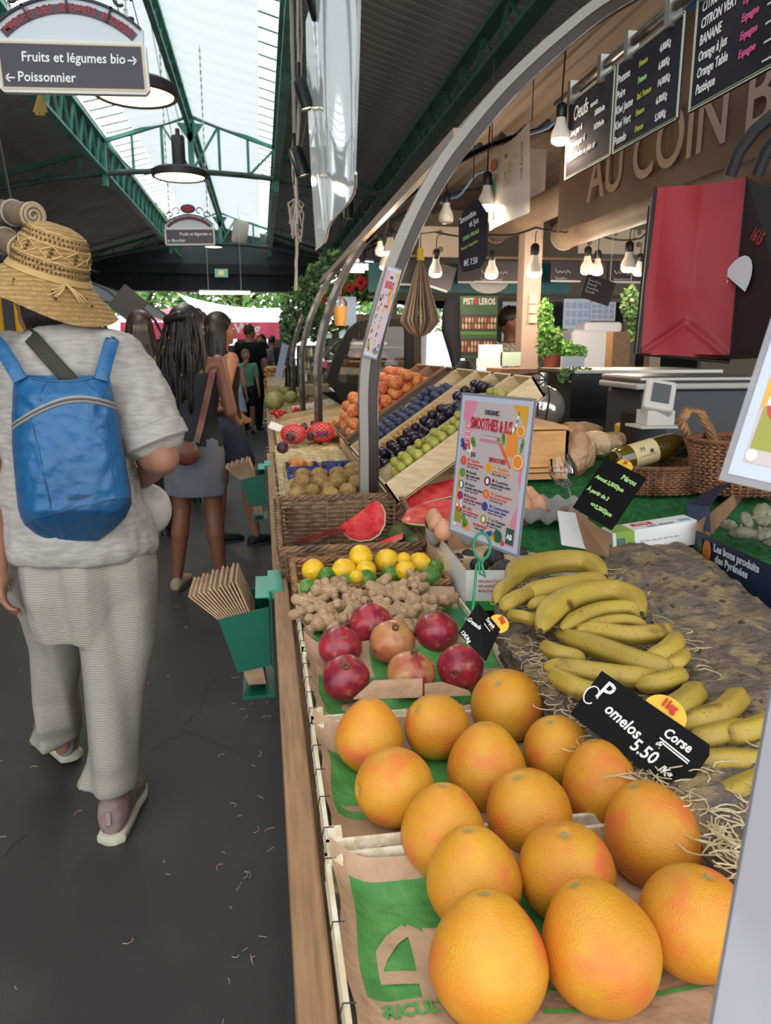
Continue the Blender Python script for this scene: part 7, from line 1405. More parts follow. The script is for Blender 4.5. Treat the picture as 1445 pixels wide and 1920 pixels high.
for v in (650, 676, 700): b = B(); a = P(655, v, y0+.1); c = P(760, v, y0+.1); b.bb(a.x, c.x, y0+.1, y0+2.0, a.z-.012, a.z); b.build('shelf', mat('case_shelf', '8f7b66', .6), t)
for k, (u, v, w_, h_, col, l) in enumerate([(668, 660, .16, .10, 'a8703f', 'row of amber jars on the upper shelf, left'), (690, 660, .16, .10, 'b47a45', 'row of amber jars on the upper shelf, middle'), (715, 662, .14, .10, '9b6a40', 'row of amber jars on the upper shelf, right')]):
    tj = thing('amber_jar', l.replace('row of amber jars', 'amber jar'), 'jar', P(u, 650, y0+.25)); c = P(u, 674, y0+.25); b = B(); b.lathe([(0, 0), (w_*.4, 0), (w_*.4, h_*.8), (w_*.3, h_), (w_*.3, h_*1.1)], c+Vector((0, 0, .01)), seg=18); b.build('glass', mat('amber'+str(k), col, .2), tj, smooth=True); b = B(); b.cyl(c+Vector((0, 0, h_*1.1)), c+Vector((0, 0, h_*1.3)), w_*.32); b.build('lid', M_white, tj)
for u, v, l in ((650, 695, 'wrapped pale cheese at the left on the lower shelf'), (675, 696, 'pale cheese block on the lower shelf, middle'), (705, 694, 'pale cheese block on the lower shelf, right'), (730, 694, 'pale cheese block by the rear post of the case')):
    b = B(); c = P(u, v, y0+.3); b.box(c, (.13, .2, .05), m=0); b.box(c+Vector((0, -.101, 0)), (.07, .002, .03), m=1); tag(b.build('cheese_block', [mat('cheese_pack', 'b59f6a', .5), mat('cheese_label', '7e8aa0', .5)], mods=[('BEVEL', dict(width=.008, segments=2))]), l, 'cheese')
# bottles and cup behind
def bottle(c, h, r, col, label, name='bottle'):
    t = thing(name, label, 'bottle', c); b = B(); b.lathe([(0, 0), (r, 0), (r, h*.6), (r*.4, h*.75), (r*.35, h*.95), (0, h*.96)], c, seg=14); b.build('glass', col, t, smooth=True); b = B(); b.cyl(Vector(c)+Vector((0, 0, h*.93)), Vector(c)+Vector((0, 0, h)), r*.42, seg=10); b.build('cap', M_dark, t)
M_bot = mat('dark_bottle', '241f16', .15); M_botg = mat('green_bottle', '3d5a33', .15)
gl_ = ['dark bottle leftmost behind the melons', 'dark bottle behind the melons, beside the paper strip', 'dark bottle right of the leftmost pair', 'dark bottle nearest the third arch']
for k, u in enumerate((541, 547, 553, 559)): bottle(P(u, 725, 9.4), .34, .045, M_bot, gl_[k])
for k in range(8):
    for j in range(3): bottle(P(574+k*5, [668, 690, 715][j], 8.2), .10, .018, [M_botg, mat('oil_bottle', 'a8913a', .2), M_opal][(k+j) % 3], 'small bottle on the rack between the arches'); COL.objects[-1]
for o in bpy.data.objects:
    if o.get('label') == 'small bottle on the rack between the arches': o['group'] = 'rack bottles'
t = thing('bottle_rack', 'small dark rack of bottles between the third and second arch', 'rack', P(590, 715, 8.2))
for v in (668, 690, 715): b = B(); a = P(568, v, 8.2); c = P(616, v, 8.2); b.bb(a.x, c.x, 8.1, 8.35, a.z-.02, a.z); b.build('shelf', mat('rack_wood', '6b5a45', .6), t)
t = thing('juice_cup', 'clear cup of amber juice with a domed lid on the display case', 'cup', P(638, 610, 5.7)); c = P(638, 611, 5.7); b = B(); b.lathe([(0, 0), (.038, 0), (.05, .14), (0, .14)], c, seg=20); b.build('juice', mat('amber_juice', 'd99b4a', .2), t, smooth=True); b = B(); b.lathe([(.052, .14), (.05, .17), (.03, .2), (0, .205)], c, seg=20); b.build('lid', M_glass, t, smooth=True); b = B(); b.cyl(c+Vector((0, 0, .15)), c+Vector((.01, 0, .27)), .004); b.build('straw', M_redp, t)
# small extras behind the sloping trays
b = B(); c = P(810, 718, 4.8); b.lathe([(.0, 0), (.12, 0), (.17, .07), (.165, .075), (.11, .01)], c, seg=24); tag(b.build('tan_bowl', mat('tan_basketry', 'b08252', .7), smooth=True), 'shallow tan basket bowl behind the sloping trays', 'bowl')
crump(P(740, 745, 4.9), (.12, .08, .05), 'pile of green wrapped produce behind the peaches', 8, mat('green_wrap', '9db872', .5), 'green_packet', 'packet'); crump(P(880, 728, 3.8), (.14, .08, .02), 'crumpled kraft paper lying on top of the sloping trays', 9)
# ---------------- left side stalls ----------------
M_yw = mat('ochre_wall', 'b58a14', .8); t = thing('ochre_booth', 'ochre yellow booth wall with dark doorway behind the woman in the hat', 'booth', (-3.2, 6.2, 0)); a = at(-60, 500, y=6.2); c = at(62, 500, y=6.2)
b = B(); b.bb(a.x, c.x, 6.2, 6.3, 0, at(0, 520, y=6.2).z); b.build('wall_sheet', M_yw, t); b = B(); x0 = at(8, 600, y=6.2).x; x1 = at(28, 600, y=6.2).x; b.bb(x0, x1, 6.18, 6.2, 0, at(8, 560, y=6.2).z); b.build('dark_doorway', M_black, t)
b = B(); b.bb(-8, a.x, 6.2, 6.3, 0, 2.3); b.bb(a.x-.1, c.x, 6.1, 6.4, at(0, 520, y=6.2).z, at(0, 500, y=6.2).z); tag(b.build('booth_front', mat('dark_booth', '211d1b', .8)), 'dark booth front left of the ochre wall', 'booth')
M_cang = mat('grey_canopy', '5b6065', .6); t = thing('stall_canopy', 'grey curved canopy of the left stalls with dark frames, beyond the hat', 'canopy', (-3, 10, 2))
KL = [(-1.60, 1.2), (-1.66, 1.55), (-1.82, 1.9), (-2.1, 2.2), (-2.5, 2.42), (-3.2, 2.55), (-4.2, 2.6)]
b = B(); b.grid(6*4, 6, lambda i, j: (lambda s: (KL[int(min(s, 5.999))][0]+(KL[min(int(min(s, 5.999))+1, 6)][0]-KL[int(min(s, 5.999))][0])*(min(s, 5.999) % 1), 9+9*j, KL[int(min(s, 5.999))][1]+(KL[min(int(min(s, 5.999))+1, 6)][1]-KL[int(min(s, 5.999))][1])*(min(s, 5.999) % 1)))(2.2+3.8*i)); b.build('cover', M_cang, t, smooth=True)
for y in (9, 11.5, 14, 17): b = B(); b.tube([(x, y, z) for x, z in [(-1.58, 0), (-1.58, 1.0)]+KL], .025, 7); b.build('frame', M_blackp, t, smooth=True)
b = B(); b.bb(-4.2, -1.75, 8.6, 17, 0, .85); tag(b.build('stall_counter', mat('left_counter', '2c2a29', .8)), 'dark counter under the grey canopy on the left', 'counter')
b = B(); c = at(240, 570, y=8.9); b.box(c, (.30, .05, .30), R3('Y', 40)); b.bar(c, (-1.85, 9, 1.95), .02, .02); tag(b.build('square_sign', mat('grey_square', '595350', .6)), 'grey square sign hung on its corner by the left canopy', 'sign')
# rolled rattan blinds at top left
M_rat = mat('rattan', '8c7560', .7, col2='6f5b49', scale=10)
for (u0, v0, u1, v1, r, l) in ((-25, 392, 62, 404, .042, 'rolled rattan blind, upper of the two at the left edge'), (-30, 430, 40, 468, .045, 'rolled rattan blind, lower of the two at the left edge')):
    t = thing('rolled_blind', l, 'blind', at(u0, v0, y=3.1)); a, c = at(u0, v0, y=3.3), at(u1, v1, y=3.0); b = B(); b.cyl(a, c, r, seg=24); b.build('roll', M_rat, t, smooth=True); ax = (c-a).normalized(); o1 = ax.orthogonal().normalized(); o2 = ax.cross(o1); b = B()
    b.tube([c+ax*.003+(o1*math.cos(k*.5)+o2*math.sin(k*.5))*r*(1-k/36) for k in range(32)], .006, 6); b.tube([c+(o1*math.cos(k*.4)+o2*math.sin(k*.4))*r for k in range(17)], .006, 6); b.build('spiral_end', mat('rattan_light', 'b09a7c', .7), t, smooth=True); b = B(); b.tube([a.lerp(c, .6)+(o1*math.cos(k*.4)+o2*math.sin(k*.4))*r*1.05 for k in range(17)], .005, 5); b.build('tie_cord', M_rope, t)
    b = B(); b.cyl(a.lerp(c, .6), Vector((a.x, a.y, 3.0)), .004, seg=5); b.build('string', M_dark, t)
b = B()
for k in range(5): b.tube([(at(76, 178, y=3.9).x, 3.9, 4.0), at(76, 178, y=3.9)]*1, .003, 5); b.tube([at(76, 178, y=3.9), at(70+k*3, 200, y=3.9), at(66+k*5, 212+5*(k % 2), y=3.9)], .012, 6)
tag(b.build('tied_cloth', mat('ochre_cloth', '9a8040', .8), smooth=True), 'ochre knotted cloth hanging under the big market sign', 'cloth')
# hanging green paper bag dispensers on the table edge
M_dg = mat('dispenser_green', '0e5a45', .35)
def disp(y, s, label, tl):
    t = thing('bag_dispenser', label, 'bag dispenser', (-.06*s, y, .6)); T = Matrix.Translation((.006, y, .79)) @ Matrix.Diagonal((s, s, s, 1)); b = B(T)
    # tapered bin: x outwards (negative), y width, z down
    f0 = [(-.145, -.10, -.06), (-.01, -.10, -.03), (-.01, -.10, -.20), (-.10, -.10, -.215)]; th = .003
    for sy in (-1, 1): vs = [(x, yy*sy*1.0, z) for x, yy, z in f0]+[(x, yy*sy+th*sy, z) for x, yy, z in f0]; b.add(vs, [(0, 1, 2, 3), (7, 6, 5, 4), (0, 4, 5, 1), (1, 5, 6, 2), (2, 6, 7, 3), (3, 7, 4, 0)]); b.build('side_panel', M_dg, t); b = B(T)
    b = B(T); b.add([(-.145, -.1, -.06), (-.145, .1, -.06), (-.10, .1, -.215), (-.10, -.1, -.215)], [(0, 1, 2, 3), (3, 2, 1, 0)]); b.add([(-.1, -.1, -.215), (-.1, .1, -.215), (-.06, .1, -.285), (-.06, -.1, -.285)], [(0, 1, 2, 3)] if 0 else []); b.build('front_panel', M_dg, t)
    b = B(T); b.box((-.004, 0, -.10), (.004, .2, .22)); b.build('back_panel', M_dg, t); b = B(T); b.box((-.02, .0, -.004), (.05, .19, .004)); b.bb(-.01, .03, -.09, .09, -.012, .016); b.build('mounting_hook', mat('dispenser_light', '3f9a7c', .3), t)
    b = B(T); b.box((-.045, 0, -.292), (.09, .2, .008)); b.build('bottom_tray', M_dg, t)
    for k in range(14):
        b = B(T); a = .35+.036*k; f_ = k/13; o_ = -.025-.042*f_; x1 = -.05-.080*f_; L_ = .125-.01*f_+.006*math.sin(k*2.1); pr = [(o_, -.26), (x1, -.075), (x1-math.sin(a)*L_, -.075+math.cos(a)*L_)]; vs = []
        for dx in (0, -.0045):
            for x_, z_ in pr: vs += [(x_+dx, -.088, z_), (x_+dx, .088, z_)]
        b.add(vs, [(0, 1, 3, 2), (2, 3, 5, 4), (8, 9, 7, 6), (10, 11, 9, 8), (0, 2, 8, 6), (2, 4, 10, 8), (1, 7, 9, 3), (3, 9, 11, 5), (4, 5, 11, 10)])
        b.build('paper_bag', M_kraft, t)
    return t
disp(2.05, 1.0, 'green dispenser of brown paper bags hanging on the near table edge', 0); disp(4.25, 1.0, 'green dispenser of brown paper bags hanging farther along the table', 0)
# ---------------- people ----------------
def hand(b, w, d, n, s, k=1.0, curl=.5):
    """w wrist, d direction of the fingers, n palm normal, s thumb side"""
    w = Vector(w); d = Vector(d).normalized(); n = Vector(n); n = (n-d*n.dot(d)).normalized(); s = n.cross(d)*s
    b.cap(w, w+d*.035*k, .024*k, .030*k, 10); b.cap(w+d*.03*k+s*.02*k, w+d*.085*k+s*.022*k, .014*k, .013*k, 8); b.cap(w+d*.03*k-s*.02*k, w+d*.08*k-s*.024*k, .014*k, .013*k, 8); b.cap(w+d*.03*k, w+d*.085*k, .016*k, .014*k, 8)
    for i, L in enumerate((.068, .076, .072, .056)):
        p = w+d*(.088-.004*abs(i-1.2))*k+s*(.027-.018*i)*k; q = p; a = curl*.5
        for j, f_ in enumerate((.45, .32, .23)): q2 = q+(d*math.cos(a)+n*math.sin(a))*L*f_*k; b.cap(q, q2, (.0088-.0008*j)*k, (.0082-.0008*j)*k, 8); q = q2; a += curl*.6
    p = w+d*.03*k+s*.026*k; q = p+(d*.6+s*.8+n*.2).normalized()*.036*k; b.cap(p, q, .012*k, .010*k, 8); b.cap(q, q+(d*.9+s*.35+n*.3).normalized()*.03*k, .010*k, .0085*k, 8)
def skin(n, c): return mat('skin_'+n, c, .5, col2=None, sss=.08)
def person(label, x, y, H, face, sk, hairm, topm, botm, shoem, hair='short', top='tee', bottom='shorts', arms=None, legs=None, vox=.011, extra=None, width=1.0, headturn=0):
    k = H/1.70; T = Matrix.Translation((x, y, 0)) @ Matrix.Rotation(-math.radians(face), 4, 'Z') @ Matrix.Diagonal((k, k, k, 1)); t = thing('person', label, 'person', (x, y, 0)); w = width
    J = dict(hipL=(-.09*w, 0, .90), hipR=(.09*w, 0, .90), knL=(-.10*w, .02, .49), knR=(.10*w, .02, .49), anL=(-.10*w, -.02, .09), anR=(.10*w, -.02, .09), shL=(-.175*w, 0, 1.385), shR=(.175*w, 0, 1.385), elL=(-.225*w, -.02, 1.11), elR=(.225*w, -.02, 1.11), wrL=(-.235*w, .05, .87), wrR=(.235*w, .05, .87))
    J.update(arms or {}); J.update(legs or {}); J = {a: Vector(c) for a, c in J.items()}
    b = B(T); V_ = Vector
    def torso(bb, e=0, z0=.86, z1=1.43):
        rows = [(.84, .15, .10), (.90, .165*w, .115), (.98, .155*w, .108), (1.06, .14*w, .098), (1.14, .145*w, .10), (1.24, .165*w, .112), (1.33, .18*w, .11), (1.39, .165*w, .09), (1.43, .10*w, .07)]
        R = [((0, 0, z), (rx+e, 0, 0), (0, ry+e, 0)) for z, rx, ry in rows if z0-.001 <= z <= z1+.001]; bb.ring(R, 28)
    torso(b, 0, .8, 1.43); b.cap((0, 0, 1.38), (0, .01, 1.50), .058, .052, 14)
    hr = R3('Z', -headturn); hc = V_((0, .015, 1.585)); hd = lambda p: hc+hr @ V_(p)
    b.ell(hc, (.077, .095, .112), hr, 20, 16); b.ell(hd((0, .025, -.055)), (.055, .062, .06), hr, 14, 10); b.cap(hd((0, .092, .005)), hd((0, .112, -.022)), .010, .015, 8); b.ell(hd((0, .082, -.058)), (.026, .016, .010), hr, 10, 8); b.ell(hd((0, .075, -.088)), (.024, .02, .016), hr, 10, 8); b.ell(hd((0, .085, .022)), (.05, .014, .008), hr, 10, 6)
    for s in (-1, 1): b.ell(hd((.078*s, -.005, -.008)), (.011, .022, .032), hr, 10, 8); b.ell(hd((.04*s, .065, -.03)), (.026, .026, .02), hr, 10, 8)
    for s in 'LR':
        b.cap(J['sh'+s], J['el'+s], .048, .038, 12); b.cap(J['el'+s], J['wr'+s], .038, .024, 12); d = (J['wr'+s]-J['el'+s]).normalized(); hand(b, J['wr'+s], d, (1 if s == 'L' else -1, 0, .1), 1 if s == 'L' else -1, 1.0, .6)
        b.cap(J['hip'+s], J['kn'+s], .082, .055, 14); b.cap(J['kn'+s]+V_((0, -.01, 0)), J['kn'+s].lerp(J['an'+s], .35)+V_((0, -.015, 0)), .052, .056, 14); b.cap(J['kn'+s].lerp(J['an'+s], .35)+V_((0, -.015, 0)), J['an'+s], .054, .033, 12); b.cap(J['an'+s]+V_((0, -.01, -.04)), J['an'+s]+V_((0, .13, -.06)), .032, .026, 10)
    b.org('body', sk, t, vox=vox*k if vox*k > .008 else .008, it=3)
    for s in (-1, 1):
        b = B(T); b.ell(hd((.032*s, .080, .004)), (.015, .010, .009), hr, 12, 8, m=0); b.ell(hd((.032*s, .0885, .004)), (.007, .0035, .007), hr, 10, 6, m=1); b.build('eye', [mat('eye_white', 'd8d4ce', .3), mat('iris', '2a1d15', .2)], t, smooth=True)
    b = B(T); b.ell(hd((0, .094, -.062)), (.023, .005, .0045), hr, 10, 6); b.build('lips', mat('lips', '8e4a42', .5), t)
    # top
    b = B(T)
    if top == 'tee':
        torso(b, .016, .84, 1.43)
        for s in 'LR': b.cap(J['sh'+s]+V_((0, 0, -.005)), J['sh'+s].lerp(J['el'+s], .62), .066, .062, 14)
    elif top == 'tank':
        torso(b, .012, .84, 1.33)
        for s in (-1, 1): b.cap((s*.105, .03, 1.30), (s*.10, 0, 1.425), .026, .020, 8); b.cap((s*.105, -.04, 1.28), (s*.10, 0, 1.425), .024, .020, 8)
    b.org('top', topm, t, vox=vox*k if vox*k > .008 else .008, it=2, disp=(.012, .09))
    b = B(T)
    if bottom in ('shorts', 'trousers'):
        f_ = {'shorts': .62, 'trousers': 1.0}[bottom]; b.ring([((0, 0, z), (rx*w+.02, 0, 0), (0, ry+.02, 0)) for z, rx, ry in ((1.0, .15, .10), (.93, .165, .112), (.85, .165, .112), (.80, .155, .105))], 24)
        for s in 'LR':
            b.cap(J['hip'+s], J['kn'+s].lerp(J['hip'+s], 1-f_ if f_ < 1 else 0), .104, .095, 14)
            if f_ == 1: b.cap(J['kn'+s], J['an'+s]+V_((0, 0, .02)), .085, .070, 14)
    else:
        zb = .60 if bottom == 'skirt' else .56; fl = .0 if bottom == 'skirt' else .06; R = []
        for z, rx, ry in ((1.01, .145, .10), (.95, .17, .12), (.86, .185, .135), (.75, .19+fl*.5, .14+fl*.5), (zb, .185+fl, .135+fl)): R.append(((0, 0, z), (rx*w, 0, 0), (0, ry, 0)))
        b.ring(R, 40); b.v = [tuple(V_(p)+V_((math.sin(math.atan2(p[1]-y, p[0]-x)*9)*.012*max(0, 1-p[2]/k)*2, 0, 0))) for p in b.v]
    b.org(bottom, botm, t, vox=vox*k if vox*k > .008 else .008, it=2, disp=(.012, .1))
    for s in 'LR':
        b = B(T); a = J['an'+s]; z0 = a.z-.09; R = [((a.x, a.y-.065, z0+.03), (.02, 0, 0), (0, 0, .028)), ((a.x, a.y-.05, z0+.04), (.034, 0, 0), (0, 0, .040)), ((a.x, a.y+.02, z0+.042), (.038, 0, 0), (0, 0, .042)), ((a.x, a.y+.10, z0+.034), (.042, 0, 0), (0, 0, .034)), ((a.x, a.y+.17, z0+.026), (.040, 0, 0), (0, 0, .026)), ((a.x, a.y+.20, z0+.02), (.02, 0, 0), (0, 0, .015))]; b.ring(R, 18, m=0)
        b.ring([((a.x, a.y-.07, z0+.006), (.022, 0, 0), (0, 0, .009), .5), ((a.x, a.y-.04, z0+.007), (.038, 0, 0), (0, 0, .010), .5), ((a.x, a.y+.1, z0+.007), (.046, 0, 0), (0, 0, .010), .5), ((a.x, a.y+.19, z0+.007), (.032, 0, 0), (0, 0, .009), .5)], 18, m=1); b.build('shoe', shoem, t, smooth=True, sharp=60)
    # hair
    b = B(T)
    if hair == 'short':
        b.ell(hd((0, -.015, .03)), (.086, .098, .098), hr, 20, 14, fn=lambda q: V_((q.x, q.y, max(q.z, -.07+max(0, q.y)*1.3)))); 
        for i in range(40): a = rnd(0, 6.28); e = rnd(.3, 1.4); p = hd((math.cos(a)*.075*math.sin(e), -.01+math.sin(a)*.09*math.sin(e), .03+.09*math.cos(e))); b.cap(p, p+V_((rnd(-.01, .01), rnd(-.015, .01), .012)), .010, .005, 6)
        b.build('hair', hairm, t, smooth=True, sharp=180)
    elif hair == 'bun':
        b.ell(hd((0, -.012, .028)), (.084, .098, .096), hr, 20, 14, fn=lambda q: V_((q.x, q.y, max(q.z, -.06+max(0, q.y)*1.1)))); b.ell(hd((0, -.10, .06)), .034, seg=12, rings=10); b.build('hair', hairm, t, smooth=True, sharp=180)
    elif hair == 'long':
        b.ell(hd((0, -.018, .025)), (.092, .098, .105), hr, 20, 14, fn=lambda q: V_((q.x, q.y, max(q.z, -.10+max(0, q.y)*1.6))))
        for i in range(110):
            a = rnd(-2.0, 2.0); p = [hd((math.sin(a)*.08, -.02-math.cos(a)*.075, .05)), hd((math.sin(a)*.095, -.035-math.cos(a)*.08, -.05)), hd((math.sin(a)*.12+rnd(-.01, .01), -.045-math.cos(a)*.075, -.17)), hd((math.sin(a)*.125+rnd(-.02, .02), -.07-math.cos(a)*.055, -.30)), hd((math.sin(a)*.10+rnd(-.03, .03), -.08-math.cos(a)*.04, -.42-rnd(0, .08)))]; b.tube(p, [.014, .016, .015, .012, .004], 6)
        b.build('hair', hairm, t, smooth=True, sharp=180)
    elif hair == 'dreads':
        b.ell(hd((0, -.018, .028)), (.094, .105, .108), hr, 20, 14, fn=lambda q: V_((q.x, q.y, max(q.z, -.08+max(0, q.y)*1.6))))
        for i in range(95):
            a = rnd(-1.9, 1.7); L = rnd(.34, .56); s_ = rnd(-.03, .03); sp = rnd(.8, 1.25); p = []
            for q in range(9): f_ = q/8; rr = .09+.055*min(1, f_*2)*sp-.05*max(0, f_-.5); p.append(hd((math.sin(a)*rr+s_*f_-.03*f_+.004*math.sin(q*2+i), -.015-math.cos(a)*rr*.95-.01*f_+.004*math.cos(q*2.3+i), .075-L*f_-.03*f_)))
            b.tube(p, [.008, .011, .0105, .010, .0095, .009, .0085, .008, .005], 6)
        b.cap(hd((-.03, -.12, .04)), hd((.05, -.11, .06)), .03, .03, 10); b.build('hair', hairm, t, smooth=True, sharp=180)
        b = B(T)
        for i in range(5): b.ell(hd((rnd(-.10, .08), -.150, rnd(-.32, -.05))), .007, seg=8, rings=6)
        b.build('hair_bead', mat('gold_bead', '8a6a45', .4, .5), t)
    return t, T, J
H_blk = mat('hair_black', '17110f', .45, col2='231a17', scale=30); H_brn = mat('hair_brown', '2c1d18', .45, col2='3c2a22', scale=30); H_bl = mat('hair_blond', 'c9ad7c', .6); H_gry = mat('hair_grey_brown', '4a3f38', .6)
S_dk = skin('brown', '7b4e38'); S_md = skin('tan', 'a06c4f'); S_lt = skin('light', 'bd8a6e'); C_char = mat('charcoal_knit', '26262a', .85, bump=.4, bscale=400); C_blk = mat('black_cotton', '131315', .85); C_gry = mat('grey_jersey', '67676f', .9, bump=.4, bscale=350)
beige = [mat('beige_suede', '9c8873', .9), mat('cork_sole', '54453a', .8)]; dks = [mat('dark_shoe', '1b1b20', .6), mat('shoe_sole', '39383a', .7)]
# woman with dreadlocks
px_, py_ = at(366, 1095, z=0).x+.045, 4.5
td, Td, Jd = person('woman with long dreadlocks in charcoal tank top, grey skirt and beige clogs', px_, py_, 1.67, 14, S_dk, H_blk, C_char, C_gry, beige, 'dreads', 'tank', 'skirt', arms=dict(elL=(-.24, -.0, 1.10), wrL=(-.12, .2, 1.06), elR=(.24, .0, 1.10), wrR=(.12, .2, 1.08)), legs=dict(anL=(-.14, -.02, .09), anR=(.13, .0, .09)), headturn=25)
t = thing('crossbody_bag', 'brown leather crossbody bag and strap worn by the woman with dreadlocks', 'bag', at(345, 850, y=4.3)); M_lea = mat('brown_leather', '7a4632', .45, col2='5e3325', scale=8); b = B()
S = [at(403, 688, y=4.42), at(398, 700, y=4.34), at(389, 740, y=4.345), at(378, 790, y=4.345), at(368, 830, y=4.32)]
for i in range(len(S)-1): b.bar(S[i], S[i+1], .008, .034, up=(1, 0, .2))
b.build('strap', M_lea, t); b = B(); b.ell(at(346, 850, y=4.27), (.085, .045, .07), R3('Y', 10), 20, 14); b.org('pouch', M_lea, t, vox=.008, it=1); b = B(); q = at(362, 836, y=4.26); b.tube([q+Vector((.012*math.cos(a), 0, .02*math.sin(a))) for a in [k*.5 for k in range(13)]], .003, 6); b.build('buckle', M_chrome, t)
# woman beside her
person('woman in dark tank top and denim shorts seen in profile, hand on hip', at(418, 800, y=5.5).x, 5.5, 1.68, 60, S_md, H_blk, C_blk, mat('dark_denim', '2b3346', .8), dks, 'long', 'tank', 'shorts', arms=dict(elR=(.30, -.14, 1.12), wrR=(.17, .02, .95), elL=(-.24, .02, 1.1), wrL=(-.18, .18, .98)), legs=dict(anR=(.10, .18, .09), knR=(.11, .14, .49)), headturn=10)
person('woman with very long straight brown hair in black sleeveless top, seen from behind', at(268, 700, y=5.9).x, 5.9, 1.70, 5, S_lt, H_brn, C_blk, C_blk, dks, 'long', 'tank', 'trousers')
person('person with short tousled dark hair mostly hidden behind the dreadlocks', at(374, 620, y=7.2).x, 7.2, 1.76, -10, S_md, H_gry, C_char, C_blk, dks, 'short', 'tee', 'trousers')
person('man in black T-shirt and black trousers standing behind the two children', at(470, 700, y=13.6).x, 13.6, 1.82, 20, S_lt, H_gry, C_blk, C_blk, dks, 'short', 'tee', 'trousers', width=1.15, headturn=30, vox=.014)
person('boy in green striped T-shirt and navy shorts facing the camera, hand at mouth', at(462, 720, y=12.9).x, 12.9, 1.40, 165, S_lt, mat('hair_sandy', '9a7c50', .6), mat('green_stripe', '5f9c86', .8, wave=('Z', 9, '7db6a0', 0, 0)), mat('navy_short', '1c2233', .8), dks, 'short', 'tee', 'shorts', arms=dict(elR=(.22, .05, 1.12), wrR=(.08, .16, 1.40), elL=(-.22, .02, 1.10), wrL=(-.24, .05, .88)), vox=.013)
person('small blond girl in white top and pale blue skirt, seen from behind', at(440, 730, y=12.1).x, 12.1, 1.33, 25, S_lt, H_bl, mat('white_top', 'd5d6dc', .8), mat('pale_blue_skirt', 'a3b4d4', .8), [M_white, M_white], 'bun', 'tank', 'flared_skirt', vox=.013)
person('woman in dark clothes with pale scarf beyond the man in black', at(492, 700, y=15).x, 15.0, 1.68, 200, S_lt, H_brn, mat('pale_scarf_top', '8f8890', .8), C_blk, dks, 'long', 'tee', 'trousers', vox=.016)
person('person in dark jacket far off under the crimson awning', at(512, 690, y=19).x, 19.0, 1.7, 30, S_md, H_blk, C_char, C_blk, dks, 'short', 'tee', 'trousers', vox=.018)
person('vendor with short black hair and pale patterned shirt behind the counter', at(955, 640, y=6.0).x, 6.0, 1.76, 150, S_dk, H_blk, mat('patterned_shirt', 'b5b0a6', .8, col2='7e7c74', scale=40, lo=.45, hi=.55), C_blk, dks, 'short', 'tee', 'trousers', arms=dict(elL=(-.24, .1, 1.12), wrL=(-.1, .3, 1.1), elR=(.24, .1, 1.12), wrR=(.1, .3, 1.1)), headturn=-30)
# ---------------- woman with straw hat ----------------
T0 = thing('person', 'woman in straw hat, white linen shirt and wide crinkled cream trousers walking away', 'person', (-.55, 2.2, 0)); Yw = 2.25
S_w = skin('freckled', '9a6c55'); b = B()
P2 = lambda u, v, y=Yw: at(u, v, y=y)
hc = P2(90, 556, 2.28)
b.ell(hc, (.085, .10, .115), R3('Z', 40), 24, 18); b.ell(hc+Vector((-.04, .035, -.055)), (.055, .055, .055), seg=14, rings=10); b.cap(hc+Vector((-.075, .07, 0)), hc+Vector((-.09, .085, -.025)), .012, .014, 8); b.ell(hc+Vector((-.05, .07, -.06)), (.02, .02, .012)); b.ell(hc+Vector((-.062, -.035, -.012)), (.012, .022, .032), R3('Z', 30), 10, 8); b.ell(hc+Vector((.06, .05, -.012)), (.012, .02, .03), R3('Z', 30), 10, 8)
b.cap(P2(110, 650, 2.27), P2(112, 590, 2.27), .075, .066, 18)
b.ring([(P2(130, 625), (.10, 0, 0), (0, .07, 0)), (P2(122, 650), (.16, 0, 0), (0, .07, 0)), (P2(122, 700), (.17, 0, 0), (0, .09, 0)), (P2(125, 850), (.15, 0, 0), (0, .10, 0)), (P2(140, 1000), (.17, 0, 0), (0, .11, 0)), (P2(150, 1060), (.17, 0, 0), (0, .11, 0))], 28)
eR = P2(303, 858, 2.16); wR = P2(262, 905, 2.45); b.cap(P2(215, 680), P2(268, 780, 2.18), .05, .06, 16); b.cap(P2(268, 780, 2.18), eR, .062, .050, 16); b.ell(P2(290, 850, 2.17), (.052, .05, .06)); b.cap(eR, wR, .048, .028, 14); hand(b, wR, (-.3, .9, .2), (-1, 0, 0), -1, 1, .9)
eL = P2(-28, 880, 2.2); wL = P2(-8, 1065, 2.12); b.cap(P2(20, 680), P2(-22, 800, 2.2), .05, .055, 16); b.cap(P2(-25, 800, 2.2), eL, .058, .046, 14); b.cap(eL, wL, .044, .030, 14); hand(b, wL, (.10, -.1, -1), (.9, .3, 0), 1, 1, .7)
for hp, kn, an in ((P2(215, 1040), P2(212, 1270, 2.2), P2(210, 1520, 2.11)), (P2(95, 1040, 2.3), P2(105, 1230, 2.44), P2(118, 1400, 2.46))): b.cap(hp, kn, .09, .06, 14); b.cap(kn, an, .056, .028, 14)
b.org('body', S_w, T0, vox=.0075, it=3)
b = B()
for k in range(240):
    a = rnd(-.75, 2.3); r = Vector((math.sin(a)*.088+.012, -math.cos(a)*.1, 0)); z0 = rnd(.02, .09); L = rnd(.075, .10)
    b.tube([hc+r*.7+Vector((.01, 0, .05 if a < .6 else -.005)), hc+r*(1.1 if a < .6 else .95)+Vector((.01, 0, .02 if a < .6 else -.015)), hc+r*1.14+Vector((.012, 0, -L*.55)), hc+r*1.0+Vector((.012+rnd(-.01, .01), 0, -L))], [.011, .012, .010, .004], 6)
b.build('hair', mat('hair_dark_auburn', '2a1a18', .5, col2='1b1110', scale=40), T0, smooth=True, sharp=180)
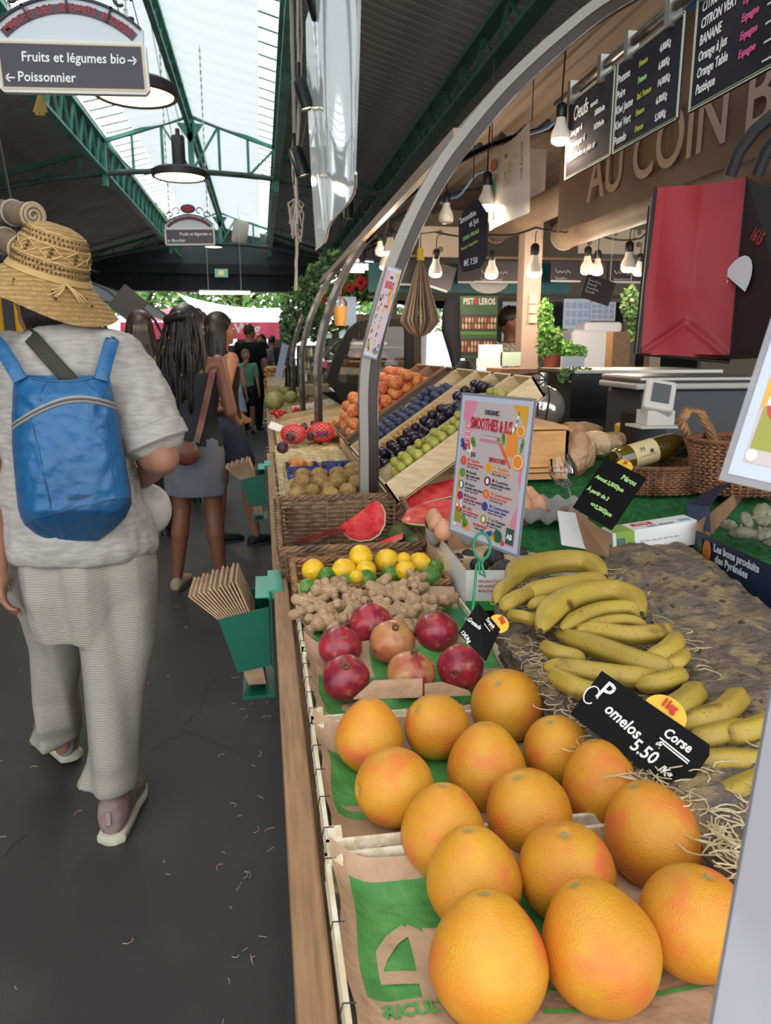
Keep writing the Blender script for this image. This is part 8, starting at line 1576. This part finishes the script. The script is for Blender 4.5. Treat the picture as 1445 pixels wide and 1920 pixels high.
# shirt
M_lin = mat('white_linen', 'aba49d', .85, col2='9c958f', scale=22, stretch=(1, 1, 5), bump=.5, bscale=220)
b = sil([(603, 82, 168, 0, .06), (615, 52, 195, 0, .085), (632, 18, 222, 0, .11), (655, -10, 238, 0, .13), (690, -12, 240, 0, .145), (760, -4, 244, 0, .15), (840, -2, 250, 0, .155), (920, -2, 262, 0, .165), (980, -6, 288, 0, .18), (1015, -8, 302, 0, .185), (1036, -2, 290, 0, .18)], Yw, .15)
def sleeve(b, P, R): b.chain([P2(*p) for p in P], R, 18)
b.chain([P2(210, 672), P2(240, 715), P2(268, 772, 2.2), P2(284, 808, 2.18)], [.085, .092, .094, .090], 20); b.chain([P2(10, 672), P2(-8, 720), P2(-18, 800), P2(-20, 825, 2.24)], [.085, .088, .086, .08], 20)
b.org('shirt', M_lin, T0, vox=.009, it=3, disp=(.03, .085))
b = B(); cuff = P2(289, 818, 2.175); ax = (P2(289, 830, 2.175)-P2(262, 770, 2.19)).normalized(); q_ = Vector((0, 0, 1)).rotation_difference(ax).to_matrix(); b.lathe([(.088, -.025), (.0925, -.02), (.0935, .02), (.089, .024), (.08, .0)], cuff, q_, 28); b.build('cuff', M_lin, T0, smooth=True)
# trousers
M_gau = mat('crinkled_gauze', 'a29a90', .9, bump=.4, bscale=120, wave=('Z', 44, '969086', 2.2, .35))
def leg(rows, dep):
    b = sil(rows, Yw, dep, 36); vs = []
    for p in b.v: vs.append(tuple(Vector(p)+Vector((.010*math.sin(p[0]*55+p[2]*4)+.006*nz(p, 12), .014*math.sin(p[0]*48+2+p[2]*3)+.010*nz(p, 9), 0))))
    b.v = vs; return b
b = leg([(1008, 20, 282, 0, .14), (1030, 8, 292, 0, .155), (1060, 8, 299, 0, .165), (1100, 18, 296, 0, .165), (1150, 40, 290, 0, .15), (1180, 52, 286, 0, .14)], .15)
b2 = leg([(1110, 128, 293, -.01, .13), (1160, 145, 289, -.02, .125), (1200, 150, 284, -.03, .12), (1300, 153, 274, -.06, .11), (1400, 161, 269, -.09, .105), (1430, 157, 264, -.10, .09), (1452, 150, 259, -.11, .09), (1468, 145, 256, -.11, .09)], .12)
b3 = leg([(1110, 22, 165, .02, .13), (1160, 46, 158, .06, .12), (1210, 62, 154, .10, .11), (1300, 68, 152, .16, .10), (1345, 68, 152, .18, .10), (1362, 64, 149, .20, .09), (1378, 58, 144, .20, .09), (1390, 53, 125, .19, .08)], .11)
for q in (b2, b3): b.add(q.v, q.f)
b.org('trousers', M_gau, T0, vox=.0085, it=2)
# shoes
M_sh = mat('mauve_mesh_shoe', '7e6864', .8, col2='917a74', scale=30, bump=.6, bscale=300); M_so = mat('cream_sole', 'bdb8a2', .6)
def shoe(heel, toe, z0, label=None, lift=0):
    heel = Vector(heel); toe = Vector(toe); d = (toe-heel); d.z = 0; L = d.length; d.normalize(); s = Vector((d.y, -d.x, 0)); up = Vector((0, 0, 1)); b = B()
    pr = [(-.048, .020, .058, .050), (-.038, .036, .060, .064), (.0, .046, .062, .070), (.05, .045, .060, .068), (.12, .040, .045, .056), (.2, .047, .030, .036), (.255, .038, .022, .026), (.275, .015, .014, .014)]
    b.ring([(heel+d*x*L/.26+up*(z0+.022+zc_+lift*max(0, 1-x/.2)), s*wx, up*h) for x, wx, zc_, h in pr], 22, m=0)
    b.ring([(heel+d*x*L/.26+up*(z0+.016+lift*max(0, 1-x/.2)), s*wx, up*h, .55) for x, wx, h in ((-.056, .022, .016), (-.042, .042, .019), (.06, .044, .018), (.13, .044, .016), (.2, .052, .016), (.26, .040, .016), (.285, .016, .012))], 22, m=1)
    o = b.build('shoe', [M_sh, M_so], T0, smooth=True, sharp=50); b = B(); q = heel-d*.050*L/.26+up*(z0+.095+lift); b.bar(q+up*.015, q-up*.025-d*.004, .014, .006, up=d); b.build('heel_tab', mat('shoe_tab', '94807c', .6), o)
    return o
h0 = at(213, 1578, z=0); t0 = at(262, 1468, z=0); shoe(h0+Vector((.0, .03, 0)), h0+(t0-h0).normalized()*.265, 0); h1 = at(124, 1432, z=0); t1 = at(58, 1345, z=0); shoe(h1+Vector((0, .03, 0)), h1+(t1-h1).normalized()*.27, 0, lift=.012)
b = B(); b.cap(P2(208, 1500, 2.11), P2(208, 1530, 2.11), .031, .028, 14); b.cap(P2(118, 1388, 2.47), P2(122, 1402, 2.47), .034, .030, 14); b.build('sock', mat('grey_sock', '8e8f94', .9), T0, smooth=True); b = B(); b.tube([P2(208, 1510, 2.11)+Vector((.041*math.cos(a), .041*math.sin(a), .004*math.sin(3*a))) for a in [k*.35 for k in range(18)]], .0016, 5, closed=True); b.build('anklet', M_chrome, T0)
# straw hat
M_str = mat('straw_weave', 'b8955c', .75, col2='a07d48', scale=60, bump=1.0, bscale=140, wave=('Z', 26, '9a7a4a', 1.2, .8))
hb = P2(93, 512, 2.26); HS = .87; axis = (Vector((0, 0, 1))+RT*.36-FW*.10).normalized(); q_ = Vector((0, 0, 1)).rotation_difference(axis).to_matrix(); b = B()
prof = [(.004, .150), (.04, .148), (.07, .138), (.092, .118), (.104, .085), (.111, .045), (.117, .008), (.122, -.004), (.15, -.024), (.18, -.050), (.205, -.072), (.222, -.086), (.226, -.090), (.222, -.092), (.18, -.056), (.12, -.010), (.112, .0)]
S2 = []
for (r0, z0), (r1, z1) in zip(prof, prof[1:]):
    for k in range(3): S2.append((r0+(r1-r0)*k/3, z0+(z1-z0)*k/3))
b.lathe(S2, (0, 0, 0), None, 72); b.v = [tuple(hb+HS*(q_ @ Vector((x, y, z+(.012*math.sin(3*math.atan2(y, x)+1)*max(0, math.hypot(x, y)-.13)/.1))))) for x, y, z in b.v]; hat = b.build('hat', M_str, T0, smooth=True, sharp=180); hat['label'] = 'wide brimmed crocheted straw hat'
def onhat(a, r, z, o_=.001): return hb+HS*(q_ @ Vector((math.cos(a)*(r+o_), math.sin(a)*(r+o_), z)))
def rad(z):
    for (r0, z0), (r1, z1) in zip(prof[:7], prof[1:7]):
        if z1 <= z <= z0: return r0+(r1-r0)*(z-z0)/(z1-z0)
    return .117
M_hole = mat('openwork_shadow', '54402a', .9); b = B()  # dark dots imitate the shade inside the crochet holes; the straw stays closed
for z, n, s in ((.118, 44, .0032), (.104, 46, .0034), (.036, 56, .0040), (.020, 58, .0036)):
    for k in range(n): a = k/n*6.283; b.ell(onhat(a, rad(z), z), (s*.8, s*.8, s*1.1), seg=6, rings=5)
for k in range(9):
    a = k/9*6.283
    for dx, dz in ((0, 0), (.035, .0), (-.035, 0), (0, .011), (0, -.011), (.06, .014), (-.06, -.014)): b.ell(onhat(a+dx, rad(.072+dz), .072+dz), .0048 if dx == dz == 0 else .003, seg=6, rings=5)
    for dx, rr, zz in ((0, .168, -.038), (.03, .176, -.045), (-.03, .160, -.030)): b.ell(onhat(a+.2+dx, rr, zz, 0), .004, seg=6, rings=5)
o = b.build('hole_shade_dots', M_hole, hat, smooth=True); o['kind'] = 'stuff'
b = B()
for z in (.128, .094, .048, .008): b.tube([onhat(k/48*6.283, rad(z), z, .002) for k in range(48)], .0018, 5, closed=True)
for k in range(9):
    a = k/9*6.283
    for s1, s2 in ((-1, 1), (1, -1)): b.tube([onhat(a-.30+.6*j/6, rad(.072+.018*(1-abs(1-j/3))*s1), .072+.020*(1-abs(1-j/3))*s1, .002) for j in range(7)], .0017, 5)
b.build('plaited_bands', mat('straw_light', 'c8a76e', .7), hat, smooth=True)
b = B(); ak = math.atan2(-1, .25)
for k in range(5): b.tube([onhat(i/60*6.283, .119+.0018*k, .010-.0035*k, .002) for i in range(60)], .0018, 5, closed=True)
for k in range(7):
    s_ = rnd(.12, .40)*(1 if k % 2 else -1); P = []
    for j in range(9): f_ = j/8; P.append(onhat(ak+.35+s_*f_, .124+.055*f_+.012*math.sin(f_*3.1), .004-.042*f_, .006+.004*math.sin(f_*3)))
    b.tube(P, .0017, 5)
for s_ in (.38, .48, -.28):
    P = []
    for j in range(17): a = j/16*6.283; P.append(onhat(ak+.35+s_*.5*(1-math.cos(a)), .130+.010*abs(s_)*(1-math.cos(a))+.010*math.sin(a), -.004-.012*(1-math.cos(a)), .008))
    b.tube(P, .0017, 5)
b.build('raffia_tie', MATS['straw_light'], hat, smooth=True)
# backpack
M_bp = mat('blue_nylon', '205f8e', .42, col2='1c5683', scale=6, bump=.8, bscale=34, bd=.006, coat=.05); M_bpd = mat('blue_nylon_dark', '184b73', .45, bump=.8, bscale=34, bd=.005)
bp_ = thing('backpack', 'bright blue nylon backpack with grey arched zip worn by the woman in the hat', 'backpack', P2(130, 900, 2.05))
ROW = [(700, 27, 204), (730, 24, 210), (780, 22, 222), (830, 22, 230), (880, 26, 238), (920, 30, 246), (945, 32, 247), (970, 38, 236), (985, 46, 222), (1000, 66, 205), (1014, 92, 184)]
def rowat(v):
    for (v0, a0, c0), (v1, a1, c1) in zip(ROW, ROW[1:]):
        if v0 <= v <= v1: f_ = (v-v0)/(v1-v0); return a0+(a1-a0)*f_, c0+(c1-c0)*f_
    return ROW[-1][1:]
def bsurf(i, v, o_=0):
    a, c = rowat(v); u = a+(c-a)*i; e = (1-abs(2*i-1)**2.6)**.5 if 0 < i < 1 else 0; f_ = (v-700)/314; vb = min(1, f_*6+.25)*min(1, (1-f_)*5+.12); return at(u, v, y=2.085-(.105*e*vb*(.75+.35*f_))-o_)
b = B()
def bf_(i, j): top = 700+13*math.sin(math.pi*i)**1.0; v = top+(1014-top)*j; return bsurf(i, v)+Vector((0, .006*math.sin(i*26+math.sin(j*9))*max(0, j-.25)*min(1, (1-j)*3)*math.sin(math.pi*i)+.007*nz((i*9, j*14, 3))*(1 if abs(i-.5) > .28 else .5), 0))
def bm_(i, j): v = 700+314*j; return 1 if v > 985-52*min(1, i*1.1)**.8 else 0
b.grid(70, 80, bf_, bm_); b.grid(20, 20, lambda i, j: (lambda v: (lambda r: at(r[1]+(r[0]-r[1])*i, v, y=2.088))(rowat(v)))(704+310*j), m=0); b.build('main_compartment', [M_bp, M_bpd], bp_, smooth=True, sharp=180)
def zv(i): return 806-58*math.sin(math.pi*(i*.72+.02))**.9
b = B()
for dv in (-3.5, 3.5): b.tube([bsurf(max(.01, min(.99, i/30)), zv(i/30)+dv, .001) for i in range(31)], .0045, 7)
b.build('zip_tape', mat('grey_tape', '8b8885', .6), bp_, smooth=True); b = B(); b.tube([bsurf(max(.01, min(.99, i/30)), zv(i/30), .0035) for i in range(31)], .0035, 7); b.build('zip_teeth', mat('zip_dark', '4a4848', .5), bp_, smooth=True)
b = B(); b.tube([bsurf(max(.01, min(.99, i/30)), 985-52*min(1, i/30*1.1)**.8, .0005) for i in range(31)], .0022, 6)
for P in ([(.35, 715), (.28, 735), (.27, 752)], [(.72, 712), (.84, 735), (.93, 760)], [(.18, 790), (.24, 840), (.26, 900), (.30, 960)], [(.88, 775), (.87, 850), (.86, 938)]):
    b.tube([bsurf(P[k][0], P[k][1], .001).lerp(bsurf(P[k+1][0], P[k+1][1], .001), j/6) for k in range(len(P)-1) for j in range(7)], .002, 6)
b.build('seam_piping', M_bpd, bp_, smooth=True)
b = B(); b.tube([bsurf(max(.01, min(.99, i/30)), 702+13*math.sin(math.pi*i/30), .0) for i in range(31)], .004, 7); b.build('top_edge', M_bpd, bp_, smooth=True)
b = B(); q = bsurf(.46, 935, .003); b.box(q, (.008, .002, .008)); b.bar(bsurf(.5, 934, .003), bsurf(.66, 926, .003), .002, .002); b.bar(bsurf(.5, 937, .003), bsurf(.64, 930, .003), .002, .002); b.build('printed_mark', mat('print_dark', '3a3f4a', .5), bp_)
def strap(P, w_, name, m, par, off=.0):
    b = B(); n = len(P); L_ = [at(u, v, y=y_) for u, v, y_ in P]; vs = []; fs = []
    for i, p in enumerate(L_):
        d = (L_[min(i+1, n-1)]-L_[max(i-1, 0)]).normalized(); s_ = d.cross((CAM-p).normalized()).normalized()*w_/2; nn = (CAM-p).normalized()*.004
        vs += [p-s_, p-s_*.8+nn, p+s_*.8+nn, p+s_, p-nn]
    for i in range(n-1):
        for k in range(5): l = (k+1) % 5; fs.append((i*5+k, i*5+l, (i+1)*5+l, (i+1)*5+k))
    fs += [(4, 3, 2, 1, 0), tuple((n-1)*5+k for k in range(5))]; b.add(vs, fs); return b.build(name, m, par, smooth=True, sharp=60)
strap([(38, 712, 2.05), (30, 698, 2.055), (18, 678, 2.07), (4, 655, 2.09), (-8, 640, 2.13), (-14, 632, 2.2), (-14, 640, 2.3)], .036, 'shoulder_strap', M_bp, bp_); strap([(190, 712, 2.05), (194, 694, 2.055), (200, 672, 2.08), (207, 648, 2.12), (211, 636, 2.16), (211, 632, 2.22), (205, 640, 2.32)], .036, 'shoulder_strap', M_bp, bp_)
t = thing('shoulder_bag', 'pale leather shoulder bag with olive strap, worn crosswise by the woman in the hat', 'bag', P2(265, 950, 2.3)); strap([(45, 622, 2.2), (60, 634, 2.135), (85, 662, 2.10), (112, 692, 2.085), (135, 716, 2.085)], .040, 'strap', mat('olive_webbing', '35332b', .8), t)
b = B(); b.ell(P2(278, 955, 2.42), (.075, .05, .085), seg=20, rings=14); b.org('pouch', mat('pale_leather', 'c0b8b2', .5), t, vox=.009, it=2); b = B(); b.tube([P2(247, 838, 2.32), P2(246, 880, 2.31), P2(252, 915, 2.35)], .006, 7); b.tube([P2(296, 925, 2.36)+Vector((.012*math.cos(a), 0, .016*math.sin(a))) for a in [k*.6 for k in range(11)]], .0025, 6); b.build('strap_ring', mat('pale_leather', 'c0b8b2', .5), t, smooth=True)
finalize()
